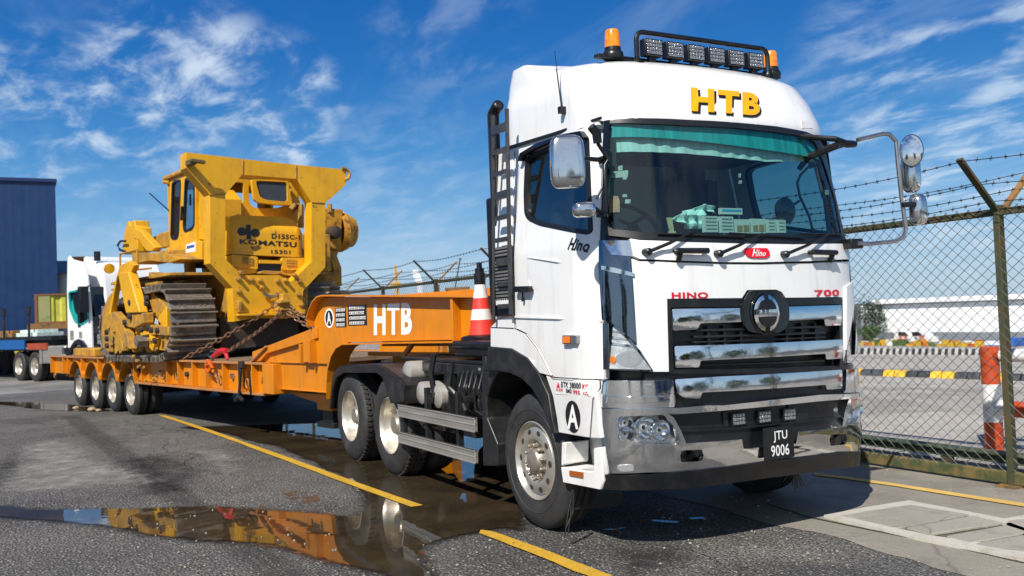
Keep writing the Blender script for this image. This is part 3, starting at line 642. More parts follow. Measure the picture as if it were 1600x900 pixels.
# ---- windscreen
fo = [(-1.064, 2.988), (-0.823, 2.965), (-0.462, 2.963), (-0.067, 2.969), (0.315, 2.967), (0.667, 2.954), (0.841, 2.93), (0.925, 2.886), (1.189, 2.79), (1.222, 2.51), (1.031, 2.113), (0.978, 2.079), (0.387, 2.065), (-0.179, 2.073), (-0.612, 2.093), (-0.972, 2.118), (-1.146, 2.157), (-1.117, 2.46), (-1.081, 2.823)]
gi = [(-1.049, 2.943), (-0.83, 2.924), (-0.47, 2.919), (-0.075, 2.925), (0.307, 2.92), (0.659, 2.911), (0.772, 2.881), (0.824, 2.821), (0.888, 2.648), (0.964, 2.44), (0.954, 2.164), (0.403, 2.127), (-0.164, 2.128), (-0.597, 2.142), (-0.964, 2.17), (-1.109, 2.197), (-1.123, 2.244), (-1.104, 2.457)]
MB().poly([fo, gi], mF, -.03, .008, cut=.05).build('windscreen_frame', SEAL, P, bev=.004)
ws = MB().poly(ring(gi, .01), mF, -.002, -.002, cut=.05).build('windscreen', G_WS, P)
tb = [(-1.049, 2.943), (-0.47, 2.921), (0.659, 2.913), (0.808, 2.844), (0.852, 2.757), (0.211, 2.784), (-0.485, 2.821), (-1.055, 2.846)]
MB().poly(tb, mF, -.03, -.026, cut=.05).build('teal_shade_band', TEAL, ws)
pc = [(-1.023, 2.938), (-0.424, 2.923), (0.301, 2.919), (1.173, 2.926), (1.192, 2.762), (0.253, 2.704), (-0.454, 2.731), (-1.042, 2.743)]
mb = MB(); mb.poly(pc, lambda y, z, o: (frontx(y, z) - .07 + o + .005 * math.sin(y * 38 + 2 * math.sin(y * 9)), y, z), -.004, 0, cut=.012); mb.build('windscreen_curtain', CURT, P)
STK = mat('sticker', (.45, .44, .38), .5, var=.5, vscale=60, fine=.5); STK2 = mat('sticker_orange', (.45, .17, .08), .5, var=.5, vscale=50)
for qd, mt_ in (([(-1.055, 2.598), (-0.967, 2.602), (-0.974, 2.557), (-1.061, 2.553)], STK), ([(-1.018, 2.632), (-0.994, 2.639), (-0.997, 2.606), (-1.022, 2.601)], STK), ([(-1.004, 2.558), (-0.977, 2.557), (-0.986, 2.537), (-1.005, 2.54)], STK), ([(-1.095, 2.406), (-1.078, 2.428), (-1.046, 2.425), (-1.042, 2.385), (-1.052, 2.315), (-1.103, 2.311)], STK2), ([(-1.019, 2.435), (-0.997, 2.435), (-0.998, 2.414), (-1.022, 2.415)], STK), ([(-1.009, 2.399), (-0.979, 2.397), (-0.986, 2.369), (-1.016, 2.37)], STK), ([(-0.101, 2.591), (-0.078, 2.591), (-0.086, 2.56), (-0.108, 2.56)], STK), ([(-0.107, 2.54), (-0.079, 2.54), (-0.087, 2.515), (-0.115, 2.515)], STK), ([(0.832, 2.508), (0.894, 2.513), (0.878, 2.474), (0.824, 2.47)], STK)):
    MB().poly(qd, mF, -.012, -.009).build('sticker', mt_, ws)
# A pillars, cab back wall, floor, roof lining
for sg in (-1, 1):
    mb = MB(); z_ = 2.06; prev = None
    while z_ < 2.99:
        y0 = 1.07 * hw(z_) / 1.24; ys_ = sidey(1.0, z_)
        row = [(frontx(y0, z_) - .035, y0 * sg, z_), (frontx(ys_, z_) - .012, ys_ * sg, z_), (.99, (sidey(.99, z_) - .006) * sg, z_), (.95, (sidey(.95, z_) - .006) * sg, z_), (.95, (y0 - .02) * sg, z_)]
        vs = [mb.bm.verts.new(p_) for p_ in row]
        if prev:
            for k in range(5): mb.bm.faces.new((prev[k], prev[(k + 1) % 5], vs[(k + 1) % 5], vs[k]))
        prev = vs; z_ += .05
    mb.build('pillar', GLOSSB, P, smooth=60)
MB().box((-.40, -1.13, 1.5), (-.36, 1.13, 2.98)).build('cab_back_wall', WHITE, P)
MB().box((-.30, -1.12, 2.9), (.95, 1.12, 2.93)).build('roof_lining', INTER, P)
# ---- roof fairing
def roofz(x, z):
    t = max(0, min(1, (.75 - x) / .85)); t = t * t * (3 - 2 * t)
    t2 = max(0, min(1, (.22 - x) / .3)); t2 = t2 * t2 * (3 - 2 * t2)
    return 2.94 + (z - 2.94) * (1 + .06 * t + .13 * t2)
def hb(h, x):
    t = max(0, min(1, (.5 - x) / .6)); t = t * t * (3 - 2 * t)
    return h + (max(h, 1.10) - h) * t
mb = MB(); rings = []
lv = [2.94, 2.97, 3.0, 3.05, 3.1, 3.15, 3.2, 3.25, 3.29, 3.33, 3.37, 3.4, 3.43, 3.455, 3.475, 3.49, 3.5]
for z_ in lv:
    h = hw(z_); fr = []
    ins = 0.012 if z_ < 2.96 else 0
    for i in range(33):
        y = -h + 2 * h * (.5 - .5 * math.cos(PI * i / 32)); fr.append((frontx(y, z_) + .01 - ins, y, z_))
    xb = -.40 + max(0, (z_ - 3.38)) * .6; xs = fr[-1][0]
    rr_ = .10
    side = [xs + (xb + rr_ - xs) * i / 12 for i in range(1, 13)]
    loop = fr + [(x, hb(h, x), z_) for i, x in enumerate(side)] + [(xb + rr_ * (1 - math.sin(R(a))), hb(h, -.3) - rr_ * (1 - math.cos(R(a))), z_) for a in (30, 60, 90)]
    loop += [(xb + rr_ * (1 - math.sin(R(a))), -hb(h, -.3) + rr_ * (1 - math.cos(R(a))), z_) for a in (90, 60, 30)] + [(x, -hb(h, x), z_) for x in reversed(side)]
    rings.append([mb.bm.verts.new((x, y, roofz(x, z))) for x, y, z in loop])
n = len(rings[0])
for A_, B_ in zip(rings, rings[1:]):
    for k in range(n): mb.bm.faces.new((A_[k], A_[(k + 1) % n], B_[(k + 1) % n], B_[k]))
# crown: shrink the last ring towards the middle in steps
last = rings[-1]
for f_ in (.8, .5, .2):
    nr = [mb.bm.verts.new((v.co.x * f_ + .2 * (1 - f_) , v.co.y * f_, v.co.z + .012 * (1 - f_))) for v in rings[-1]]
    for k in range(n): mb.bm.faces.new((last[k], last[(k + 1) % n], nr[(k + 1) % n], nr[k]))
    last = nr
mb.bm.faces.new(last); mb.bm.faces.new(list(reversed(rings[0])))
rf = mb.build('roof_fairing', WHITE, P, smooth=50)
qs = [(-0.462, 3.027), (0.165, 3.031), (0.277, 3.23), (-0.377, 3.225)]
sh = [(-0.453, 3.013), (0.177, 3.016), (0.289, 3.215), (-0.374, 3.208)]
text_into(MB(), 'HTB', None, mF, .016, .088, 0, sh, 1.22).build('lettering_shadow', LETB, rf, smooth=0, rec=False)
text_into(MB(), 'HTB', None, mF, .020, .062, 0, qs, 1.22).build('lettering', LETY, rf, smooth=0, rec=False)
cpn = [(0.634, 3.038), (0.736, 3.054), (0.774, 2.988), (0.623, 2.973)]
MB().poly(cpn, mF, .008, .014).build('roof_cap', WHITE_D, rf, bev=.003)
# ---- antenna
ab = [(0.562, 3.11), (0.514, 3.413), (0.497, 3.56)]
a0 = MB().tube([(ab[0][0], -1.16, ab[0][1]), (ab[1][0], -1.16, ab[1][1]), (ab[1][0], -1.16, ab[1][1] + .02), (ab[2][0], -1.16, ab[2][1])], [.006, .005, .003, .002], 6)
a0.cbox((ab[0][0], -1.16, ab[0][1]), (.035, .05, .05)).build('antenna', BLACK, P)
# ---- beacons and light bar
def beacon(x, y, z):
    b = MB().lathe([(0, .075), (.02, .08), (.045, .075), (.06, .062), (.085, .06)], (x, y, z), 'Z', 24, True).build('beacon', BLACK, P)
    MB().lathe([(.085, .058), (.12, .056), (.20, .052), (.215, .045), (.222, .0)], (x, y, z), 'Z', 24).build('amber_dome', emis(mat('amber_dome', (.90, .22, .01), .12, spec=.6, var=.35, vscale=25), (1, .25, .01), .12), b)
    return b
beacon(.69, -.78, 3.485); beacon(.69, .78, 3.485)
MB().bar((.69, -.93, 3.495), (.69, .86, 3.495), .06, .03).bar((.76, -.66, 3.46), (.76, .66, 3.46), .05, .025).bar((.6, -.5, 3.50), (.8, -.5, 3.47), .05, .03).bar((.6, .5, 3.50), (.8, .5, 3.47), .05, .03).build('roof_bracket', BLACK, P, bev=.005)
LX = .80
fr = rrect(-.645, 3.435, .64, 3.675, .06, 5)
lb = MB().tube([(LX, a, b) for a, b in fr], .019, 10, True).build('light_bar', BLACK, P)
for i in range(6):
    cy_ = -.50 + .2 * i
    l0 = MB().box((LX - .05, cy_ - .082, 3.505), (LX + .02, cy_ + .082, 3.63)).bar((LX - .02, cy_, 3.44), (LX - .02, cy_, 3.51), .06, .04, (1, 0, 0)).build('work_lamp', BLACK, lb, bev=.006)
    mb = MB()
    for a in range(5):
        for b in range(4):
            yy = cy_ - .056 + .028 * a; z_ = 3.528 + .0265 * b
            mb.box((LX + .02, yy - .012, z_ - .011), (LX + .027, yy + .012, z_ + .011))
    mb.build('led_cells', LEDS, lb, bev=.002)
# ---- mirrors, near side
def shell(c, sx, sy, sz, m, parent, name='mirror', seg=3, rot=None, p=3.2):
    # rounded box (superellipsoid)
    mb = MB(); rings = []; nu, nv = 24, 12
    def sp(a, e): return math.copysign(abs(a) ** e, a)
    e = 2 / p
    for j in range(1, nv):
        ph = -PI / 2 + PI * j / nv; ring_ = []
        for i in range(nu):
            t = 2 * PI * i / nu
            v = Vector((sx * sp(math.cos(ph), e) * sp(math.cos(t), e), sy * sp(math.cos(ph), e) * sp(math.sin(t), e), sz * sp(math.sin(ph), e)))
            if rot: v = rot @ v
            ring_.append(mb.bm.verts.new(Vector(c) + v))
        rings.append(ring_)
    for A_, B_ in zip(rings, rings[1:]):
        for k in range(nu): mb.bm.faces.new((A_[k], A_[(k + 1) % nu], B_[(k + 1) % nu], B_[k]))
    mb.bm.faces.new(list(reversed(rings[0]))); mb.bm.faces.new(rings[-1])
    return mb.build(name, m, parent, smooth=70)
MS = mat('mirror_shell', (.62, .63, .64), .1, .95, dirt=.3, dcol=(.2, .17, .14), dscale=6, rvar=.04)
mc = [(1.138, 2.621), (1.337, 2.607)]
sh1 = shell((mc[0][0], -1.5, mc[0][1]), .06, .112, .175, MS, P, rot=Matrix.Rotation(R(-20), 3, 'Z'), p=4.5)
m2 = [(1.236, 2.299), (1.428, 2.27)]
shell((m2[0][0], -1.45, m2[0][1]), .06, .075, .05, MS, P, rot=Matrix.Rotation(R(-20), 3, 'Z'))
br = [(0.978, 2.881), (0.922, 2.859), (0.932, 2.688), (0.988, 2.689)]
a_ = [(-1.278, 2.878), (-1.234, 2.835), (-1.229, 2.766), (-1.152, 2.663), (-1.352, 2.649), (-1.186, 2.302), (-1.334, 2.318), (-1.181, 2.623), (-1.208, 2.47), (-1.258, 2.392)]
def XA(i, x=1.1): return (x, a_[i][0], a_[i][1])
mb = MB().tube([XA(0), XA(1), XA(2)], [.03, .034, .03], 10).tube([XA(3, 1.06), (mc[0][0] + .02, -1.42, a_[4][1])], .017, 8).tube([XA(5, 1.05), (m2[0][0], -1.38, a_[6][1])], .018, 8).tube([XA(7, 1.08), XA(8, 1.1), XA(9, 1.1)], .009, 6)
mb.tube([XA(2), XA(3), XA(7), XA(5)], .014, 8)
mb.cbox(XA(3, 1.06), (.05, .07, .05)).cbox(XA(5, 1.05), (.05, .06, .05)).build('mirror_arm', BLACK, P, bev=.004)
# ---- mirrors, far side
XM = 1.3
f_ = [(0.467, 2.914), (0.567, 2.92), (0.796, 2.871), (0.913, 2.84), (1.004, 2.844), (0.694, 2.682), (0.715, 2.766), (0.807, 2.823), (1.037, 2.878), (1.322, 2.942), (1.401, 2.942), (1.472, 2.891), (1.481, 2.716), (1.502, 2.452), (1.537, 2.189), (1.5, 2.134), (1.416, 2.1), (1.1, 2.078), (0.978, 2.082), (1.487, 2.386), (1.735, 2.396)]
def XF(i, x=XM): return (x, f_[i][0], f_[i][1])
MB().tube([XF(0, 1.05), XF(1, 1.1), XF(2), XF(3), XF(4)], [.012, .02, .022, .03, .026], 8).tube([XF(5, 1.02), XF(6, 1.1), XF(7), XF(3)], [.02, .03, .03, .02], 8).build('mirror_arm', BLACK, P)
MB().tube([XF(8), XF(9), XF(10), XF(11), XF(12), XF(13), XF(14), XF(15), XF(16), XF(17), XF(18)], .017, 10).build('mirror_tube', STEEL, P)
MB().cbox(XF(18, 1.25), (.10, .13, .075)).build('mirror_clamp', BLACK, P, bev=.008)
MB().bar(XF(19, XM + .02), XF(20, XM + .03), .03, .04).build('mirror_clamp', BLACK, P, bev=.008)
r_ = [(1.586, 2.813), (1.655, 2.645), (1.692, 2.357), (0.965, 1.994)]
shell((XM - .02, r_[1][0], r_[1][1]), .065, .078, .158, MS, P, rot=Matrix.Rotation(R(10), 3, 'Z'))
shell((XM, r_[2][0], r_[2][1]), .06, .080, .125, MS, P, rot=Matrix.Rotation(R(15), 3, 'Z'))
MB().lathe([(-.03, .02), (-.02, .09), (.0, .105), (.012, .10)], (XM + .05, r_[0][0], r_[0][1]), Matrix.Rotation(R(-55), 3, 'Z') @ Matrix.Rotation(R(90), 3, 'Y'), 28, True, sx=1.25, sz=.85).build('round_mirror', CHROME_D, P)
MB().lathe([(.010, .095), (.016, .097), (.024, .06), (.026, .001)], (XM + .05, r_[0][0], r_[0][1]), Matrix.Rotation(R(-55), 3, 'Z') @ Matrix.Rotation(R(90), 3, 'Y'), 28, sx=1.25, sz=.85).build('mirror_glass', CHROME, P)
shell((1.08, r_[3][0] - .02, r_[3][1]), .05, .09, .055, WHITE_D, P, 'marker_housing')
# ---- wipers and grab handles
def wiper(p0, p1, blade):
    a, b = p0, p1
    w_ = MB().tube([mF(a[0], a[1], .045), mF((a[0] * .6 + b[0] * .4), a[1] * .6 + b[1] * .4, .06), mF(b[0], b[1], .035)], [.013, .011, .007], 8)
    w_.lathe([(-.02, .026), (.035, .026), (.045, .018)], mF(a[0], a[1], .02), 'X', 16, True)
    w0 = w_.build('wiper', BLACK, P)
    mb = MB()
    n_ = 10
    pts = [mF(blade[0][0] + (blade[1][0] - blade[0][0]) * i / n_, blade[0][1] + (blade[1][1] - blade[0][1]) * i / n_, .022) for i in range(n_ + 1)]
    mb.tube(pts, .008, 6).build('wiper_blade', SEAL, w0)
wv = [(-0.956, 2.029), (-0.59, 2.168), (-0.425, 2.007), (-0.001, 2.15), (0.179, 1.999), (0.739, 2.163)]
bv = [(-0.832, 2.14), (-0.282, 2.161), (-0.22, 2.15), (0.432, 2.132), (0.534, 2.163), (1, 2.157)]
wiper(wv[0], wv[1], [(-0.857, 2.151), (-0.164, 2.125)]); wiper(wv[2], wv[3], [(-0.293, 2.152), (0.424, 2.122)]); wiper(wv[4], wv[5], [(0.395, 2.152), (1, 2.154)])
for hq in ([(-0.768, 2.03), (-0.526, 2.027), (-0.738, 2.03), (-0.739, 1.963)], [(0.445, 2.014), (0.725, 2.011), (0.689, 2.011), (0.679, 1.941)]):
    MB().tube([mF(hq[0][0], hq[0][1], .055), mF(hq[1][0], hq[1][1], .055)], .02, 8).tube([mF(hq[2][0], hq[2][1], .05), mF(hq[3][0], hq[3][1], .02)], .02, 8).tube([mF(hq[0][0] + .015, hq[0][1], .055), mF(hq[0][0] + .015, hq[0][1], .0)], .016, 8).tube([mF(hq[1][0] - .015, hq[1][1], .055), mF(hq[1][0] - .015, hq[1][1], .0)], .016, 8).build('grab_handle', BLACK, P)
# ---- ladder
lr = [(-0.028, 3.24), (-0.102, 1.646), (-0.265, 3.24), (-0.385, 1.61)]
l_ = MB(); l2 = MB()
def YL(i, y=-1.29): return (lr[i][0], y, lr[i][1])
l_.tube([YL(0), YL(1)], .017, 8).tube([YL(2), YL(3)], .014, 8)
zt, zb = lr[0][1], lr[1][1]
for k in range(9):
    z_ = zt - .13 - k * (zt - zb - .2) / 8; xa = lr[2][0] + .0; xb_ = lr[0][0] - (zt - z_) / (zt - zb) * (lr[0][0] - lr[1][0])
    l_.bar((xa - .02, -1.29, z_), (xb_, -1.29, z_), .03, .035 if k % 3 else .06)
ld = l_.build('ladder', mat('ladder_paint', (.06, .06, .065), .35, .4, dirt=.4, dcol=(.2, .16, .12)), P)
vn = [(-0.293, 2.186), (-0.081, 2.168), (-0.062, 2.082), (-0.294, 2.091), (-0.293, 2.027), (-0.074, 2.021), (-0.092, 1.806), (-0.302, 1.809), (-0.315, 1.774), (-0.095, 1.775), (-0.1, 1.718), (-0.309, 1.719)]
mb = MB().poly([(lr[3][0], vn[1][1] + .02), (lr[1][0], vn[1][1] + .02), (lr[1][0], vn[10][1] - .08), (lr[3][0], vn[10][1] - .08)], pXZ, -1.262, -1.275)
mb.build('intake_box', BLACK, P)
mb = MB(); X0, X1 = lr[3][0] + .03, lr[1][0] - .03
for k in range(16):
    z_ = vn[0][1] - .01 - k * .027
    if k in (3,): continue
    for j in range(6): mb.cbox((X0 + (X1 - X0) * (j + .5) / 6, -1.279, z_), ((X1 - X0) / 8, .008, .015))
mb.build('louvre_slats', mat('dusty_louvre', (.16, .155, .15), .5), ld)
MB().box((X0, -1.283, vn[10][1] + .01), (X1, -1.275, vn[8][1])).build('reflector_plate', WHITE_D, ld)
xp = [(-0.474, 3.316), (-0.61, 1.769), (-0.389, 3.376)]
MB().tube([(xp[2][0] - .02, -1.15, xp[2][1]), (xp[0][0] - .05, -1.15, xp[0][1]), (xp[0][0] - .05, -1.15, xp[0][1] - .7)], .05, 12).box((xp[0][0] - .14, -1.21, 1.66), (xp[0][0] + .06, -.8, 2.62)).tube([(xp[0][0] + .02, -1.2, 3.2), (xp[0][0] + .0, -1.2, 2.6)], .03, 10).build('air_intake', BLACK, P, bev=.02)
# ---- wheels
def tyre_prof(r, wd, s): return [(s * .05, .29 * r / .52), (s * .012, .315 * r / .52), (s * .0, .36 * r / .52), (s * -.004, .42 * r / .52), (s * .012, .47 * r / .52), (s * .03, .502 * r / .52), (s * .05, r * .992), (s * .075, r), (s * .085, r), (s * .088, r * .975), (s * .10, r * .975), (s * .103, r), (s * (wd / 2 - .012), r), (s * (wd / 2 - .01), r * .97), (s * (wd / 2 + .006), r * .97), (s * (wd / 2 + .008), r), (s * (wd - .10), r), (s * (wd - .097), r * .975), (s * (wd - .085), r * .975), (s * (wd - .082), r), (s * (wd - .03), .502 * r / .52), (s * wd, .43 * r / .52), (s * (wd - .02), .3 * r / .52)]
def wheel(parent, x, y, z, s, kind, r=.52, wd=.30, xf=None):
    """s=+1: outer face looks to -Y"""
    k = r / .52
    if kind == 'front': pr = [(.035, .302), (.015, .303), (.010, .295), (.02, .288), (.045, .275), (.05, .262), (.032, .252), (.022, .225), (.016, .185), (.022, .165), (.05, .152), (.062, .14), (.062, .10)]
    else: pr = [(.035, .302), (.012, .303), (.008, .294), (.02, .286), (.05, .272), (.13, .262), (.165, .235), (.178, .17), (.165, .13), (.16, .08)]
    rim = MB().lathe([(s * a, b * k) for a, b in pr], (x, y, z), 'Y', 40).build('wheel', RIM, parent, smooth=40)
    MB().lathe(tyre_prof(r, wd, s), (x, y, z), 'Y', 56).build('tyre', RUBBER, rim, smooth=30)
    mb = MB()
    if kind == 'front':
        mb.lathe([(s * .06, .105), (s * .02, .10), (s * -.005, .082), (s * -.012, .06), (s * -.014, .001)], (x, y, z), 'Y', 28)
        for i in range(10):
            a = 2 * PI * i / 10 + .2; cx_, cz_ = x + .122 * math.cos(a), z + .122 * math.sin(a)
            mb.lathe([(s * .062, .022), (s * .03, .021), (s * .028, .016), (s * .0, .015), (s * -.004, .010)], (cx_, y, cz_), 'Y', 6, True)
        mb.build('hub', mat('worn_hub', (.40, .36, .30), .45, .7, dirt=.6, dcol=(.12, .08, .05), dscale=14), rim, smooth=30)
        mb = MB()
        for i in range(10):
            a = 2 * PI * i / 10; 
            ca, sa = math.cos(a), math.sin(a); rr_ = .222
            pts = []
            for t in range(14):
                tt = 2 * PI * t / 14; du, dv = .019 * math.cos(tt), .026 * math.sin(tt)
                pts.append((x + ca * (rr_ + du) - sa * dv, y + s * (.0185 - (du) * -.1), z + sa * (rr_ + du) + ca * dv))
            mb._add(pts, [tuple(range(14))])
        mb.build('hand_hole', DARKIN, rim, rec=False)
        mb = MB()
        mb.lathe([(s * .001, .385), (s * -.006, .39), (s * -.006, .395), (s * .001, .40)], (x, y, z), 'Y', 56).build('sidewall_rib', RUBBER, rim)
    else:
        mb.lathe([(s * .17, .115 * k), (s * .09, .11 * k), (s * .06, .09 * k), (s * .055, .001)], (x, y, z), 'Y', 24)
        for i in range(10):
            a = 2 * PI * i / 10; cx_, cz_ = x + .155 * k * math.cos(a), z + .155 * k * math.sin(a)
            mb.lathe([(s * .175, .02 * k), (s * .13, .016 * k)], (cx_, y, cz_), 'Y', 6, True)
        mb.build('hub', mat('worn_hub', (.40, .36, .30), .45, .7, dirt=.6, dcol=(.12, .08, .05), dscale=14), rim, smooth=30)
        nl = 52
        for yy in ((.045, .10), (wd - .10, wd - .045)):
            mb = MB()
            for i in range(nl):
                a = 2 * PI * i / nl
                c0_ = (x + (r - .004) * math.cos(a), y + s * (yy[0] + yy[1]) / 2, z + (r - .004) * math.sin(a))
                rt_ = Matrix.Rotation(-a, 3, 'Y')
                mb.cbox(c0_, (.028, yy[1] - yy[0], .034 * k), rt_)
            mb.build('tread_lugs', RUBBER, rim, smooth=0)
    return rim
X1_, X2_ = -3.06, -4.36
wheel(P, 0, -1.205, .52, 1, 'front'); wheel(P, 0, 1.205, .52, -1, 'front')
for X_ in (X1_, X2_):
    for s in (1, -1):
        wheel(P, X_, -1.215 * s, .52, s, 'rear', wd=.28)
        MB().lathe(tyre_prof(.52, .28, s), (X_, -1.215 * s + s * .33, .52), 'Y', 40).build('tyre', RUBBER, P)
# ---- chassis
mb = MB()
for y in (-.42, .42): mb.box((-5.1, y - .04, .78), (.9, y + .04, 1.06))
for x in (-4.9, -4.0, -2.4, -1.4, -.6, .5): mb.box((x - .05, -.4, .82), (x + .05, .4, 1.0))
for X_ in (0, X1_, X2_): mb.tube([(X_, -1.0, .52), (X_, 1.0, .52)], .075, 12).lathe([(-.18, .1), (-.1, .2), (.1, .2), (.18, .1)], (X_, 0, .52), 'Y', 18, True)
mb.build('chassis', BLACKM, P, bev=.006)
# drive axle fenders
def mY(y): return lambda u, v, o: (u, y + o, v)
fo_ = [(-4.977, 0.586), (-4.868, 0.859), (-4.739, 1.047), (-4.468, 1.121), (-3.174, 1.168), (-2.936, 1.124), (-2.636, 1.051), (-2.438, 0.979), (-2.476, 0.814), (-2.854, 0.776), (-2.96, 0.896), (-3.065, 1.034), (-3.25, 1.078), (-4.376, 1.037), (-4.673, 0.967), (-4.843, 0.794), (-4.923, 0.573)]
fs = MB().poly(fo_, mY(-1.24), -.02, .02)
top_ = [(-4.977, 0.586), (-4.868, 0.859), (-4.739, 1.047), (-4.468, 1.121), (-3.174, 1.168), (-2.936, 1.124), (-2.636, 1.051), (-2.438, 0.979), (-2.476, 0.814)]
for a, b in zip(top_, top_[1:]): fs._add([(a[0], -1.26, a[1]), (b[0], -1.26, b[1]), (b[0], -.62, b[1]), (a[0], -.62, a[1]), (a[0], -1.26, a[1] - .02), (b[0], -1.26, b[1] - .02), (b[0], -.62, b[1] - .02), (a[0], -.62, a[1] - .02)], [(0, 1, 2, 3), (4, 7, 6, 5)])
fs.build('rear_fender', BLACKM, P, bev=.006)
# side guard rails
for (pa, zc) in (([(-2.638, 0.778), (-0.873, 0.788), (-0.882, 0.678), (-2.652, 0.64)], 0), ([(-2.649, 0.497), (-0.885, 0.515), (-0.895, 0.406), (-2.661, 0.379)], 1)):
    xa, xb_ = pa[0][0], pa[1][0]; zt = (pa[0][1] + pa[1][1]) / 2; zb = (pa[2][1] + pa[3][1]) / 2
    MB().box((xa, -1.265, zb), (xb_, -1.235, zt)).box((xa, -1.272, zb), (xb_, -1.24, zb + .012)).box((xa, -1.272, zt - .012), (xb_, -1.24, zt)).box((xa, -1.269, (zt + zb) / 2 - .006), (xb_, -1.24, (zt + zb) / 2 + .006)).build('side_guard', ALU, P, bev=.003)
for x in (-2.6, -2.0, -1.3): MB().box((x - .02, -1.234, .42), (x + .03, -1.18, .98)).bar((x, -1.2, .9), (x, -.45, .95), .04, .05).build('guard_bracket', BLACKM, P, bev=.004)
# air tanks
for (px_, r_t) in zip([(-2.729, 1.094), (-2.618, 0.89), (-2.383, 0.898), (-1.978, 0.887)], (.115, .095, .115, .115)):
    MB().lathe([(.5, r_t * .9), (.02, r_t), (-.01, r_t * .97), (-.03, r_t * .7), (-.038, .001)], (px_[0], -1.1, px_[1]), 'Y', 28).build('air_tank', TANK, P)
mb = MB(); random.seed(5)
for (x, z, r_) in ((-1.55, .98, .06), (-1.35, .85, .09), (-1.15, 1.02, .07), (-1.0, .82, .10), (-.95, 1.0, .06), (-1.25, 1.15, .05)):
    mb.lathe([(.3, r_), (.0, r_), (-.02, r_ * .7), (-.022, .001)], (x, -1.02, z), 'Y', 18)
for i in range(8):
    x = -1.6 + i * .1; mb.tube([(x, -1.0, 1.15), (x + .06, -1.08, 1.0), (x + .02, -1.05, .8), (x + .1, -.95, .7)], .013, 6)
mb.box((-1.75, -1.0, .72), (-.85, -.5, 1.12)).box((-1.95, -1.05, .6), (-1.85, -.9, 1.2)).box((-.85, -1.18, .55), (-.78, -.6, 1.3))
mb.box((-2.75, -.9, .5), (-1.6, -.45, .98))
mb.build('engine_pipework', BLACKM, P, bev=.01)
mb = MB().tube([(-1.6, -1.12, 1.22), (-1.62, -1.15, 1.0), (-1.5, -1.1, .9), (-1.45, -1.05, .75)], .028, 8).tube([(-2.0, -1.12, 1.3), (-2.05, -1.14, 1.1), (-2.02, -1.1, .78)], .03, 8)
mb.build('tank_strap', BLACKM, P)
# rear mud guard of the front wheel
mg = [(-0.775, 1.217), (-0.55, 1.246), (-0.48, 1.182), (-0.613, 1.088), (-0.711, 0.97), (-0.727, 0.789), (-0.55, 0.593), (-0.566, 0.408), (-0.834, 0.378), (-0.813, 0.782)]
MB().poly(mg, mY(-1.2), -.02, .3).build('mud_guard', BLACKM, P, bev=.01)
# deck over the chassis and ballast ring carrying the cone
MB().box((-3.3, -.95, 1.20), (-.45, .9, 1.235)).box((-2.6, -1.0, 1.10), (-.5, -.94, 1.2)).build('catwalk', BLACKM, P, bev=.01)
ORF = MB().box((-4.6, -.55, 1.07), (-1.0, -.48, 1.2)).box((-4.6, .48, 1.07), (-1.0, .55, 1.2)).box((-3.2, -.9, 1.165), (-1.2, -.8, 1.195)).build('fifth_wheel_frame', ORANGE, P, bev=.006)
# front mud flap and straps hanging down
mf_ = [(-1.115, 0.353), (-0.685, 0.278), (-0.701, 0.197), (-0.766, 0.181), (-1.115, 0.206)]
MB().poly([(p[0], p[1]) for p in mf_], lambda u, v, o: (.42 + o, u, v), -.006, .006).build('mud_flap', BLACKM, P)
mw = MB()
for pa in ([(-1.235, 0.397), (-1.285, 0.246), (-1.326, 0.074)], [(-1.251, 0.399), (-1.265, 0.221), (-1.298, 0.092)], [(-1.231, 0.383), (-1.248, 0.241), (-1.312, 0.134)]):
    mw.tube([(.62, a, b) for a, b in pa], .005, 5)
mw.build('cable_end', BLACKM, P)
mw = MB()
for i, (dx, dz) in enumerate(((0, -.19), (.02, -.17), (.05, -.16), (.075, -.15), (-.02, -.14), (-.09, -.1))):
    c = [(0.509, 0.405)][0]
    mw.tube([(1.0, c[0] + .0 + dx * .2, c[1]), (1.0, c[0] + dx * .8, c[1] + dz * .6), (1.0, c[0] + dx * 1.4, c[1] + dz)], .006, 5)
mw.build('cable_end', BLACKM, P)
# ---- interior
MB().box((-.25, -1.15, 1.95), (1.05, 1.15, 2.0)).build('cab_floor', INTER, P)
mb = MB()
ys = [-1.1 + 2.2 * i / 12 for i in range(13)]
mb.poly([(y, 0) for y in (-1.1, 1.1)] + [(1.1, 1), (-1.1, 1)], lambda u, v, o: (frontx(u, 2.12) - .05 if v > .5 else .62, u, (2.13 if v > .5 else 2.17) + o), -.25, 0, cut=.15)
mb.build('dashboard', mat('dashboard', (.045, .052, .052), .55), P, bev=.01)
for y in (-.6, .6):
    s0 = MB().box((-.1, y - .27, 2.0), (.4, y + .27, 2.22)).build('seat', SEAT, P, bev=.04)
    MB().cbox((-.14, y, 2.46), (.14, .5, .62)).cbox((-.15, y, 2.8), (.1, .28, .16)).build('backrest', SEAT, s0, bev=.04)
sw = MB(); rotw = Matrix.Rotation(R(50), 3, 'Y')
sw.tube([Vector((.58, -.60, 2.28)) + rotw @ Vector((.22 * math.cos(2 * PI * k / 28), .22 * math.sin(2 * PI * k / 28), 0)) for k in range(28)], .016, 8, True)
sw.tube([(.58, -.6, 2.28), (.75, -.6, 2.1)], .04, 8)
for a in (0, 120, 240): sw.tube([(.58, -.6, 2.28), Vector((.58, -.60, 2.28)) + rotw @ Vector((.21 * math.cos(R(a)), .21 * math.sin(R(a)), 0))], .014, 6)
sw.build('steering_wheel', BLACK, P)
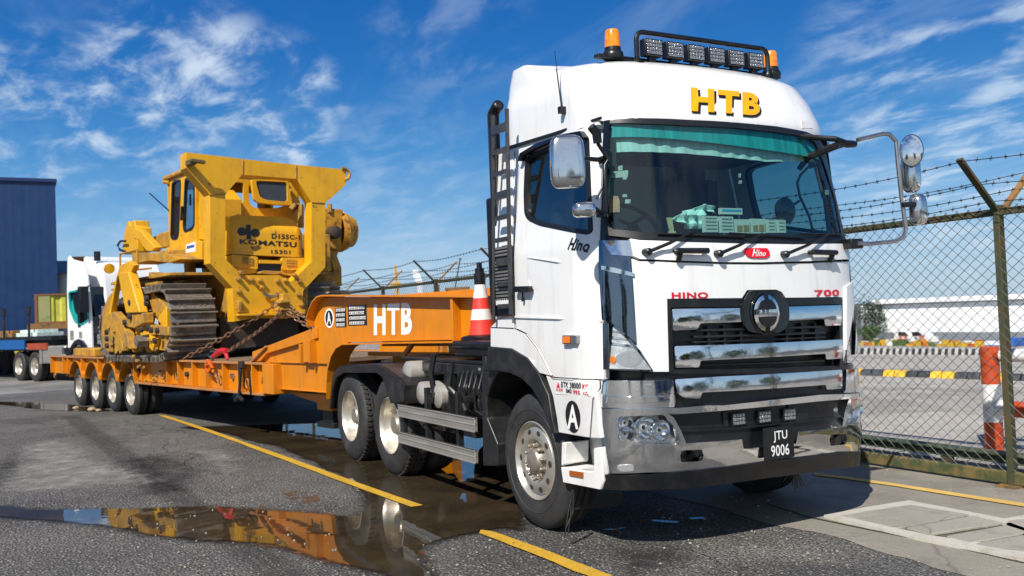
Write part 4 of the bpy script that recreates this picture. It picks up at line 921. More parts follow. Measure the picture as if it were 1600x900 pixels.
# inside mirror wand seen through the glass
iv = [(0.714, 2.701), (0.606, 2.623), (0.564, 2.558), (0.585, 2.453), (0.672, 2.306), (0.707, 2.179), (0.423, 2.344), (0.577, 2.421), (0.756, 2.457), (0.83, 2.244)]
MB().tube([(1.12, a, b) for a, b in iv[:6]], .010, 6).tube([(1.12, *iv[6]), (1.12, *iv[7])], .01, 6).build('round_mirror_wand', BLACK, P)
MB().lathe([(-.03, .02), (-.01, .095), (.01, .1), (.02, .06), (.022, .001)], (1.12, iv[6][0], iv[6][1]), 'X', 24).build('round_mirror', GLOSSB, P)

# ================================================================== LOWBED TRAILER
trl = thing('lowbed_trailer', 'long orange lowbed trailer with gooseneck lettered HTB, hitched behind the white truck', 'trailer', tuple(TO), TH)
P = trl
def mN(n0): return lambda u, v, o: (u, n0 - o, v)
DW = 3.0
# deck
dm = MB().box((-12.4, .02, 1.03), (-.75, DW - .02, 1.09))
dm.build('deck', mat('worn_deck', (.20, .13, .08), .8, dirt=.8, dcol=(.07, .06, .05), dscale=4, bump=.006, bscale=30, stretch=(.3, 3, 1)), P)
def side(n0, s):
    f = lambda u, v, o: (u, n0 - o * s, v)
    # web plate with wheel arches
    wc = (-6.90, -8.04, -9.22, -10.46)
    top = [(-12.55, 1.10), (-.72, 1.10), (-.72, .66), (-6.30, .68)]
    pr = []
    for c in wc:
        pr += [(c + .50 * math.cos(R(a)), .50 + .50 * math.sin(R(a))) for a in range(25, 156, 13)]
    pr += [(-11.3, .69), (-12.3, .69), (-12.55, .56)]
    MB().poly(top + pr, f, -.03, -.0 + .0).build('side_beam', ORANGE, P, bev=.004)
    mb = MB().box((-12.55, n0 - .10 if s > 0 else n0, 1.075), (-.72, n0 + (.0 if s > 0 else .10), 1.105))
    mb.build('top_flange', ORANGE_R, P, bev=.004)
    MB().box((-6.3, n0 - .10 if s > 0 else n0, .635), (-.72, n0 + (.02 if s > 0 else .10), .665)).build('bottom_flange', ORANGE_R, P, bev=.004)
    for x in (-12.45, -11.35, -10.98, -9.84, -8.63, -7.47, -6.35, -5.90, -4.60, -4.05, -3.40, -2.83, -2.15, -1.56, -1.09):
        zb = .70 if x < -6.3 else .665
        if x in (-9.84, -8.63, -7.47): zb = .80
        MB().box((x - .012, n0 - .095 * s if s > 0 else n0, zb), (x + .012, n0 if s > 0 else n0 + .095, 1.075)).build('beam_rib', ORANGE, P, bev=.003)
    for c in wc:
        mb = MB(); pts = [(c + .50 * math.cos(R(a)), .50 + .50 * math.sin(R(a))) for a in range(15, 166, 10)]
        for a, b in zip(pts, pts[1:]): mb._add([(a[0], n0 - .06 * s, a[1]), (b[0], n0 - .06 * s, b[1]), (b[0], n0 + .45 * s, b[1]), (a[0], n0 + .45 * s, a[1]), (a[0], n0 - .06 * s, a[1] + .012), (b[0], n0 - .06 * s, b[1] + .012), (b[0], n0 + .45 * s, b[1] + .012), (a[0], n0 + .45 * s, a[1] + .012)], [(0, 1, 2, 3), (4, 7, 6, 5), (0, 4, 5, 1)])
        mb.build('wheel_arch', ORANGE, P)
    # front end block
    MB().box((-.72, n0 - .10 * s if s > 0 else n0 - .1, .67), (-.38, n0 + .1, 1.09)).build('end_block', ORANGE, P, bev=.006)
side(0, 1); side(DW, -1)
MB().box((-.378, .03, .74), (1.03, .10, 1.105)).box((-.378, .0, 1.105), (1.08, .25, 1.12)).box((-.378, .0, .735), (1.08, .12, .748)).build('lower_beam', ORANGE, P, bev=.004)
MB().poly([(-.72, .66), (1.0, .66), (1.0, .55), (.1, .55), (-.4, .60)], mN(.3), -.02, 0).build('belly_plate', ORANGE, P)
for x in (-11.8, -5.5, -4, -2.5, -1.0): MB().box((x - .08, .1, .62), (x + .08, DW - .1, 1.02)).build('cross_beam', ORANGE, P)
MB().box((-12.2, .9, .55), (-.3, 1.1, 1.02)).box((-12.2, 1.9, .55), (-.3, 2.1, 1.02)).box((-5.9, .15, .80), (-.8, 2.8, .84)).build('main_beam', DARKIN, P)
# gooseneck side: sloping rail, gusset, neck
def neck(n0, s):
    f = lambda u, v, o: (u, n0 - o * s, v)
    MB().poly([(-1.19, 1.10), (-1.19, 1.26), (-.70, 1.33), (.43, 1.34), (.43, 1.105)], f, -.06, -.03).build('gusset_plate', ORANGE, P)
    MB().bar((-1.17, n0 - .02 * s, 1.11), (-.66, n0 - .02 * s, 1.335), .10, .025).build('gusset_edge', ORANGE_R, P, bev=.003)
    MB().poly([(-1.19, 1.255), (-.66, 1.345), (.80, 1.59), (.80, 1.44), (-.70, 1.235), (-.93, 1.12), (-1.19, 1.105)], f, -.04, .03).build('sloping_rail', ORANGE, P, bev=.006)
    body = [(-.9, 1.105), (.43, 1.105), (1.06, 1.02), (1.13, .80), (1.17, .80), (1.21, 1.05), (1.30, 1.22), (1.42, 1.33), (1.56, 1.385), (1.75, 1.395)]
    out = [(.99, .69), (1.11, .69), (1.13, .90), (1.17, 1.06), (1.27, 1.24), (1.40, 1.34), (1.56, 1.385), (3.02, 1.40), (3.86, 1.405), (5.0, 1.41), (5.0, 1.79), (3.86, 1.845), (2.5, 1.905), (1.12, 1.965), (.98, 1.955), (.86, 1.90), (.75, 1.80), (.69, 1.68), (.68, 1.105), (.99, 1.105)]
    MB().poly(out, f, -.05, 0).build('gooseneck', ORANGE, P, bev=.004)
    fl = MB(); pts = [(.69, 1.60), (.70, 1.70), (.77, 1.81), (.87, 1.905), (.99, 1.962), (1.12, 1.975), (2.5, 1.912), (3.86, 1.852), (5.0, 1.80)]
    for a, b in zip(pts, pts[1:]): fl._add([(a[0], n0 - .12 * s, a[1]), (b[0], n0 - .12 * s, b[1]), (b[0], n0 + .15 * s, b[1]), (a[0], n0 + .15 * s, a[1]), (a[0], n0 - .12 * s, a[1] + .018), (b[0], n0 - .12 * s, b[1] + .018), (b[0], n0 + .15 * s, b[1] + .018), (a[0], n0 + .15 * s, a[1] + .018)], [(0, 3, 2, 1), (4, 5, 6, 7), (0, 1, 5, 4), (2, 3, 7, 6)])
    fl.build('neck_flange', ORANGE, P)
    fl = MB(); pts = [(1.12, .69), (1.14, .90), (1.18, 1.06), (1.28, 1.23), (1.41, 1.33), (1.56, 1.375), (3.02, 1.39), (5.0, 1.40)]
    for a, b in zip(pts, pts[1:]): fl._add([(a[0], n0 - .10 * s, a[1]), (b[0], n0 - .10 * s, b[1]), (b[0], n0 + .18 * s, b[1]), (a[0], n0 + .18 * s, a[1]), (a[0], n0 - .10 * s, a[1] - .016), (b[0], n0 - .10 * s, b[1] - .016), (b[0], n0 + .18 * s, b[1] - .016), (a[0], n0 + .18 * s, a[1] - .016)], [(0, 3, 2, 1), (4, 5, 6, 7), (0, 1, 5, 4), (2, 3, 7, 6)])
    fl.build('neck_flange', ORANGE, P)
    for x, z0, z1 in ((.44, 1.12, 1.37), (.70, 1.12, 1.42), (3.86, 1.40, 1.85)):
        MB().box((x - .02, min(n0, n0 - .10 * s), z0), (x + .02, max(n0, n0 - .10 * s), z1)).build('neck_rib', ORANGE, P, bev=.003)
neck(0, 1); neck(2.2, -1)
MB().box((.48, -.07, 1.13), (.64, .0, 1.40)).build('hinge_box', ORANGE, P, bev=.004)
for x in (1.9, 2.6, 3.3): MB().box((x - .05, .05, 1.42), (x + .05, 2.15, 1.5)).build('neck_cross_member', ORANGE, P)
MB().box((1.2, .7, 1.30), (4.9, .8, 1.42)).box((1.2, 1.5, 1.30), (4.9, 1.6, 1.42)).bar((2.3, .3, 1.18), (2.6, .3, 1.42), .05, .05).box((1.5, .3, 1.20), (3.4, .36, 1.25)).build('neck_underframe', ORANGE, P)
MB().box((1.0, .1, 1.93), (4.9, 2.1, 1.74)).build('neck_top_plate', ORANGE, P)
# neck lettering and plates
q_ = [(2.155, 1.468), (2.964, 1.47), (2.988, 1.827), (2.18, 1.83)]
def mT(u, v, o): return (u, -o, v)
text_into(MB(), 'HTB', None, mT, .002, .05, 0, q_, 1.16).build('lettering', LETW, P, smooth=0, rec=False)
ov = [(1.092, 1.694), (1.082, 1.557)]
bd = MB().poly(circ(ov[0][0], ov[0][1], .12, .125), mT, 0, .003).build('class_badge', LETW, P)
bd2 = MB().poly(circ(ov[0][0], ov[0][1], .095, .10), mT, .003, .0045).build('badge_field', LETB, bd)
word('A', [(ov[0][0] - .052), ov[0][1] - .075, ov[0][0] + .052, ov[0][1] + .075], mT, .006, LETW, bd, bold=.03)
for (u0, v0, u1, v1, rows, cols) in ((*([(1.255, 1.575), (1.522, 1.821)][0]), *([(1.255, 1.575), (1.522, 1.821)][1]), 4, 3), (*([(1.569, 1.59), (2.011, 1.836)][0]), *([(1.569, 1.59), (2.011, 1.836)][1]), 4, 6)):
    pp = MB().poly([(u0, v0), (u1, v0), (u1, v1), (u0, v1)], mT, 0, .004).build('data_plate', LETB, P)
    mb = MB(); rnd = random.Random(rows * cols)
    for r_ in range(rows):
        zc = v1 - (v1 - v0) * (r_ + .5) / rows; hh = (v1 - v0) / rows * .30
        u = u0 + (u1 - u0) * .08
        while u < u1 - (u1 - u0) * .12:
            w_ = rnd.uniform(.018, .04); w_ = min(w_, u1 - .02 - u)
            # small illegible characters
            mb.poly([(u, zc - hh), (u + w_ * .3, zc - hh), (u + w_ * .3, zc + hh), (u, zc + hh)], mT, .004, .005)
            mb.poly([(u + w_ * .45, zc + hh * rnd.choice((-.2, .3))), (u + w_, zc + hh * .3), (u + w_, zc + hh), (u + w_ * .45, zc + hh)], mT, .004, .005)
            mb.poly([(u + w_ * .5, zc - hh), (u + w_ * .9, zc - hh), (u + w_ * .9, zc - hh * .3), (u + w_ * .5, zc - hh * .3)], mT, .004, .005)
            u += w_ + .012
    mb.build('plate_lettering', LETW, pp, smooth=0, rec=False)
# landing leg
lg = MB().box((.02, .35, .44), (.42, .62, 1.05)).build('landing_leg', ORANGE, P, bev=.006)
MB().box((.07, .40, .27), (.36, .58, .46)).box((-.02, .36, .20), (.44, .64, .27)).build('leg_foot', BLACKM, lg, bev=.006)
# bolts, hooks and tie points along the beam
mb_y = [(-6.499, 0.846), (-6.249, 0.873), (-5.107, 0.864), (-4.891, 0.83), (-4.692, 0.81), (-4.307, 0.832), (-4.204, 0.847), (-3.817, 0.864), (-2.754, 0.882), (-2.423, 0.845), (-1.942, 0.88), (-1.45, 0.828), (-1.353, 0.789)]
for i, (u, v) in enumerate(mb_y):
    if i % 3 == 0: MB().tube([(u + .05 * math.cos(2 * PI * k / 12), -.05, v + .07 * math.sin(2 * PI * k / 12)) for k in range(12)], .012, 6, True).build('tie_ring', ORANGE_R, P)
    else: MB().lathe([(.0, .045), (-.05, .04), (-.055, .0)], (u, 0, v), 'Y', 10).build('bolt', DARKIN if i % 2 else STEEL, P)
MB().bar((-.88, -.02, .80), (-.82, -.02, .98), .05, .02).build('side_reflector', mat('brown_bar', (.25, .11, .03), .5), P)
# hanging latch straps
hs_ = [(-1.357, 1.072), (-1.431, 0.9), (-1.47, 0.601), (-1.603, 0.542), (-1.322, 0.544)]
MB().bar((hs_[0][0], -.13, hs_[0][1]), (hs_[2][0], -.13, hs_[2][1] + .02), .05, .03, (0, 1, 0)).tube([(hs_[2][0], -.13, hs_[2][1]), (hs_[3][0], -.13, hs_[3][1])], .035, 8).tube([(hs_[2][0], -.13, hs_[2][1]), (hs_[4][0], -.13, hs_[4][1])], .03, 8).cbox((hs_[0][0], -.13, hs_[0][1]), (.12, .05, .1)).build('hanging_hook', BLACKM, P, bev=.006)
MB().bar((hs_[0][0] - .12, -.11, 1.08), (hs_[0][0] - .12, -.11, .82), .05, .02, (0, 1, 0)).bar((-1.13, -.11, .99), (-1.10, -.11, .64), .03, .02, (0, 1, 0)).build('lashing_bar', BLACKM, P)
# rear bolster cover
MB().box((-11.0, .05, 1.09), (-9.4, .5, 1.28)).build('rear_box', YELD, P, bev=.03)
# wheels
TR = .43
for c in (-6.88, -8.03, -9.2, -10.45):
    wheel(P, c, .0, TR, 1, 'rear', TR, .24)
    MB().lathe(tyre_prof(TR, .24, 1), (c, .27, TR), 'Y', 36).build('tyre', RUBBER, P)
    wheel(P, c, DW, TR, -1, 'rear', TR, .24)
    MB().tube([(c, .1, TR), (c, DW - .1, TR)], .06, 10).build('axle', BLACKM, P)

# ================================================================== BULLDOZER
DO = (-5.5, 1.35, 1.1)
doz = thing('bulldozer', 'old yellow crawler bulldozer lettered KOMATSU with a big portal frame, chained on the orange trailer', 'bulldozer', tuple(W3(*DO)), TH)
P = doz
def DB(mb, name, m, par=None, **k): return mb.build(name, m, par or P, off=DO, **k)
def mS(s0): return lambda u, v, o: (s0 + o, u, v)
def mTn(n0): return lambda u, v, o: (u, n0 - o, v)
# ---- portal frame
FS = -3.3
out = [(-0.112, 4.529)] + [(0.417, 4.512), (0.855, 4.494), (1.849, 4.468), (2.869, 4.451), (2.843, 4.166), (2.409, 3.802), (2.363, 2.635)] + [(2.376, 2.842), (2.355, 2.628), (1.907, 2.216), (1.884, 1.816), (1.722, 1.771), (1.574, 1.736), (1.075, 1.77), (0.615, 1.717)] + [(0.607, 2.283)] + [(0.231, 2.698), (0.268, 3.844), (-0.12, 4.269)]
inn = [(0.833, 4.221), (1.854, 4.213), (2.132, 3.814), (2.091, 2.724), (1.946, 2.609)] + [(2.095, 2.735), (1.683, 2.376), (1.456, 2.496), (0.765, 2.499), (0.689, 2.586)] + [(0.496, 2.771), (0.531, 3.858)]
fr = DB(MB().poly([out, inn], mS(FS), -.27, 0), 'portal_frame', YEL, bev=.008)
for a in ([(0.854, 4.487), (0.845, 4.227)], [(1.849, 4.457), (1.84, 4.217)], [(0.249, 3.843), (0.519, 3.87)], [(2.132, 3.809), (2.409, 3.807)]):
    DB(MB().tube([(FS + .004, *a[0]), (FS + .004, *a[1])], .012, 6), 'weld_seam', YELD, fr)
# lifting hooks
hk = [(-0.092, 4.342), (0.086, 4.356)]
DB(MB().bar((FS, hk[0][0], hk[0][1]), (FS + .22, hk[0][0] + .02, hk[0][1] + .0), .10, .09).bar((FS + .22, hk[0][0] - .05, hk[0][1] + .02), (FS + .22, hk[0][0] + .20, hk[0][1]), .07, .06), 'lifting_hook', mat('dark_worn_hook', (.12, .08, .03), .6), fr, bev=.015)
hk = [(2.791, 4.361)]
DB(MB().tube([(FS + .02, hk[0][0] + .13 * math.cos(R(a)), hk[0][1] + .11 * math.sin(R(a))) for a in range(-80, 110, 20)], .03, 8), 'lifting_hook', YELD, fr)
# bolts on the lower plate
for (u, v) in [(0.706, 2.434), (0.935, 2.426), (1.085, 2.409), (1.104, 2.288), (0.699, 2.228), (1.831, 2.392), (1.562, 2.406), (1.81, 2.154), (1.848, 1.972), (1.417, 2.396), (0.693, 2.032), (0.691, 1.989), (0.69, 1.935), (1.736, 2.495), (0.744, 2.543)]:
    DB(MB().lathe([(0, .045), (.03, .045), (.032, .03), (.09, .028), (.092, .0)], (FS, u, v), 'X', 8), 'bolt', YELD, fr)
a = [(0.66, 2.066), (0.739, 2.064), (0.744, 1.868), (0.665, 1.871)]
DB(MB().poly(a, mS(FS), 0, .08), 'plate_lug', YELD, fr, bev=.01)
a = [(0.646, 1.839), (1.409, 1.848), (1.874, 1.88), (1.872, 1.812), (1.407, 1.793), (0.645, 1.806)]
DB(MB().poly(a, mS(FS), 0, .12), 'bottom_ledge', YEL, fr, bev=.006)
a = [(1.124, 2.188), (1.181, 2.132), (1.347, 2.122), (1.431, 2.143), (1.361, 2.184)]
DB(MB().tube([(FS + .06, *p) for p in a], .025, 8), 'grab_rail', STEEL, fr)
a = [(1.408, 2.161), (1.511, 2.159), (1.536, 2.054), (1.519, 1.909), (1.489, 1.754), (1.357, 1.747), (1.325, 1.848), (1.344, 2.047), (1.405, 2.079)]
DB(MB().poly(a, mS(FS), 0, .22), 'tow_hitch', YELD, fr, bev=.012)
a = [(1.296, 2.044), (1.487, 2.051), (1.485, 2.007), (1.283, 1.996)]
DB(MB().poly(a, mS(FS + .15), 0, .2), 'hitch_jaw', YELD, fr, bev=.01)
a = [(1.316, 1.915), (1.483, 1.921), (1.482, 1.877), (1.314, 1.871)]
DB(MB().poly(a, mS(FS + .1), 0, .2), 'hitch_jaw', YELD, fr, bev=.01)
# main hull behind the frame
h0 = [(0.863, 2.634), (2.21, 2.635), (2.178, 1.766), (0.834, 1.766)]
DB(MB().poly(h0, mS(-3.66), -3.2, 0), 'hull', YELD, bev=.02)
DB(MB().box((-7.0, .62, 1.25), (-3.9, 2.1, 1.8)), 'belly', DARKIN)
# ---- engine hood (rear)
hd_o = [(0.726, 2.885), (0.755, 3.365), (0.789, 3.49), (0.851, 3.571), (1.008, 3.61), (1.059, 3.587), (1.364, 3.594), (1.662, 3.593), (1.939, 3.578), (2.022, 3.534), (2.069, 3.432), (2.126, 3.278), (2.115, 2.836)]
def mH(u, v, o):
    e = max(0, v - 3.34); g = max(0, abs(u - 1.43) - .60)
    return (-3.62 + o - .9 * e * (o > -.5) - .8 * g * (o > -.5), u, v)
hood = DB(MB().poly(hd_o, mH, -.7, 0, cut=.08, cutaxis=2), 'hood', YEL, bev=.03, seg=3)
DB(MB().poly([(p[0], min(p[1], 3.56)) for p in hd_o], mS(-4.2), -1.6, 0), 'hood_rear', YEL, hood)
ch = [(0.831, 3.343), (2.098, 3.303), (1.993, 3.507), (0.889, 3.543)]
lowp_ = [(0.738, 2.873), (1.218, 2.848), (1.21, 2.628), (0.731, 2.664)]
for a in ([(0.733, 2.873), (1.204, 2.84), (1.197, 2.615), (0.726, 2.664)], [(1.657, 2.827), (2.109, 2.823), (2.106, 2.602), (1.649, 2.602)]):
    pan = DB(MB().poly(roundpoly(a, .03, 3), mS(-3.6), -.4, .02), 'grille_panel', YEL, hood, bev=.008)
b2_ = [(0.734, 2.826), (1.201, 2.83), (1.192, 2.56), (0.897, 2.516), (0.726, 2.583)]
DB(MB().poly(b2_, mS(-3.61), -.3, 0), 'lower_panel', YEL, hood, bev=.01)
b2_ = [(1.662, 2.823), (2.115, 2.827), (2.105, 2.581), (1.899, 2.478), (1.652, 2.536)]
DB(MB().poly(b2_, mS(-3.61), -.3, 0), 'lower_panel', YEL, hood, bev=.01)
vents = [[(0.92, 2.819), (1.102, 2.805)], [(0.919, 2.774), (1.1, 2.761)], [(0.917, 2.73), (1.099, 2.716)], [(1.739, 2.785), (1.928, 2.781)], [(1.737, 2.742), (1.926, 2.737)], [(1.736, 2.698), (1.925, 2.694)]]
for a in vents: DB(MB().bar((-3.575, *a[0]), (-3.575, *a[1]), .03, .03), 'vent', YELD, hood)
a = [(1.219, 2.785), (1.648, 2.77), (1.646, 2.715), (1.217, 2.722)]
DB(MB().poly(a, mS(-3.6), -.1, .03), 'radiator_bar', YEL, hood, bev=.004)
a = [(1.21, 2.722), (1.646, 2.719), (1.641, 2.571), (1.204, 2.571)]
DB(MB().poly(a, mS(-3.6), -.1, -.02), 'radiator_opening', BLACK, hood)
a = [(1.197, 2.571), (1.277, 2.589), (1.641, 2.571), (1.578, 2.529), (1.431, 2.514), (1.191, 2.537)]
DB(MB().poly(a, mS(-3.55), -.1, .08), 'radiator_lip', YELD, hood, bev=.01)
# lettering on the hood
q_ = [(0.898, 3.035), (1.961, 3.015), (1.972, 3.106), (0.901, 3.134)]
def wordD(txt, q_, s0, m, par, bold=.03): return text_into(MB(), txt, None, mS(s0), 0, bold, 0, q_).build('lettering', m, par, off=DO, smooth=0, rec=False)
q2_ = [(0.893, 3.063), (1.975, 3.015), (1.978, 3.113), (0.896, 3.147)]
wordD('KOMATSU', q2_, -3.616, LETB, hood, .05)
q2_ = [(1.492, 3.165), (2.045, 3.156), (2.048, 3.239), (1.495, 3.261)]
wordD('D155C-1', q2_, -3.616, LETB, hood, .045)
q2_ = [(1.474, 2.898), (1.844, 2.892), (1.847, 2.962), (1.476, 2.967)]
wordD('15301', q2_, -3.616, LETB, hood, .03)
lg_ = [(0.945, 3.279), (1.187, 3.263), (1.062, 3.273)]
cx_, cz_ = lg_[2]
DB(MB().poly(circ(*lg_[0], .085, .075), mS(-3.62), 0, .004).poly(circ(*lg_[1], .085, .075), mS(-3.62), 0, .004), 'maker_mark', LETB, hood)
DB(MB().poly([(cx_ - .04, cz_ - .13), (cx_ + .045, cz_ - .13), (cx_ + .045, cz_ + .13), (cx_ - .04, cz_ + .13)], mS(-3.62), 0, .005).poly([(cx_ - .18, cz_ - .03), (cx_ + .18, cz_ - .04), (cx_ + .18, cz_ + .02), (cx_ - .18, cz_ + .03)], mS(-3.62), 0, .006), 'maker_mark', LETB, hood)
dmg = [(1.092, 3.006), (1.225, 3.054), (1.295, 3.005), (1.235, 2.966), (1.16, 2.94)]
DB(MB().poly(dmg, mS(-3.62), 0, .005), 'scorch_patch', mat('scorched_paint', (.10, .05, .01), .8), hood)
# ---- operator cab
CN = .42
cab_s = [(-5.597, 4.45), (-4.909, 4.439), (-4.333, 4.21), (-4.415, 3.209), (-5.704, 3.177), (-5.291, 4.579), (-3.966, 4.06)]
sL = cab_s[0][0]; sR = cab_s[2][0]
cz0 = 2.95; cz1 = [(-4.909, 4.439)][0][1]
w1 = [(-5.443, 4.336), (-5.308, 4.365), (-5.023, 4.344), (-5.014, 4.277), (-5.19, 3.357), (-5.29, 3.287), (-5.544, 3.31), (-5.598, 3.368)]
w2 = [(-4.763, 4.341), (-4.361, 4.189), (-4.421, 3.462), (-4.534, 3.393), (-4.905, 3.382), (-4.952, 3.49), (-4.806, 4.249)]
cabp = [(-5.581, 4.456), (-4.895, 4.437), (-4.306, 4.295), (-4.397, 3.182), (-5.705, 3.169)]
W1 = roundpoly(w1, .04, 2); W2 = roundpoly(w2, .04, 2)
cabm = DB(MB().poly([cabp, ring(W1, .0), ring(W2, 0)], mTn(CN), -.05, 0), 'operator_cab', YEL, bev=.006)
for W_ in (W1, W2):
    DB(MB().poly([ring(W_, .012), ring(W_, -.03)], mTn(CN), -.02, .012), 'window_seal', SEAL, cabm)
    DB(MB().poly(W_, mTn(CN), -.016, -.016), 'window', G_DOZ, cabm)
N1 = 2.40
# rear wall with openings, front wall, roof, far side
ca = [min(p[0] for p in cabp), max(p[0] for p in cabp)]
zt_ = 4.42
DB(MB().poly([[(CN, 2.9), (N1, 2.9), (N1, zt_), (CN, zt_)], roundpoly([(0.903, 3.856), (1.251, 3.857), (1.313, 3.915), (1.33, 4.264), (1.103, 4.255), (0.912, 4.14)], .05, 2), roundpoly([(1.429, 4.243), (2.268, 4.273), (2.264, 3.92), (1.976, 3.821), (1.529, 3.796), (1.422, 3.881)], .08, 3)], mS(-4.35), -.05, 0), 'cab_rear_wall', YEL, cabm, bev=.004)
DB(MB().poly([[(CN, 2.9), (N1, 2.9), (N1, zt_), (CN, zt_)], [(CN + .2, 3.4), (N1 - .2, 3.4), (N1 - .2, zt_ - .15), (CN + .2, zt_ - .15)]], mS(ca[0] + .05), -.05, 0), 'cab_front_wall', YEL, cabm)
DB(MB().poly([[(ca[0], 2.9), (ca[1] - .06, 2.9), (ca[1] - .06, zt_), (ca[0], zt_)], [(ca[0] + .2, 3.3), (ca[1] - .2, 3.3), (ca[1] - .2, zt_ - .15), (ca[0] + .2, zt_ - .15)]], mTn(N1), -.05, 0), 'cab_side_wall', YEL, cabm)
DB(MB().box((ca[0] - .12, CN - .06, zt_), (ca[1] + .02, N1 + .05, zt_ + .10)), 'cab_roof', YELD, cabm, bev=.04)
DB(MB().box((ca[0], CN + .06, 2.86), (ca[1] - .06, N1 - .06, 2.92)), 'cab_floor', DARKIN, cabm)
DB(MB().box((-6.2, 1.1, 2.92), (-5.75, 1.6, 3.3)).box((-6.25, 1.1, 3.3), (-6.1, 1.6, 3.85)), 'operator_seat', mat('worn_seat', (.20, .05, .04), .7), cabm, bev=.04)
lb_ = [(-5.795, 3.166), (-4.417, 3.184), (-4.041, 3.139), (-4.067, 2.818), (-4.798, 2.837), (-5.81, 2.997)]
DB(MB().poly(lb_, mTn(CN), -1.6, .03), 'cab_base', YEL, cabm, bev=.01)
pl_ = [(-4.769, 3.137), (-4.315, 3.154), (-4.329, 2.98), (-4.782, 2.985)]
pp = DB(MB().poly(pl_, mTn(.388), 0, .004), 'notice_plate', LETW, cabm)
q3_ = [(-4.728, 3.052), (-4.369, 3.058), (-4.365, 3.108), (-4.723, 3.108)]
DB(MB().poly(q3_, mTn(.388), .004, .006), 'notice_print', mat('blue_print', (.05, .1, .3), .5), pp)
bx = [(-4.321, 4.107), (-3.993, 3.89), (-4.04, 3.151), (-4.395, 3.207)]
DB(MB().poly(bx, mTn(CN), -.7, -.05), 'cab_corner_box', YEL, cabm, bev=.01)
hn = [(-4.885, 3.844), (-4.941, 3.591), (-4.472, 4.011), (-4.488, 3.81)]
DB(MB().tube([(hn[0][0], .38, hn[0][1]), (hn[1][0], .38, hn[1][1])], .025, 6).tube([(hn[2][0], .38, hn[2][1]), (hn[3][0], .38, hn[3][1])], .02, 6), 'cab_handle', BLACK, cabm)
an = [(-6.626, 4.301), (-5.646, 3.862)]
DB(MB().tube([(an[0][0], CN - .02, an[0][1]), (an[1][0], CN - .02, an[1][1])], .012, 6), 'antenna', BLACK, cabm)
kn = [(-5.789, 4.41), (-5.566, 4.374)]
DB(MB().tube([(kn[0][0], CN - .03, kn[0][1]), (kn[1][0], CN, kn[1][1])], .04, 8), 'cab_lamp', YELD, cabm)
# tilting rear window in its yellow frame
wf = [(1.413, 4.3), (2.138, 4.339), (2.222, 3.86), (1.905, 3.854), (1.541, 3.879), (1.455, 3.929)]
wi = [(1.495, 4.285), (2.116, 4.292), (2.115, 3.949), (2.051, 3.924), (1.683, 3.941), (1.573, 3.988)]
w_ = DB(MB().poly([roundpoly(wf, .04, 3), ring(roundpoly(wi, .06, 3), 0)], mS(-4.2), -.08, 0), 'window_frame', YEL, cabm, bev=.008)
DB(MB().poly(ring(roundpoly(wi, .06, 3), .005), mS(-4.24), 0, .01), 'window', mat('dim_window', (.05, .07, .10), .06, coat=.6), cabm)
DB(MB().box((-5.4, .7, 2.75), (-4.1, 2.2, 3.0)), 'hood_neck', DARKIN, bev=.03)
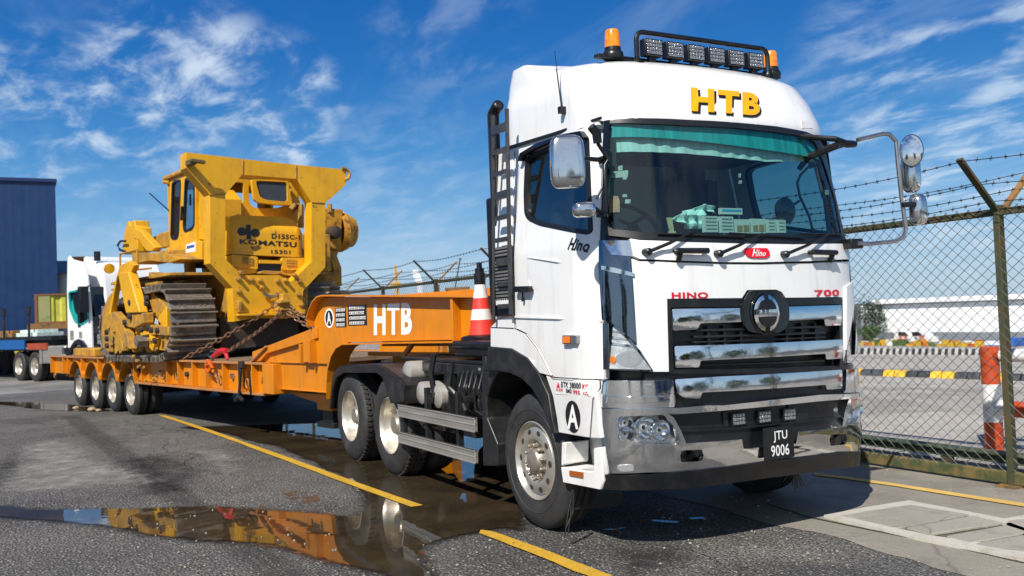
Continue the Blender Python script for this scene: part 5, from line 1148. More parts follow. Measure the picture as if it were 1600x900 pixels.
# ---- tracks
def track(n0, n1, sg):
    # sg=+1: the outer side is n0 (nearer camera)
    c0, r0, c1, r1 = Vector((-4.30, 1.76)), .56, Vector((-7.25, 1.62)), .46
    path = []
    for a in range(80, -86, -6): path.append(c0 + Vector((math.cos(R(a)), math.sin(R(a)))) * r0)
    path.append(Vector((-4.4, 1.17)))
    for a in range(-90, -276, -8): path.append(c1 + Vector((math.cos(R(a)), math.sin(R(a)))) * r1)
    path.append(Vector((-6.2, 2.16))); path.append(Vector((-5.2, 2.28)))
    # resample
    seg = [(path[(i + 1) % len(path)] - p).length for i, p in enumerate(path)]; tot = sum(seg); ns = 44; st = tot / ns
    mb = MB(); pins = MB(); k = 0; acc = 0; d = 0
    def at_(dist):
        dist %= tot; i = 0
        while dist > seg[i]: dist -= seg[i]; i += 1
        a, b = path[i], path[(i + 1) % len(path)]; t = (b - a).normalized(); return a + t * dist, t
    for k in range(ns):
        p, t = at_(k * st + st / 2); nrm = Vector((-t.y, t.x))
        if nrm.dot(p - (c0 + c1) / 2) < 0: nrm = -nrm
        if (p - c0).length < .8 and nrm.dot(p - c0) < 0: nrm = -nrm
        rot = Matrix(((t.x, 0, nrm.x), (0, 1, 0), (t.y, 0, nrm.y)))
        c = (p.x, (n0 + n1) / 2, p.y)
        mb.cbox(c, (st * .93, abs(n1 - n0), .035), rot)
        g = p + nrm * .055 - t * st * .36
        mb.cbox((g.x, (n0 + n1) / 2, g.y), (.028, abs(n1 - n0) + .01, .10), rot)
        g = p + nrm * .03 + t * st * .30
        mb.cbox((g.x, (n0 + n1) / 2, g.y), (.05, abs(n1 - n0) - .02, .03), rot)
        for dn in (-.09, .09):
            g = p - nrm * .08
            pins.cbox((g.x, (n0 + n1) / 2 + dn, g.y), (st * .85, .05, .13), rot)
        for dn in (-.22, -.14, .14, .22):
            g = p + nrm * .022
            pins.cbox((g.x, (n0 + n1) / 2 + dn, g.y), (.03, .03, .02), rot)
    tr_ = DB(mb, 'track', TRACK, bev=.004); DB(pins, 'track_chain', mat('track_link', (.20, .13, .06), .6, .2, dirt=.7), tr_)
    o = n0 if sg > 0 else n1; q0, q1 = (n0 + n1) / 2 - .2, (n0 + n1) / 2 + .2
    for c, r_ in ((c0, r0 - .12), (c1, r1 - .12)):
        w0 = DB(MB().lathe([(q0, r_ * .35), (q0 + .02, r_ * .8), (q0 - .02, r_ * .85), (q0 - .02, r_), (q1, r_), (q1, r_ * .3)], (c.x, 0, c.y), 'Y', 28, True), 'drive_sprocket' if r_ > .4 else 'idler', YELD)
    for i in range(6):
        s_x = -4.95 - i * .38
        DB(MB().lathe([(n0 + .12, .06), (n0 + .14, .13), (n0 + .2, .15), (n0 + .3, .11), (n1 - .1, .11)], (s_x, 0, 1.36), 'Y', 18, True), 'track_roller', YELD)
    DB(MB().box((-7.0, n0 + .16, 1.45), (-4.6, n1 - .15, 1.72)).box((-6.9, n0 + .10, 1.52), (-4.9, n0 + .16, 1.60)), 'track_frame', YELD, bev=.02)
    for s_x in (-5.3, -6.3): DB(MB().lathe([(n0 + .15, .09), (n1 - .1, .09)], (s_x, 0, 2.10), 'Y', 14, True), 'carrier_roller', YELD)
track(-.30, .48, 1); track(2.22, 3.0, -1)
# plates, brackets and arms on the near side
def plate(pts, n, th, m=YELD, name='bracket_plate', bev=.012, par=None): return DB(MB().poly(pts, mTn(n), -th, 0), name, m, par, bev=bev)
plate([(-5.055, 2.281), (-4.834, 2.282), (-4.566, 2.176), (-4.194, 1.997), (-4.151, 1.811), (-4.51, 1.767), (-5.045, 2.024)], -.2, .1)
plate([(-4.479, 1.82), (-3.962, 2.011), (-3.971, 1.565), (-4.039, 1.444), (-4.145, 1.567), (-4.192, 1.701)], -.28, .10, YEL)
plate([(-5.253, 1.945), (-4.714, 1.941), (-4.855, 1.743), (-3.85, 1.645), (-3.917, 1.524), (-5.125, 1.555), (-5.27, 1.751)], -.3, .12)
plate([(-6.022, 1.767), (-5.083, 1.749), (-3.763, 1.665), (-3.775, 1.525), (-4.972, 1.556), (-4.985, 1.408), (-5.247, 1.354), (-5.434, 1.474), (-5.968, 1.588)], -.33, .12)
plate([(-4.785, 1.533), (-3.776, 1.515), (-4.026, 1.264), (-4.499, 1.282), (-4.614, 1.365), (-4.792, 1.449)], -.26, .12)
st1 = plate([(-5.795, 2.692), (-5.194, 2.677), (-4.652, 1.939), (-5.381, 1.942)], -.5, .16, YEL, 'lift_strut', .02)
plate([(-5.818, 2.826), (-5.297, 2.877), (-5.007, 2.782), (-5.195, 2.666), (-5.796, 2.681), (-5.977, 2.637), (-6.439, 1.961), (-6.604, 1.965), (-6.05, 2.618)], -.45, .10, YEL, 'lift_strut', .01)
plate([(-6.606, 1.942), (-6.071, 1.996), (-5.764, 1.877), (-5.379, 1.588), (-5.237, 1.309), (-5.499, 1.373), (-5.859, 1.593), (-6.272, 1.777)], -.5, .14, YELD, 'lower_arm')
plate([(-5.448, 1.946), (-4.634, 1.934), (-4.619, 1.747), (-5.073, 1.67), (-5.47, 1.697)], -.46, .2, YELD, 'pivot_block', .02)
plate([(-7.338, 2.005), (-6.984, 2.275), (-6.67, 2.377), (-6.604, 2.283), (-6.8, 1.783), (-6.16, 1.547), (-6.116, 1.256), (-7.004, 1.228), (-7.346, 1.321), (-7.423, 1.604)], -.35, .12, YELD, 'end_plate', .02)
plate([(-5.321, 1.713), (-5.062, 1.687), (-4.335, 1.45), (-4.472, 1.264), (-4.831, 1.41)], -.36, .1, YEL, 'brace')
for (u, v) in [(-6.568, 1.621), (-6.565, 1.496), (-6.577, 1.366), (-5.489, 1.782), (-5.213, 1.884), (-5.159, 2.129), (-4.852, 1.433), (-4.607, 1.645), (-4.112, 1.63), (-3.821, 1.62), (-4.304, 2.17), (-4.311, 2.088), (-4.257, 1.677), (-3.951, 1.451)]:
    DB(MB().lathe([(0, .055), (-.05, .05), (-.055, .0)], (u, -.47, v), 'Y', 10), 'pin', DARKIN)
hx = [(-4.696, 1.446)][0]
DB(MB().lathe([(.1, .12), (-.08, .11), (-.09, .05), (-.1, 0)], (hx[0], -.48, hx[1]), 'Y', 6), 'pivot_nut', TRACK)
lmp = [(-7.311, 2.867), (-7, 2.906)]
DB(MB().lathe([(-.10, .02), (-.09, .075), (.02, .10), (.05, .10), (.055, .0)], (lmp[0][0], -.2, lmp[0][1]), 'X', 18), 'work_light', YEL)
rndh = random.Random(21)
for i in range(9):
    s_x = rndh.uniform(-7.3, -5.0); z_ = rndh.uniform(1.9, 2.5); n_ = rndh.uniform(-.2, .3)
    DB(MB().tube([(s_x, n_, z_), (s_x + .15, n_ - .05, z_ + .12), (s_x + .35, n_, z_ + rndh.uniform(-.2, .1)), (s_x + .5, n_ + .1, z_ - .1)], .022, 6), 'hydraulic_hose', DARKIN if i % 2 else YELD)
for i in range(26):
    u, v = [(-6.923, 1.879), (-6.408, 1.755)][i % 2]; u += rndh.uniform(0, 2.2); v -= rndh.uniform(.0, .9); 
    DB(MB().lathe([(0, .032), (-.03, .03), (-.032, .0)], (u, -.36, v - .1), 'Y', 6), 'bolt', YELD)
DB(MB().tube([(-4.9, -.2, 2.72), (-5.6, -.2, 2.74), (-5.6, -.2, 3.1), (-6.6, -.2, 3.1), (-6.6, -.2, 2.7)], .02, 6), 'grab_rail', YELD)
# fender platform
DB(MB().box((-7.4, -.15, 2.55), (-4.1, .7, 2.60)).box((-7.2, -.2, 2.42), (-4.6, -.1, 2.47)), 'fender', YELD, bev=.006)
DB(MB().box((-7.4, 2.1, 2.55), (-4.1, 2.95, 2.60)), 'fender', YELD, bev=.006)
fp_ = [(-6.553, 3.131), (-4.607, 2.954), (-4.003, 2.818), (-4.551, 2.788), (-5.492, 2.892), (-6.531, 2.897)]
plate(fp_, 0, .5, YELD, 'side_step')
plate([(-5.482, 3.008), (-4.957, 3.045), (-4.635, 3.032), (-4.622, 2.943), (-5.111, 2.954)], .02, .3, YELD, 'side_step')
# raised lift arm at the front end
plate([(-8.377, 3.926), (-8.256, 3.928), (-8.2, 3.833), (-8.08, 3.836), (-8.027, 3.925), (-7.893, 3.905), (-7.876, 3.785), (-7.755, 3.738), (-7.746, 3.245), (-8.645, 3.255), (-8.725, 3.428), (-8.555, 3.732)], .5, .3, YEL, 'lift_tower', .02)
plate([(-7.661, 3.733), (-7.152, 3.611), (-7.057, 3.531), (-6.404, 3.222), (-6.611, 3.155), (-6.936, 3.194), (-7.337, 3.442), (-7.638, 3.498)], .4, .16, YEL, 'lift_arm', .02)
plate([(-8.259, 3.563), (-7.516, 3.629), (-7.022, 3.631), (-7.051, 3.282), (-7.628, 3.314), (-8.047, 3.454)], .9, .8, YELD, 'fuel_tank', .03)
hp = [(-8.249, 3.506), (-8.578, 3.535), (-8.777, 3.461), (-8.641, 3.359), (-8.269, 3.284)]
DB(MB().tube([(u, .42, v) for u, v in hp], .025, 6), 'hose', BLACK)
random.seed(3)
jb = [(-7.583, 3.17), (-4.554, 2.764)]
mb_ = None
for i in range(14):
    s_x = random.uniform(-7.6, -5.0); z_ = random.uniform(2.3, 2.8); n_ = random.uniform(.5, 1.5)
    DB(MB().cbox((s_x, n_, z_), (random.uniform(.2, .5), random.uniform(.1, .3), random.uniform(.08, .25)), Matrix.Rotation(random.uniform(-.4, .4), 3, 'Y')), 'machinery_block', YELD if i % 3 else DARKIN, bev=.02)
WRUST = mat('rusty_yellow', (.56, .27, .01), .5, dirt=.8, dcol=(.25, .09, .015), dscale=3.5, dlo=.42, dhi=.62, rust=.95, rustlo=.56, bump=.004, bscale=14)
# ---- winch on the far side
wc0 = [(3.134, 3.906), (3.542, 3.895), (3.653, 3.828), (3.816, 3.806), (3.844, 3.676), (3.756, 3.154), (3.64, 3.109), (3.556, 3.051), (3.412, 3.063), (3.104, 3.129)]
DB(MB().poly([(3.065, 3.903), (3.525, 3.889), (3.444, 3.063), (3.035, 3.114)], mS(-4.6), -.7, 0), 'winch_body', WRUST, bev=.03)
ws_ = [(3.525, 3.889), (3.703, 3.844), (3.848, 3.792), (3.773, 3.169), (3.624, 3.109), (3.443, 3.049)]
wz0 = (ws_[0][1] + ws_[5][1]) / 2; wr = (ws_[0][1] - ws_[5][1]) / 2
DB(MB().lathe([(ws_[0][0] - .05, wr * .95), (ws_[0][0] + .08, wr), (ws_[0][0] + .12, wr * .93), (ws_[1][0], wr * .9), (ws_[1][0] + .02, wr * .82), (ws_[2][0] - .08, wr * .8), (ws_[2][0] - .06, wr * .76), (ws_[2][0], wr * .74), (ws_[2][0] + .01, .0)], (-4.9, 0, wz0), 'Y', 26), 'winch_drum', WRUST)
wp = [(3.227, 3.405), (3.218, 3.983), (3.211, 3.813)]
DB(MB().lathe([(-.1, .13), (.22, .12), (.24, .08), (.25, 0)], (-4.6, wp[0][0], wp[0][1]), 'X', 14), 'winch_shaft', DARKIN)
DB(MB().tube([(-4.6, *wp[1]), (-4.6, *wp[2])], .05, 8), 'winch_lug', YELD)
plate_s = [(3.229, 3.069), (3.436, 3.057), (3.502, 2.7), (3.357, 2.7), (3.267, 2.842)] 
DB(MB().poly([(3.229, 3.083), (3.452, 3.066)] + [(3.405, 2.957), (3.497, 2.725), (3.488, 2.352), (3.252, 2.38), (3.245, 2.546), (3.32, 2.648), (3.246, 2.955)], mS(-4.7), -.3, 0), 'winch_arm', YELD, bev=.015)
DB(MB().poly([(3.069, 2.718), (3.262, 2.566), (3.367, 2.348), (3.027, 2.365), (2.835, 2.442)], mS(-4.65), -.3, 0), 'winch_arm', YELD, bev=.01)
DB(MB().box((-5.2, 2.3, 2.62), (-4.3, 3.05, 3.35)), 'hydraulic_box', YELD, bev=.03)
jt = [(2.695, 2.164), (3.244, 2.155), (3.19, 2.217), (2.915, 2.253), (2.723, 2.212)]
DB(MB().poly(jt, mS(-3.9), -.5, 0), 'mud_crust', mat('dried_mud', (.30, .24, .16), .9, bump=.01), bev=.02)
hose = [(2.068, 3.752), (2.157, 3.835), (2.273, 3.854), (2.258, 3.442)]
for k in range(3): DB(MB().tube([(-4.0 - k * .08, u + k * .05, v) for u, v in hose], .05, 8), 'hydraulic_hose', YELD)

# ================================================================== chains and load binder
def chain(name, label, a, b, group, sag=.04, grp=True):
    a, b = Vector(a), Vector(b); n = int((b - a).length / .085)
    o = thing(name, label, 'chain', tuple(a), 0, group); mb = MB(); d = (b - a).normalized()
    sx = d.cross(Vector((0, 0, 1))).normalized(); sy = sx.cross(d)
    for i in range(n):
        t = (i + .5) / n; p = a + (b - a) * t - Vector((0, 0, 1)) * sag * 4 * t * (1 - t)
        e = sx if i % 2 else sy
        pts = [p + d * (.056 * math.cos(2 * PI * k / 12) * (1.15)) + e * (.032 * math.sin(2 * PI * k / 12)) for k in range(12)]
        mb.tube(pts, .0105, 5, True)
    me = mb.build('chain_links', CHAIN, None, off=a); me.parent = o; return o
hit = [(1.246, 1.987), (1.36, 1.864), (1.481, 1.926), (1.442, 1.839)]
e1 = [(-3.874, 1.116)][0]; e2 = [(-2.054, 1.265)][0]
hp_ = [W3(-3.0, *h_) for h_ in hit]
chain('tie_down_chain', 'rusty chain from the bulldozer hitch to the trailer edge left of the red binder', hp_[0], W3(e1[0], -.05, 1.13), 'chains holding down the bulldozer')
chain('tie_down_chain', 'rusty chain stretched from the bulldozer hitch down to the red load binder', hp_[1], W3(e2[0], -.02, e2[1]), 'chains holding down the bulldozer')
e3 = [(1.16, 1.596), (1.116, 1.628)]
chain('tie_down_chain', 'dark chain running right from the bulldozer hitch, upper of the two', hp_[2], W3(-2.0, 2.0, 1.35), 'chains holding down the bulldozer')
chain('tie_down_chain', 'rusty chain running right from the bulldozer hitch, lower of the two', hp_[3], W3(-1.9, 1.9, 1.25), 'chains holding down the bulldozer')
bd_ = [(-2.053, 1.272), (-2.274, 1.264), (-2.564, 1.183), (-2.681, 1.164), (-2.109, 1.254), (-2.037, 1.133), (-2.627, 1.114), (-2.543, 1.093), (-2.407, 1.005), (-2.527, 0.934), (-2.667, 0.977), (-2.632, 1.057)]
bi = thing('load_binder', 'red ratchet load binder lying on the edge of the orange trailer deck', 'load binder', tuple(W3(bd_[2][0], 0, 1.13)), 0)
def Bp(i, n=-.05): return W3(bd_[i][0], n, bd_[i][1])
o_ = Vector(W3(bd_[2][0], 0, 1.13))
MB().tube([Bp(0), Bp(1), Bp(2), Bp(3)], [.038, .05, .04, .025], 10).build('body', RED, bi, off=o_)
MB().tube([Bp(4), Bp(5)], [.038, .025], 8).build('handle', RED, bi, off=o_)
MB().tube([Bp(2), Bp(3), Bp(6)], [.035, .04, .03], 8).build('screw', STEEL, bi, off=o_)
MB().tube([Bp(6, -.13), Bp(7, -.14), Bp(8, -.14), Bp(9, -.14), Bp(10, -.14), Bp(11, -.14)], .028, 8).build('hook', mat('orange_red_hook', (.60, .09, .01), .45), bi, off=o_)

# ================================================================== items lying on the dashboard
BOXL = ['tilted pale blue-topped box at the back of the dashboard row', 'pale box with fine print, leftmost in the dashboard row', 'second pale box from the left in the dashboard row', 'box with brown pictures, left one of two side by side on the dashboard', 'box with brown pictures, right one of two side by side on the dashboard', 'small pale box second from the right in the dashboard row', 'narrow pale box at the right end of the dashboard row']
BPRINT = mat('box_print', (.32, .20, .08), .6, var=.4, vscale=60); BBLUE = mat('box_blue', (.05, .30, .50), .5); BGRY = mat('box_text', (.25, .27, .25), .6, fine=.6)
bq = [[(-0.184, 2.315), (0.019, 2.31), (0.014, 2.355), (-0.171, 2.359)], [(-0.376, 2.177), (-0.254, 2.174), (-0.242, 2.289), (-0.364, 2.295)], [(-0.228, 2.174), (-0.109, 2.171), (-0.096, 2.288), (-0.216, 2.294)], [(-0.088, 2.171), (0.05, 2.168), (0.062, 2.27), (-0.079, 2.272)], [(0.067, 2.172), (0.197, 2.169), (0.209, 2.276), (0.074, 2.278)], [(0.222, 2.178), (0.302, 2.174), (0.309, 2.273), (0.231, 2.276)], [(0.325, 2.178), (0.403, 2.175), (0.41, 2.27), (0.331, 2.274)]]
for i, (b_, lb_) in enumerate(zip(bq, BOXL)):
    y0, y1 = b_[0][0], b_[1][0]; z0 = min(b_[0][1], b_[1][1]); z1 = b_[2][1]
    xf = 1.10 if i == 0 else 1.14
    xf = min(xf, frontx(max(abs(y0), abs(y1)), z1) - .02)
    o = MB().box((xf - .03, y0, z0), (xf, y1, z1)).build('small_box', PAPER, None, off=(xf, y0, z0)); o.location = (xf, y0, z0)
    tag(o, lb_, 'box', 'small boxes lined up on the dashboard')
    p_ = MB()
    if i == 0: p_.box((.0005, .01, .02), (.002, y1 - y0 - .01, z1 - z0 - .01)).build('printed_band', BBLUE, o)
    elif i in (3, 4):
        p_.box((.0005, .012, .012), (.002, (y1 - y0) * .45, (z1 - z0) * .55)).build('printed_picture', BPRINT, o)
        MB().box((.0005, (y1 - y0) * .52, .012), (.002, y1 - y0 - .01, (z1 - z0) * .6)).build('printed_picture', BPRINT, o)
    else:
        for r_ in range(4): p_.box((.0005, .012, .02 + r_ * .025), (.002, y1 - y0 - .012, .028 + r_ * .025))
        p_.build('printed_lines', BGRY, o)
cl_ = [(-0.449, 2.204), (-0.336, 2.205), (-0.344, 2.275), (-0.289, 2.336), (-0.2, 2.317), (-0.211, 2.357), (-0.312, 2.385), (-0.39, 2.353), (-0.492, 2.332), (-0.594, 2.271), (-0.522, 2.243)]
cm = MB().poly(cl_, lambda u, v, o: (1.08 + o + .02 * math.sin(u * 70) + .015 * math.cos(v * 90), u, v), -.03, .0, cut=.02, cutaxis=2).build('crumpled_cloth', mat('teal_white_cloth', (.50, .66, .60), .8, var=.3, vscale=30), None)
tag(cm, 'crumpled pale green cloth lying on the dashboard behind the windscreen', 'cloth')
gl_ = [(-0.636, 2.273), (-0.525, 2.277), (-0.54, 2.19), (-0.581, 2.182), (-0.611, 2.19)]
gm_ = MB()
for k in range(4): gm_.bar((1.05, gl_[0][0] + .012 * k, gl_[0][1] + .01), (1.05, gl_[4][0] + .008 * k, gl_[3][1]), .009, .01)
tag(gm_.box((1.03, gl_[4][0] - .005, gl_[3][1] - .03), (1.06, gl_[4][0] + .04, gl_[3][1] + .005)).build('work_glove', mat('straw_glove', (.50, .45, .25), .8), None), 'straw coloured fingered work glove propped at the left end of the dashboard', 'glove')

# ================================================================== TRAFFIC CONE on its black base
cn = [(-1.956, 1.468), (-1.55, 1.468), (-1.806, 1.809), (-1.713, 1.806), (-1.835, 1.954), (-1.678, 1.947), (-1.749, 1.468), (-1.768, 1.711), (-1.789, 1.607), (-1.776, 1.816)]
cx = cn[6][0]; cz = cn[6][1]; hh = cn[4][1] - cz
cone = thing('traffic_cone', 'red and white striped traffic cone with black cap behind the truck cab', 'traffic cone', (cx, -.72, cz))
rb_, rt_ = .125, .050
def cr_(t): return rb_ + (rt_ - rb_) * t
ts = [0, .29, .50, .72, 1.0]
cols = [CONER, CONEW, CONER, CONEW]
bd_ = MB().lathe([(0, cr_(0)), (hh * .29, cr_(.29))], (0, 0, 0), 'Z', 32).lathe([(hh * .50, cr_(.50)), (hh * .72, cr_(.72))], (0, 0, 0), 'Z', 32).build('cone_body', CONER, cone)
MB().lathe([(hh * .29, cr_(.29) + .002), (hh * .50, cr_(.50) + .002)], (0, 0, 0), 'Z', 32).build('reflective_band', CONEW, cone)
MB().lathe([(hh * .72, cr_(.72) + .002), (hh, cr_(1.0) + .002)], (0, 0, 0), 'Z', 32).build('reflective_band', CONEW, cone)
MB().lathe([(hh - .01, .053), (hh + .04, .058), (hh + .10, .056), (hh + .11, .045), (hh + .15, .045), (hh + .155, .028), (hh + .20, .026), (hh + .21, .0)], (0, 0, 0), 'Z', 20, True).build('cap', BLACK, cone)
MB().lathe([(-.0, .13), (-.015, .2), (-.03, .22), (-.05, .22)], (0, 0, 0), 'Z', 8, True).build('cone_foot', BLACK, cone)
bb = [(-1.911, 1.5), (-1.483, 1.499), (-1.087, 1.479), (-1.933, 1.264), (-1.131, 1.277)]
MB().box((bb[0][0], -.95, bb[3][1]), (-.45, -.35, cz - .10)).box((bb[0][0] - .02, -.97, cz - .13), (-.42, -.33, cz - .05)).build('equipment_box', BLACK, truck, bev=.03, seg=3)

# ================================================================== GROUND
def gmat(name, base, agg=True, **kw):
    m = bpy.data.materials.new(name); m.use_nodes = True; t = m.node_tree; n = t.nodes; k = t.links.new; b = n['Principled BSDF']
    tcn = n.new('ShaderNodeTexCoord'); co = tcn.outputs['Object']
    def noi(s, d=5, r=.6, w=None):
        x = n.new('ShaderNodeTexNoise'); x.inputs['Scale'].default_value = s; x.inputs['Detail'].default_value = d; x.inputs['Roughness'].default_value = r; k(co, x.inputs[0]); return x.outputs[0]
    def mr(i, a, b_, c, d, sm=False):
        x = n.new('ShaderNodeMapRange'); x.inputs[1].default_value = a; x.inputs[2].default_value = b_; x.inputs[3].default_value = c; x.inputs[4].default_value = d
        if sm: x.interpolation_type = 'SMOOTHSTEP'
        k(i, x.inputs[0]); return x.outputs[0]
    def mixc(f, a, b_, bt='MIX'):
        x = n.new('ShaderNodeMix'); x.data_type = 'RGBA'; x.blend_type = bt
        if isinstance(f, float): x.inputs[0].default_value = f
        else: k(f, x.inputs[0])
        for i, v in ((6, a), (7, b_)):
            if isinstance(v, tuple): x.inputs[i].default_value = v + (1,)
            else: k(v, x.inputs[i])
        return x.outputs[2]
    lo, hi, stn = base
    c = mixc(mr(noi(.5, 6, .65), .35, .65, 0, 1), lo, hi)
    c = mixc(mr(noi(.35, 5, .6), .46, .60, 0, .75, True), c, tuple(x * .58 for x in lo)); c = mixc(mr(noi(.9, 8, .72), .52, .66, 0, .55, True), c, tuple(min(1, x * 1.35) for x in hi))
    c = mixc(mr(noi(2.3, 7, .7), .55, .72, 0, .6), c, stn)
    if agg:
        v = n.new('ShaderNodeTexVoronoi'); v.inputs['Scale'].default_value = 46; v.inputs['Randomness'].default_value = 1; k(co, v.inputs[0])
        hsv = n.new('ShaderNodeSeparateColor'); k(v.outputs['Color'], hsv.inputs[0])
        st = mr(hsv.outputs[0], .45, 1.0, 0, 1)
        st2 = n.new('ShaderNodeMath'); st2.operation = 'MULTIPLY'; k(st, st2.inputs[0]); k(mr(v.outputs['Distance'], .25, .55, 1, 0), st2.inputs[1])
        c = mixc(st2.outputs[0], c, (.56, .52, .46)); c = mixc(mr(noi(55, 3), .44, .56, .85, 0), c, (.010, .010, .011))
        hgt = mr(v.outputs['Distance'], 0, .6, 1, 0)
        bp = n.new('ShaderNodeBump'); bp.inputs['Strength'].default_value = 1; bp.inputs['Distance'].default_value = .012; k(hgt, bp.inputs['Height'])
        bp2 = n.new('ShaderNodeBump'); bp2.inputs['Distance'].default_value = .02; k(noi(14, 5), bp2.inputs['Height']); k(bp2.outputs[0], bp.inputs['Normal']); k(bp.outputs[0], b.inputs['Normal'])
    else:
        c = mixc(mr(noi(90, 3), .4, .62, .25, 0), c, tuple(x * .35 for x in lo))
        bp2 = n.new('ShaderNodeBump'); bp2.inputs['Distance'].default_value = .01; k(noi(25, 7, .7), bp2.inputs['Height']); k(bp2.outputs[0], b.inputs['Normal'])
        # hairline cracks
        v = n.new('ShaderNodeTexVoronoi'); v.feature = 'DISTANCE_TO_EDGE'; v.inputs['Scale'].default_value = .55; k(co, v.inputs[0])
        wob = n.new('ShaderNodeMix'); wob.data_type = 'VECTOR'; wob.inputs[0].default_value = .12; k(co, wob.inputs[4]); nz = n.new('ShaderNodeTexNoise'); nz.inputs['Scale'].default_value = 3; k(co, nz.inputs[0]); k(nz.outputs['Color'], wob.inputs[5]); k(wob.outputs[1], v.inputs[0])
        c = mixc(mr(v.outputs['Distance'], 0, .004, .4, 0), c, (.05, .045, .035))
    k(c, b.inputs['Base Color']); k(mr(noi(1.1, 5), .35, .65, kw.get('r0', .62), kw.get('r1', .9)), b.inputs['Roughness']); b.inputs['Specular IOR Level'].default_value = .45
    return m
ASPH = gmat('asphalt', ((.130, .124, .114), (.195, .185, .168), (.085, .068, .050)))
CONC = gmat('concrete', ((.25, .225, .185), (.32, .29, .24), (.13, .11, .085)), agg=False)
YARD = gmat('yard_concrete', ((.40, .37, .32), (.47, .44, .39), (.27, .24, .20)), agg=False)
# one ground sheet: level, then falling gently beyond the fence
xs_ = [-1500, -400, -150, -60, -30, -12, 0, 6, 12, 30, 100, 400, 1500]; ys_ = [-1500, -300, -80, -30, -12, -4, 0, 3, 9, 30, 60, 90, 130, 400, 1500]
mb = MB(); gr = [[mb.bm.verts.new((x, y, yardz(y))) for x in xs_] for y in ys_]
for i in range(len(ys_) - 1):
    for j in range(len(xs_) - 1): mb.bm.faces.new((gr[i][j], gr[i][j + 1], gr[i + 1][j + 1], gr[i + 1][j]))
struct(mb.build('ground', ASPH, smooth=0))
def sheet(name, pts, z, m, j=0, lev=4, seed=1, th=0, fz=None):
    if j: pts = jag(pts, j, lev, seed)
    o = MB().poly(pts, lambda u, v, o: (u, v, z + o), 0, th).build(name, m, smooth=0); struct(o); return o
# yard beyond the fence
mb = MB(); ysy = [3.6, 9, 20, 40, 70, 100, 129]; gr = [[mb.bm.verts.new((x, y, yardz(y) + .006)) for x in (-160, -40, -10, 6, 40, 120)] for y in ysy]
for i in range(len(ysy) - 1):
    for j in range(5): mb.bm.faces.new((gr[i][j], gr[i][j + 1], gr[i + 1][j + 1], gr[i + 1][j]))
struct(mb.build('yard', YARD, smooth=0))
# concrete apron along the fence
ap = [(-3.2, .35), (-1.0, .30), (.6, .30)] + [(0.968, 0.247), (1.359, 0.328), (1.61, 0.337), (2.16, 0.262), (2.606, 0.214)] + [(3.6, -.1), (5.5, -.5), (5.5, 3.6), (-34, 3.6), (-34, 2.35), (-3.2, 2.3)]
sheet('concrete_apron', ap, .004, CONC, .06, 4, 3)
# pale road far left
sheet('road', [(-24, -14), (-23, -3), (-20, 2.2), (-27, 2.2), (-34, -6), (-34, -20)], .004, gmat('pale_asphalt', ((.20, .195, .185), (.26, .25, .235), (.14, .13, .12)), agg=False), .05, 4, 8)
def soft(name, pts, z, m, out=.15, inn=.35, cell=.07):
    # sheet whose edge thins out: 'fade' runs from 0 outside the outline to 1 inside it
    xs = [p[0] for p in pts]; ys = [p[1] for p in pts]; x0, x1, y0, y1 = min(xs) - out, max(xs) + out, min(ys) - out, max(ys) + out
    nx = int((x1 - x0) / cell) + 1; ny = int((y1 - y0) / cell) + 1; vs = []; fd = []; idx = {}; fs = []
    val = [[(insidedist((x0 + i * cell, y0 + j * cell), pts) + out) / (out + inn) for i in range(nx + 1)] for j in range(ny + 1)]
    def vid(i, j):
        if (i, j) not in idx: idx[(i, j)] = len(vs); vs.append((x0 + i * cell, y0 + j * cell, z)); fd.append(max(0, min(1, val[j][i])))
        return idx[(i, j)]
    for j in range(ny):
        for i in range(nx):
            if max(val[j][i], val[j][i + 1], val[j + 1][i], val[j + 1][i + 1]) > 0: fs.append((vid(i, j), vid(i + 1, j), vid(i + 1, j + 1), vid(i, j + 1)))
    me = bpy.data.meshes.new(name); me.from_pydata(vs, [], fs); at = me.attributes.new('fade', 'FLOAT', 'POINT'); at.data.foreach_set('value', fd); me.materials.append(m)
    o = bpy.data.objects.new(name, me); COL.objects.link(o); struct(o); return o
def soften(m, scale=8, amt=.6):
    t = m.node_tree; n = t.nodes; k = t.links.new; b = n['Principled BSDF']; prev = b.inputs['Alpha'].links[0].from_socket if b.inputs['Alpha'].links else None
    a = n.new('ShaderNodeAttribute'); a.attribute_name = 'fade'; nz = n.new('ShaderNodeTexNoise'); nz.inputs['Scale'].default_value = scale; nz.inputs['Detail'].default_value = 6; nz.inputs['Roughness'].default_value = .7
    tc_ = n.new('ShaderNodeTexCoord'); k(tc_.outputs['Object'], nz.inputs[0])
    x = n.new('ShaderNodeMath'); x.operation = 'MULTIPLY_ADD'; k(nz.outputs[0], x.inputs[0]); x.inputs[1].default_value = amt; k(a.outputs['Fac'], x.inputs[2])
    r = n.new('ShaderNodeMapRange'); r.interpolation_type = 'SMOOTHSTEP'; r.inputs[1].default_value = .5 * amt + .15; r.inputs[2].default_value = .5 * amt + .75; k(x.outputs[0], r.inputs[0]); out_ = r.outputs[0]
    if prev: y = n.new('ShaderNodeMath'); y.operation = 'MULTIPLY'; k(prev, y.inputs[0]); k(out_, y.inputs[1]); out_ = y.outputs[0]
    k(out_, b.inputs['Alpha']); return m
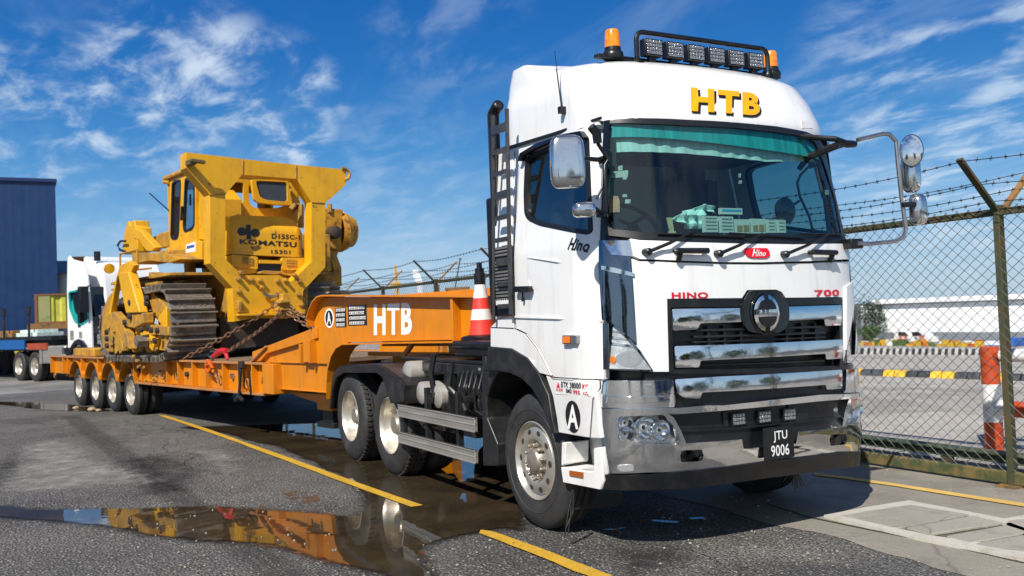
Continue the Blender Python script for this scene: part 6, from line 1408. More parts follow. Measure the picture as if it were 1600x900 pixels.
# patches of pale cement on the asphalt (stains with their own outline)
def patchy(name, col, lo, hi, scale=9, stretch=(1, 1, 1), cov=1.0):
    m = mat(name, col, .85, var=.15, fine=.35, bump=.004, bscale=80); t = m.node_tree; n = t.nodes; k = t.links.new; b = n['Principled BSDF']
    nz = n.new('ShaderNodeTexNoise'); nz.inputs['Scale'].default_value = scale; nz.inputs['Detail'].default_value = 10; nz.inputs['Roughness'].default_value = .75
    tcn = n.new('ShaderNodeTexCoord'); mp = n.new('ShaderNodeMapping'); mp.inputs['Scale'].default_value = stretch; k(tcn.outputs['Object'], mp.inputs[0]); k(mp.outputs[0], nz.inputs[0])
    mr = n.new('ShaderNodeMapRange'); mr.inputs[1].default_value = lo; mr.inputs[2].default_value = hi; mr.inputs[4].default_value = cov; k(nz.outputs[0], mr.inputs[0]); k(mr.outputs[0], b.inputs['Alpha']); return m
PATCH = patchy('cement_patch', (.36, .35, .325), .30, .62, 3.0, cov=.75); PATCH2 = patchy('cement_patch_faint', (.27, .26, .24), .40, .66, 2.5, cov=.6)
pt = [(-4.948, -4.785), (-9.366, -4.537), (-9.733, -4.183), (-9.101, -3.962), (-7.038, -3.774), (-5.544, -3.538), (-4.55, -3.325), (-4.397, -3.484), (-4.643, -3.841), (-4.636, -4.192), (-4.747, -4.549)]
soften(PATCH, 6, 1.1); soften(PATCH2, 5, 1.2); soft('cement_patch', pt, .004, PATCH, .25, .4, .1)
pt = [(-6.608, -2.549), (-6.569, -2.323), (-5.522, -2.278), (-5.359, -2.451), (-4.683, -2.478), (-4.23, -2.675), (-5.003, -2.619)]
soft('cement_patch', pt, .004, PATCH, .2, .3, .08)
pt = [(-14.062, -3.851), (-12.865, -2.799), (-8.292, -2.37), (-6.792, -2.337), (-6.385, -3.201), (-9.394, -3.455), (-12.558, -4.262)]
soft('cement_patch', pt, .003, PATCH2, .4, .5, .15)
OIL = patchy('oil_stain', (.022, .021, .020), .30, .60, 2.2, cov=.75); soften(OIL, 5, 1.1)
TRK = patchy('tyre_track', (.055, .052, .048), .34, .60, 4, (1, 6, 1), cov=.55); soften(TRK, 9, .9)
soft('oil_stain', [(-7.266, -4.872), (-9.118, -4.732), (-8.211, -4.628), (-5.646, -4.769), (-4.777, -4.842), (-5.697, -5.018)], .0035, OIL, .2, .4, .1)
soft('oil_stain', [(-6.479, -3.543), (-6.675, -3.008), (-4.666, -2.869), (-3.672, -3.206), (-3.667, -3.53), (-4.959, -3.597)], .0035, OIL, .3, .5, .1)
soft('tyre_track', [(-14, -3.9), (4.5, -3.1), (4.5, -2.85), (-14, -3.6)], .0035, TRK, .12, .12, .08)
soft('tyre_track', [(-14, -5.6), (4.5, -5.2), (4.5, -4.9), (-14, -5.3)], .0035, TRK, .12, .12, .08)
soft('oil_stain', [(0.895, -1.091), (0.97, -0.835), (1.34, -0.815), (1.534, -1.121), (1.43, -1.326)], .0035, OIL, .25, .4, .08)
CRK = mat('crack_dirt', (.018, .016, .013), .95)
def crack(pts, w_=.012, seed=1):
    rr = random.Random(seed); P_ = [Vector(p) for p in pts]
    for l in range(4):
        Q_ = []
        for a, b in zip(P_, P_[1:]):
            d = b - a; Q_ += [a, (a + b) / 2 + Vector((-d.y, d.x)) * rr.uniform(-.16, .16)]
        P_ = Q_ + [P_[-1]]
    up_ = []; dn = []
    for i, p in enumerate(P_):
        d = (P_[min(i + 1, len(P_) - 1)] - P_[max(i - 1, 0)]).normalized(); ww = w_ * rr.uniform(.2, 1) * (1 - abs(2 * i / len(P_) - 1) ** 3); q__ = Vector((-d.y, d.x)) * ww / 2
        up_.append(tuple(p + q__)); dn.append(tuple(p - q__))
    mb = MB(); n_ = len(up_); mb._add([(x, y, .0045) for x, y in up_ + dn], [(i, i + 1, n_ + i + 1, n_ + i) for i in range(n_ - 1)])
    struct(mb.build('crack', CRK, smooth=0, rec=False))
crack([(-12.595, -2.788), (-10.893, -2.724), (-9.753, -2.597), (-7.26, -2.538)], .016, 1); crack([(-11.5, -3.285), (-9.46, -3.017), (-7.356, -2.917), (-6.301, -2.615), (-4.234, -2.582), (-3.822, -2.309)], .018, 2); crack([(-7.356, -2.917), (-6.385, -3.201), (-4.593, -3.374)], .012, 3); crack([(-14.288, -4.519), (-12.199, -3.93), (-10.281, -3.638)], .015, 4)
crack([(0.472, -0.878), (0.812, -0.875), (1.047, -0.735), (1.613, -0.742), (1.868, -0.674)], .010, 5); crack([(0.617, -0.04), (1.005, -0.201), (1.352, -0.179)], .008, 6)
RUSTP = patchy('rust_stain', (.17, .065, .02), .48, .60, 6)
for i, pt in enumerate(([(-2.81, -2.428), (-2.88, -2.301), (-2.482, -2.177), (-2.175, -2.268), (-2.122, -2.454), (-2.551, -2.46)], [(-2.344, -2.783), (-1.844, -2.416), (-1.563, -2.304), (-1.235, -2.281), (-1.561, -2.578), (-2.055, -2.85)], [(-0.984, -3.095), (-0.472, -2.868), (-0.096, -2.74), (0.037, -2.795), (-0.351, -2.916), (-0.867, -3.122)], [(-0.016, -2.192), (0.206, -2.188), (0.482, -2.28), (0.485, -2.347), (0.187, -2.29)])):
    sheet('rust_stain', pt, .0055, RUSTP, .15, 4, 20 + i)
# water
WAT = bpy.data.materials.new('water'); WAT.use_nodes = True; t = WAT.node_tree; n = t.nodes; k = t.links.new; b = n['Principled BSDF']
b.inputs['IOR'].default_value = 1.45; b.inputs['Specular IOR Level'].default_value = .6
tcn = n.new('ShaderNodeTexCoord'); nz = n.new('ShaderNodeTexNoise'); nz.inputs['Scale'].default_value = 1.6; nz.inputs['Detail'].default_value = 8; nz.inputs['Roughness'].default_value = .65; k(tcn.outputs['Object'], nz.inputs[0])
cr_n = n.new('ShaderNodeMapRange'); cr_n.inputs[1].default_value = .35; cr_n.inputs[2].default_value = .65; k(nz.outputs[0], cr_n.inputs[0])
mxn = n.new('ShaderNodeMix'); mxn.data_type = 'RGBA'; k(cr_n.outputs[0], mxn.inputs[0]); mxn.inputs[6].default_value = (.026, .019, .011, 1); mxn.inputs[7].default_value = (.060, .044, .025, 1); k(mxn.outputs[2], b.inputs['Base Color'])
b.inputs['Roughness'].default_value = .015
nz2 = n.new('ShaderNodeTexNoise'); nz2.inputs['Scale'].default_value = 2.5; nz2.inputs['Detail'].default_value = 2; k(tcn.outputs['Object'], nz2.inputs[0])
bpn = n.new('ShaderNodeBump'); bpn.inputs['Distance'].default_value = .0012; k(nz2.outputs[0], bpn.inputs['Height']); k(bpn.outputs[0], b.inputs['Normal'])
pw = [(-9.895, -2.267), (-8.37, -1.824), (-6.227, -1.575), (-4.44, -1.597), (-3.291, -1.638), (-2.685, -1.713), (-2.114, -1.809), (-1.566, -2.02), (-1.331, -2.185), (-1.505, -2.355), (-1.767, -2.52), (-2.176, -2.822)]
pw += [(-2.608, -3.147), (-2.946, -3.727), (-3.223, -4.065), (-3.462, -4.428), (-3.999, -4.832), (-4.317, -5.126), (-3.749, -5.103), (-3.445, -4.825), (-2.954, -4.443), (-2.385, -4.024), (-1.757, -3.762), (-1.253, -3.423), (-0.837, -3.034)]
pw += [(-0.428, -2.894), (-0, -2.784), (0.236, -2.694), (0.459, -2.596), (0.973, -2.614), (1.047, -2.453), (0.719, -2.383), (0.44, -2.335), (0.049, -2.191), (-0.131, -1.998), (-0.181, -1.609), (-0.198, -1.392), (-0.038, -1.334)]
pw += [(-.6, -1.0), (-1.1, -.7), (-1.3, .2), (-2.6, .3), (-2.9, 1.3), (-5.5, 1.5), (-8.5, 1.9), (-10, .6), (-8.5, -.4)]
ang = [p for p in pw]
pud = soft('puddle', jag(pw, .06, 3, 4), .0085, soften(WAT, 34, .45), .04, .06, .05)
WET = patchy('wet_asphalt', (.030, .027, .023), .34, .52, 3.5, cov=.9)
for l_ in list(WET.node_tree.links):
    if l_.to_socket.name == 'Roughness': WET.node_tree.links.remove(l_)
WET.node_tree.nodes['Principled BSDF'].inputs['Roughness'].default_value = .25
soft('wet_asphalt', pw, .0045, soften(WET, 9, .9), .16, .12, .055)
pt = [(-22.348, -6.045), (-19.837, -5.025), (-18.814, -4.34), (-17.927, -4), (-16.986, -3.595), (-15.374, -3.054), (-14.293, -2.978), (-14.464, -3.324), (-15.124, -3.685), (-16.076, -4.178), (-17.966, -4.745), (-20.023, -5.936)]
soft('puddle', jag(pt, .08, 2, 9), .0085, WAT, .05, .08, .08)
pt = [(1.15, -.12), (1.18, .02), (1.1, .06), (1.06, -.08)]
for i, pt in enumerate(([(0.334, -0.342), (0.398, -0.293), (0.497, -0.229), (0.535, -0.259), (0.446, -0.331), (0.369, -0.368)], [(0.467, -0.078), (0.505, 0.02), (0.543, -0.013), (0.505, -0.1)], [(0.361, -0.818), (0.398, -0.743), (0.407, -0.648), (0.431, -0.766)])): soft('puddle', pt, .0085, WAT, .02, .015, .02)
# painted lines
YPAINT = patchy('yellow_road_paint', (.62, .36, .02), .30, .42, 22); YPAINT.node_tree.nodes['Principled BSDF'].inputs['Roughness'].default_value = .5
ln = [(-12.328, -2.336), (-11.25, -2.171), (-10.03, -2.004), (-8.624, -1.896)] + [(-6.388, -1.857), (-4.172, -1.676), (-2.453, -1.689), (-1.434, -1.623)]
ln2 = [(-1.398, -1.603), (-1.997, -1.67), (-2.307, -1.74), (-3.917, -1.752), (-6.113, -1.92)] + [(-8.483, -1.988), (-9.745, -2.121), (-10.876, -2.25), (-11.947, -2.36)]
cl_ = [(-12.3, -2.27), (-9.0, -2.03), (-5.0, -1.81), (-1.35, -1.62)]
sheet('road_marking', [(x, y - .055) for x, y in cl_] + [(x, y + .055) for x, y in reversed(cl_)], .0125, YPAINT, .004, 4, 2)
ln = [(-0.205, -1.57), (-0.11, -1.524), (0.564, -1.482), (1.064, -1.47), (1.471, -1.467), (1.391, -1.575), (1.176, -1.599), (0.658, -1.596), (0.101, -1.618), (-0.119, -1.629)]
sheet('road_marking', ln, .0125, YPAINT, .012, 3, 3)
ln = [(-0.271, 2.052), (0.053, 2.101), (0.57, 2.161), (1.171, 2.195), (1.819, 2.241), (1.893, 2.118), (1.248, 2.086), (0.649, 2.062), (0.133, 2.01), (-0.167, 1.94)]
YP2 = patchy('pale_yellow_paint', (.72, .47, .12), .22, .34, 22)
sheet('road_marking', ln, .0125, YP2, .008, 3, 4)
# drain covers of concrete slabs with a whitened rim
RIMW = mat('whitened_rim', (.52, .49, .43), .8, dirt=.6, dcol=(.25, .22, .17), dscale=6, fine=.2, bump=.003, bscale=60)
rim_o = [(1.098, 0.659), (1.049, 0.884), (1.126, 1.618), (1.95, 1.602), (1.992, 1.957), (3.025, 0.265), (2.651, 0.715), (2.306, 0.673)]
rim_o = [(1.083, 0.708), (1.09, 1.139), (1.129, 1.613), (1.95, 1.602), (2.002, 2.139), (2.833, 0.739), (2.637, 0.738), (1.948, 0.678)]
rim_i = [(1.163, 0.782), (1.235, 1.497), (1.919, 1.499), (2.041, 1.48), (2.08, 2.008), (2.717, 0.934), (2.504, 0.932), (1.928, 0.787)]
o = MB().poly([rim_o, rim_i], lambda u, v, o: (u, v, .004 + o), 0, .022).build('drain_rim', RIMW, bev=.004); struct(o)
SLAB = gmat('slab_concrete', ((.30, .275, .23), (.38, .35, .30), (.12, .10, .075)), agg=False)
dark = [(1.163, 0.782), (1.235, 1.497), (2.264, 1.698), (2.757, 0.867), (1.928, 0.787)]
sheet('drain_bed', dark, .006, mat('gap_dirt', (.11, .095, .07), .9))
for i, sl_ in enumerate(([(1.181, 0.788), (1.257, 1.478), (1.74, 1.521), (1.709, 1.095), (1.692, 0.841), (1.651, 0.775)], [(1.714, 0.831), (1.728, 1.087), (1.766, 1.512), (2.028, 1.463), (1.923, 0.809)], [(2.022, 0.843), (2.077, 1.425), (2.294, 1.354), (2.224, 0.808)], [(2.261, 0.803), (2.325, 1.322), (2.482, 1.33), (2.697, 0.967), (2.474, 0.83)], [(2.008, 1.531), (2.103, 1.97), (2.315, 1.613), (2.251, 1.422)])):
    so_ = MB().poly(roundpoly(sl_, .02, 2), lambda u, v, o: (u, v, .0065 + o), 0, .022).build('drain_slab', SLAB, bev=.006); so_['kind'] = 'structure'
jt = [(0.456, 0.745), (0.979, 0.649), (1.483, 0.677), (1.979, 0.718), (2.745, 0.724), (2.761, 0.699), (1.998, 0.693), (1.505, 0.651), (1.009, 0.617), (0.482, 0.719)]
sheet('expansion_joint', jt, .0075, mat('joint_dirt', (.035, .03, .022), .9), .01, 3, 12)
# dead leaves and pebbles scattered
rnd = random.Random(4)
GRIT = mat('grit', (.36, .32, .26), .8, var=.5, vscale=1.2)
mb = MB()
for i in range(900):
    x = rnd.uniform(-3.5, 4.2); y = rnd.uniform(-4.2, 3.2)
    s_ = rnd.uniform(.003, .009); c = Vector((x, y, .012)); a = rnd.random() * 6
    if -7 < x < -.2 and y > -2.4: continue
    mb.cbox(c, (s_ * 2, s_, s_), Matrix.Rotation(a, 3, 'Z'))
g_ = mb.build('grit', GRIT, smooth=0); g_['kind'] = 'stuff'
tag(g_, 'fine grit and small stones scattered over the asphalt', 'grit')
for i, (p_, c_) in enumerate(zip([(-15.471, -3.562), (-14.674, -3.302), (-14.434, -3.199)], (.07, .09, .06))):
    mb = MB(); mb.lathe([(0, c_ * .7), (c_ * .4, c_), (c_ * .8, c_ * .7), (c_ * .95, .01)], (0, 0, 0), 'Z', 7, True)
    for v in mb.bm.verts: v.co *= rnd.uniform(.85, 1.15)
    o = mb.build('stone', mat('sandy_stone', (.38, .28, .17), .8, bump=.01), smooth=0); o.location = (p_[0], p_[1], .004)
    tag(o, ('sandy stone lying at the trailer wheels, leftmost of three', 'larger sandy stone at the trailer wheels, middle of three', 'small sandy stone at the trailer wheels, rightmost of three')[i], 'stone', 'stones beside the trailer wheels')

# ================================================================== FENCE
fence = thing('chain_link_fence', 'green weathered chain link fence with rusty Y arms and barbed wire beside the truck', 'fence', (1.25, 2.8, 0))
FO = Vector((1.25, 2.8, 0)); YF = 2.8; ZT = 2.36
def FB(mb, name, m, par=None, **k): return mb.build(name, m, par or fence, off=FO, **k)
X0f, X1f = -31.75, 7.25
posts = [1.25 - 3 * i for i in range(-2, 12)]
FB(MB().box((X0f, YF - .03, ZT - .03), (X1f, YF + .03, ZT + .03)), 'top_rail', GALV, bev=.006)
FB(MB().box((X0f, YF - .03, .02), (X1f, YF + .03, .13)), 'bottom_rail', mat('mossy_steel', (.045, .065, .025), .85, dirt=.9, dcol=(.17, .12, .04), dscale=7, dlo=.42, dhi=.6), bev=.01)
def dy(z): return 0
for i, x in enumerate(posts):
    p = FB(MB().box((x - .028, YF - .045, 0), (x + .028, YF + .03, ZT + .06)), 'post', GALV, bev=.004)
    FB(MB().bar((x, YF - .02, ZT), (x - .02, YF - .46, ZT + .44), .06, .025), 'arm', GALV, p)
    FB(MB().bar((x + .02, YF + .02, ZT), (x + .04, YF + .46, ZT + .40), .06, .025), 'arm', RUSTY, p)
    FB(MB().box((x - .09, YF - .12, 0), (x + .09, YF + .08, .02)), 'base_plate', RUSTY, p)
# woven wire: two families of slanting wires
mb = MB(); pw_ = .111; z0, z1 = .10, ZT + .05; H_ = z1 - z0; sl = .86; rw = .0027
def thin(a, b, r=rw):
    a, b = Vector(a), Vector(b); d = (b - a).normalized(); sx = Vector((0, 1, 0)); sy = d.cross(sx)
    vs = [p + sx * r * ca + sy * r * sa for p in (a, b) for ca, sa in ((1, 0), (0, 1), (-1, 0), (0, -1))]
    mb._add(vs, [(0, 1, 5, 4), (1, 2, 6, 5), (2, 3, 7, 6), (3, 0, 4, 7)])
x = X0f - H_ / sl
while x < X1f:
    for s in (1, -1):
        xa, xb_ = (x, x + H_ / sl) if s > 0 else (x + H_ / sl, x)
        a, b = Vector((xa, YF - .036 + s * .002, z0)), Vector((xb_, YF - .036 + s * .002, z1))
        n_ = 5
        # slight slack in the mesh
        pts = []
        for i in range(n_ + 1):
            p = a.lerp(b, i / n_); p.x += .010 * math.sin(p.z * 3.1 + p.x * .7); p.y += .012 * math.sin(p.x * 1.3 + p.z * 2); pts.append(p)
        for i in range(n_):
            if X0f < pts[i].x < X1f: thin(pts[i], pts[i + 1])
    x += pw_
FB(mb, 'wire_mesh', WIRE, smooth=0, rec=False)
# barbed strands
for (oy, oz) in ((-.44, .42), (-.24, .23), (-.08, .09), (.22, .20), (.42, .36)):
    mb = MB(); step = 3.0; pts = []
    X = X0f
    while X <= X1f + .01:
        t = ((X - 1.25) / 3.0) % 1; pts.append((X, YF + oy, ZT + oz - .05 * math.sin(PI * t) * (1 + .3 * math.sin(X)))); X += .375
    mb.tube(pts, .0035, 4)
    r_ = random.Random(int(oy * 100) + 50); X = -22.0
    while X < X1f:
        t = ((X - 1.25) / 3.0) % 1; z_ = ZT + oz - .05 * math.sin(PI * t) * (1 + .3 * math.sin(X)); a = r_.random() * PI
        for aa in (a, a + 1.4):
            d = Vector((.3, math.cos(aa), math.sin(aa))) * .022; c = Vector((X, YF + oy, z_)); mb.bar(c - d, c + d, .004, .004)
        mb.bar((X - .012, YF + oy, z_), (X + .012, YF + oy, z_), .011, .011)
        X += .125
    FB(mb, 'barbed_wire', WIRE, smooth=0, rec=False)
bp = [(-11.318, 2.319), (-10.991, 2.092)]
FB(MB().bar((bp[0][0], YF + .3, bp[0][1]), (bp[1][0] + .1, YF + .1, bp[1][1] - .5), .06, .03), 'brace', GALV)
# second low beam behind the fence on short stubs
bm1 = [(-0.772, 0.153), (0.858, 0.209), (-0.777, 0.075), (0.852, 0.104)]
bt = (bm1[0][1] + bm1[1][1]) / 2; bbm = (bm1[2][1] + bm1[3][1]) / 2
beam = thing('steel_beam', 'low green steel beam on short stubs just behind the chain link fence', 'beam', (0, 3.35, 0))
MB().box((-20, -.04, bbm), (6, .04, bt)).box((-20, -.09, bt - .015), (6, .09, bt + .004)).build('rail', mat('green_steel', (.055, .075, .04), .7, dirt=.7, dcol=(.12, .11, .06), dscale=3), beam, bev=.004)
for x in (-6.4, -2.4, .22, 3.6): MB().box((x - .05, -.035, 0), (x + .05, .035, bbm)).build('stub', GALV, beam)

# ================================================================== PIPE BARRIER
ba = [(-0.104, 1.09), (0.105, 1.092), (-0.149, 0.704), (0.039, 0.703), (-0.208, 0.289), (-0.012, 0.305), (-0.231, -0.01), (-0.042, -0.01), (0.109, 1.059), (0.103, 0.965), (0.018, 0.528), (0.009, 0.379)]
bx_, bz = (ba[0][0] + ba[1][0]) / 2, (ba[0][1] + ba[1][1]) / 2
rbar = abs(ba[1][0] - ba[0][0]) / 2 * .62
rbar = .092
bar_ = thing('pipe_barrier', 'red and white painted steel pipe barrier standing behind the fence', 'barrier', (bx_, 4.42, 0))
zs = [0, ba[5][1] - .0, ba[3][1], bz]
def seg(z0, z1, m, cap=False): return MB().lathe([(z0, rbar), (z1, rbar)] + ([(z1 + .012, rbar * .9), (z1 + .014, 0)] if cap else []), (0, 0, 0), 'Z', 28).build('post_section', m, bar_)
seg(0, zs[1], BARR); seg(zs[1], zs[2], BARW); seg(zs[2], zs[3], BARR, True)
for (zc, r_, pat_) in (((ba[8][1] + ba[9][1]) / 2, .07, ((.08, .14, BARR), (.14, 1.1, BARW), (1.1, 2.1, BARR), (2.1, 3.1, BARW))), ((ba[10][1] + ba[11][1]) / 2, .085, ((.08, .22, BARW), (.22, .55, BARR), (.55, 1.3, BARW), (1.3, 2.2, BARR), (2.2, 3.1, BARW)))):
    for a, b, m_ in pat_: MB().lathe([(a, r_), (b, r_)], (0, 0, zc), 'X', 24, True).build('pipe', m_, bar_)
for z0, z1, m_ in ((0, zs[1], BARR), (zs[1], zs[2], BARW), (zs[2], zs[3], BARR)): MB().lathe([(z0, rbar), (z1, rbar)], (3.1, 0, 0), 'Z', 20, True).build('post_section', m_, bar_)

# ================================================================== YARD THINGS
KY = mat('kerb_yellow', (.70, .42, .02), .6, dirt=.4); KB = mat('kerb_black', (.03, .032, .038), .6, dirt=.4, dcol=(.1, .12, .15))
ke = [(-9.957, 14.09, -0.255), (-6.337, 14.982, -0.301)]
ka, kb_ = Vector(ke[0]), Vector(ke[1]); kd = (kb_ - ka); kd.z = 0
kd.normalize(); kb0 = thing('speed_hump', 'long low speed hump of black and yellow blocks across the yard', 'speed hump', tuple(ka), math.atan2(kd.y, kd.x))
Lk = (kb_ - ka).length
slope = (kb_.z - ka.z) / Lk
u_ = -.57 * 6 + .0; i = 0
while u_ < Lk + 3:
    w_ = .285
    colm = KY if (i // 2) % 2 == 1 else KB
    MB().poly([(-.2, 0), (.2, 0), (.12, .16), (-.12, .16)], lambda a, b, o: (u_ + o, a, b + slope * u_), .01, w_ - .012).build('hump_block', colm, kb0, bev=.02)
    u_ += w_; i += 1
te = [(-29.94, 37.377, -1.419), (-25.248, 40.974, -1.6)]
ta, tb = Vector(te[0]), Vector(te[1])
TB_ = mat('white_drum', (.62, .62, .60), .5, dirt=.4); TBK = mat('old_tyre', (.02, .021, .023), .7)
nT = 19
o0 = None
for i in range(nT):
    p = ta.lerp(tb, i / (nT - 1)); 
    if o0 is None:
        o0 = thing('barrier_block', 'black block with a white end in the long low row across the far yard', 'barrier', tuple(p), 0, 'black and white blocks in a row across the yard')
        wB = (tb - ta).length / (nT - 1)
        MB().poly([(-.2, 0), (.2, 0), (.12, .34), (-.12, .34)], lambda a, b, o: (o, a, b), 0, wB * .84).build('body', TBK, o0, bev=.02)
        MB().poly([(-.21, 0), (.21, 0), (.13, .37), (-.13, .37)], lambda a, b, o: (wB * .84 + o, a, b), 0, wB * .12).build('white_end', TB_, o0)
    else: dup(o0, tuple(p))
# white warehouse far beyond the yard
wh = [(-49.579, 60.458, -2.573), (-54.929, 92.108, -4.156)]
wa, wb = Vector(wh[0]), Vector(wh[1])
WY = 96.0; wz = yardz(WY)
wp_ = [(-77.783, -4.432), (-77.79, -2.694), (-79.638, -2.592), (-79.421, 0.83), (-76.876, 0.76), (-77.211, 1.572), (-57.195, 1.263), (-57.425, -2.66)]
wht = thing('warehouse', 'long white warehouse with overhanging roof band seen through the fence', 'warehouse', (wp_[0][0], WY, wz))
WW = mat('white_cladding', (.84, .85, .86), .5, dirt=.3, dcol=(.5, .5, .48), dscale=.15, stretch=(1, 1, .3)); WG = mat('grey_cladding', (.66, .70, .74), .5, var=.12, vscale=.2)
wx0 = wp_[0][0]; xe = 120
def rel(p): return (p[0] - wx0, p[1] - wz)
z_a = rel(wp_[1])[1]; z_b = rel(wp_[3])[1]; z_c = rel(wp_[5])[1]; xo = rel(wp_[2])[0]; xr = rel(wp_[5])[0]
MB().box((0, 0, 0), (xe, 30, z_a)).build('lower_wall', WG, wht)
MB().box((xo, -.6, z_a), (xe, 31, z_b)).build('upper_wall', WW, wht)
MB().box((xo - .3, -.8, z_a - .08), (xe, -.5, z_a)).box((xr + .5, -.9, z_b), (xe, 30, z_b + .25)).build('dark_trim', mat('trim_grey', (.25, .28, .33), .6), wht)  # dark grey strips below the overhang and below the roof
MB().box((xr, -1.2, z_b + .18), (xe, 30, z_c)).build('roof', WW, wht)
mb = MB()
for i in range(24): mb.box((4 + i * 4.6, -.64, z_a + .2), (4.06 + i * 4.6, -.59, z_b))
mb.build('panel_joint', WG, wht)
# green tree line and clutter beside it
def leafy(name, label, cx, cy, cz, rx, ry, rz_, n_, col, leaf, seed, trunk=True, cat='tree'):
    rnd = random.Random(seed); t = thing(name, label, cat, (cx, cy, cz)); mb = MB(); bl = []
    for k_ in range(7): bl.append((Vector((rnd.uniform(-.6, .6) * rx, rnd.uniform(-.6, .6) * ry, rz_ * rnd.uniform(.7, 1.5))), rnd.uniform(.35, .6)))
    for i in range(n_):
        c, r_ = rnd.choice(bl); v = Vector((rnd.gauss(0, 1), rnd.gauss(0, 1), rnd.gauss(0, 1))).normalized() * r_ * rnd.uniform(.6, 1.1)
        p = c + Vector((v.x * rx, v.y * ry, v.z * rz_)); a = Vector((rnd.gauss(0, 1), rnd.gauss(0, 1), rnd.gauss(0, 1))).normalized() * leaf; b = a.cross(Vector((rnd.random(), rnd.random(), rnd.random()))).normalized() * leaf * .6
        mb._add([p - a, p + b, p + a, p - b], [(0, 1, 2, 3)])
    mb.build('crown', mat(name + '_leaves', col, .7, var=.5, vscale=1.5), t, smooth=0, rec=False)
    MB().tube([(0, 0, 0), (.1, 0, rz_ * .5), (0, .1, rz_)], [rx * .09, rx * .06, rx * .03], 8).build('trunk', mat(name + '_bark', (.10, .07, .05), .9), t)
    return t
tp = [(-75.386, -2.182), (-73.714, -4.262), (-53.833, 1.094)]
leafy('tree', 'small green tree at the left end of the white warehouse', tp[1][0] - 1.2, 92, yardz(92), 1.7, 2, 1.3, 1400, (.05, .10, .025), .14, 1)
leafy('tree', 'dark tree just right of the truck cab beyond the fence', tp[0][0] - 2.5, 94, yardz(94), 3, 2, 3.6, 1500, (.03, .06, .03), .16, 2)
tq = [(-66.258, 2.061)]
leafy('tree', 'tree top showing above the white warehouse roof at the right edge', tq[0][0] + 1, 140, -6, 6, 4, 5.5, 2500, (.12, .14, .08), .3, 3)
# clutter in front of the warehouse
cy_ = 88.0
def yp(*pts): return pts
blue = [(-60.319, -4.218), (-53.795, -4.029), (-53.774, -3.67), (-60.296, -3.839), (-61.692, -4.346), (-60.325, -4.327), (-60.36, -3.405), (-61.482, -3.413), (-53.911, -3.723), (-52.332, -3.834), (-52.278, -2.899), (-53.812, -2.954)]
MBL = mat('blue_tarp', (.02, .14, .42), .6)
def blk(name, label, cat, p0, p1, y, d, m, grp=None, z0=None):
    o = thing(name, label, cat, ((p0[0] + p1[0]) / 2, y, yardz(y)), 0, grp); w_ = abs(p1[0] - p0[0]); zt = max(p0[1], p1[1]) - yardz(y)
    MB().box((-w_ / 2, 0, 0), (w_ / 2, d, zt)).build('body', m, o, bev=.08); return o, w_, zt
o, w_, zt = blk('tarpaulin_wall', 'long low blue tarpaulin screen in front of the white warehouse', 'screen', blue[3], blue[1], 88, .6, MBL)
for k_ in range(6): MB().box((-w_ / 2 + w_ * k_ / 5 - .06, -.06, 0), (-w_ / 2 + w_ * k_ / 5 + .06, 0, zt)).build('post', KB, o)
o, w_, zt = blk('container', 'blue shipping container at the right end of the blue screen', 'container', blue[11], blue[9], 86, 2.4, mat('container_blue', (.01, .08, .34), .5))
for k_ in range(10): MB().box((-w_ / 2 + w_ * k_ / 10, -.05, .1), (-w_ / 2 + w_ * k_ / 10 + .12, 0, zt - .1)).build('side_rib', MBL, o)
o, w_, zt = blk('waste_bin', 'blue green covered bin left of the long blue screen', 'bin', blue[7], blue[4], 85, 1.5, mat('bin_blue', (.02, .25, .38), .5))
MB().poly([(-w_ / 2 - .05, zt), (w_ / 2 + .05, zt), (w_ / 3, zt + .35), (-w_ / 3, zt + .35)], lambda u, v, oo: (u, oo, v), 0, 1.5).build('lid', mat('bin_lid', (.03, .35, .5), .5), o)
vn_ = [(-65.356, -4.126), (-62.732, -3.33), (-62.339, -4.085), (-60.875, -3.369)]
VW = mat('van_white', (.70, .70, .68), .4)
def van(label, p0, p1):
    o = thing('delivery_van', label, 'van', ((p0[0] + p1[0]) / 2, 84, yardz(84)), 0, 'white vans in front of the warehouse'); w_ = p1[0] - p0[0]; zt = p1[1] - yardz(84); zt = max(1.7, zt)
    MB().poly([(-w_ / 2, .35), (w_ / 2, .35), (w_ / 2, zt * .55), (w_ / 2 - .5, zt * .62), (w_ / 2 - 1.1, zt), (-w_ / 2, zt)], lambda u, v, oo: (u, oo, v), 0, 1.8).build('body', VW, o, bev=.08)
    MB().poly([(w_ / 2 - .55, zt * .64), (w_ / 2 - 1.12, zt * .92), (w_ / 2 - 2.0, zt * .92), (w_ / 2 - 2.0, zt * .64)], lambda u, v, oo: (u, oo, v), -.02, 0).build('window', GLOSSB, o)
    for x in (-w_ / 2 + .8, w_ / 2 - .9): MB().lathe([(-.05, .12), (-.05, .33), (.2, .33)], (x, 0, .33), 'Y', 16, True).build('wheel', TBK, o)
    for x in (-w_ / 6, w_ / 10): MB().cbox((x, -.03, zt * .6), (.3, .03, .3)).build('red_marking', mat('faded_red', (.45, .12, .06), .6), o)
van('white van with red markings parked before the warehouse, left one', vn_[0], vn_[1]); van('smaller white van before the warehouse, right one', vn_[2], vn_[3])
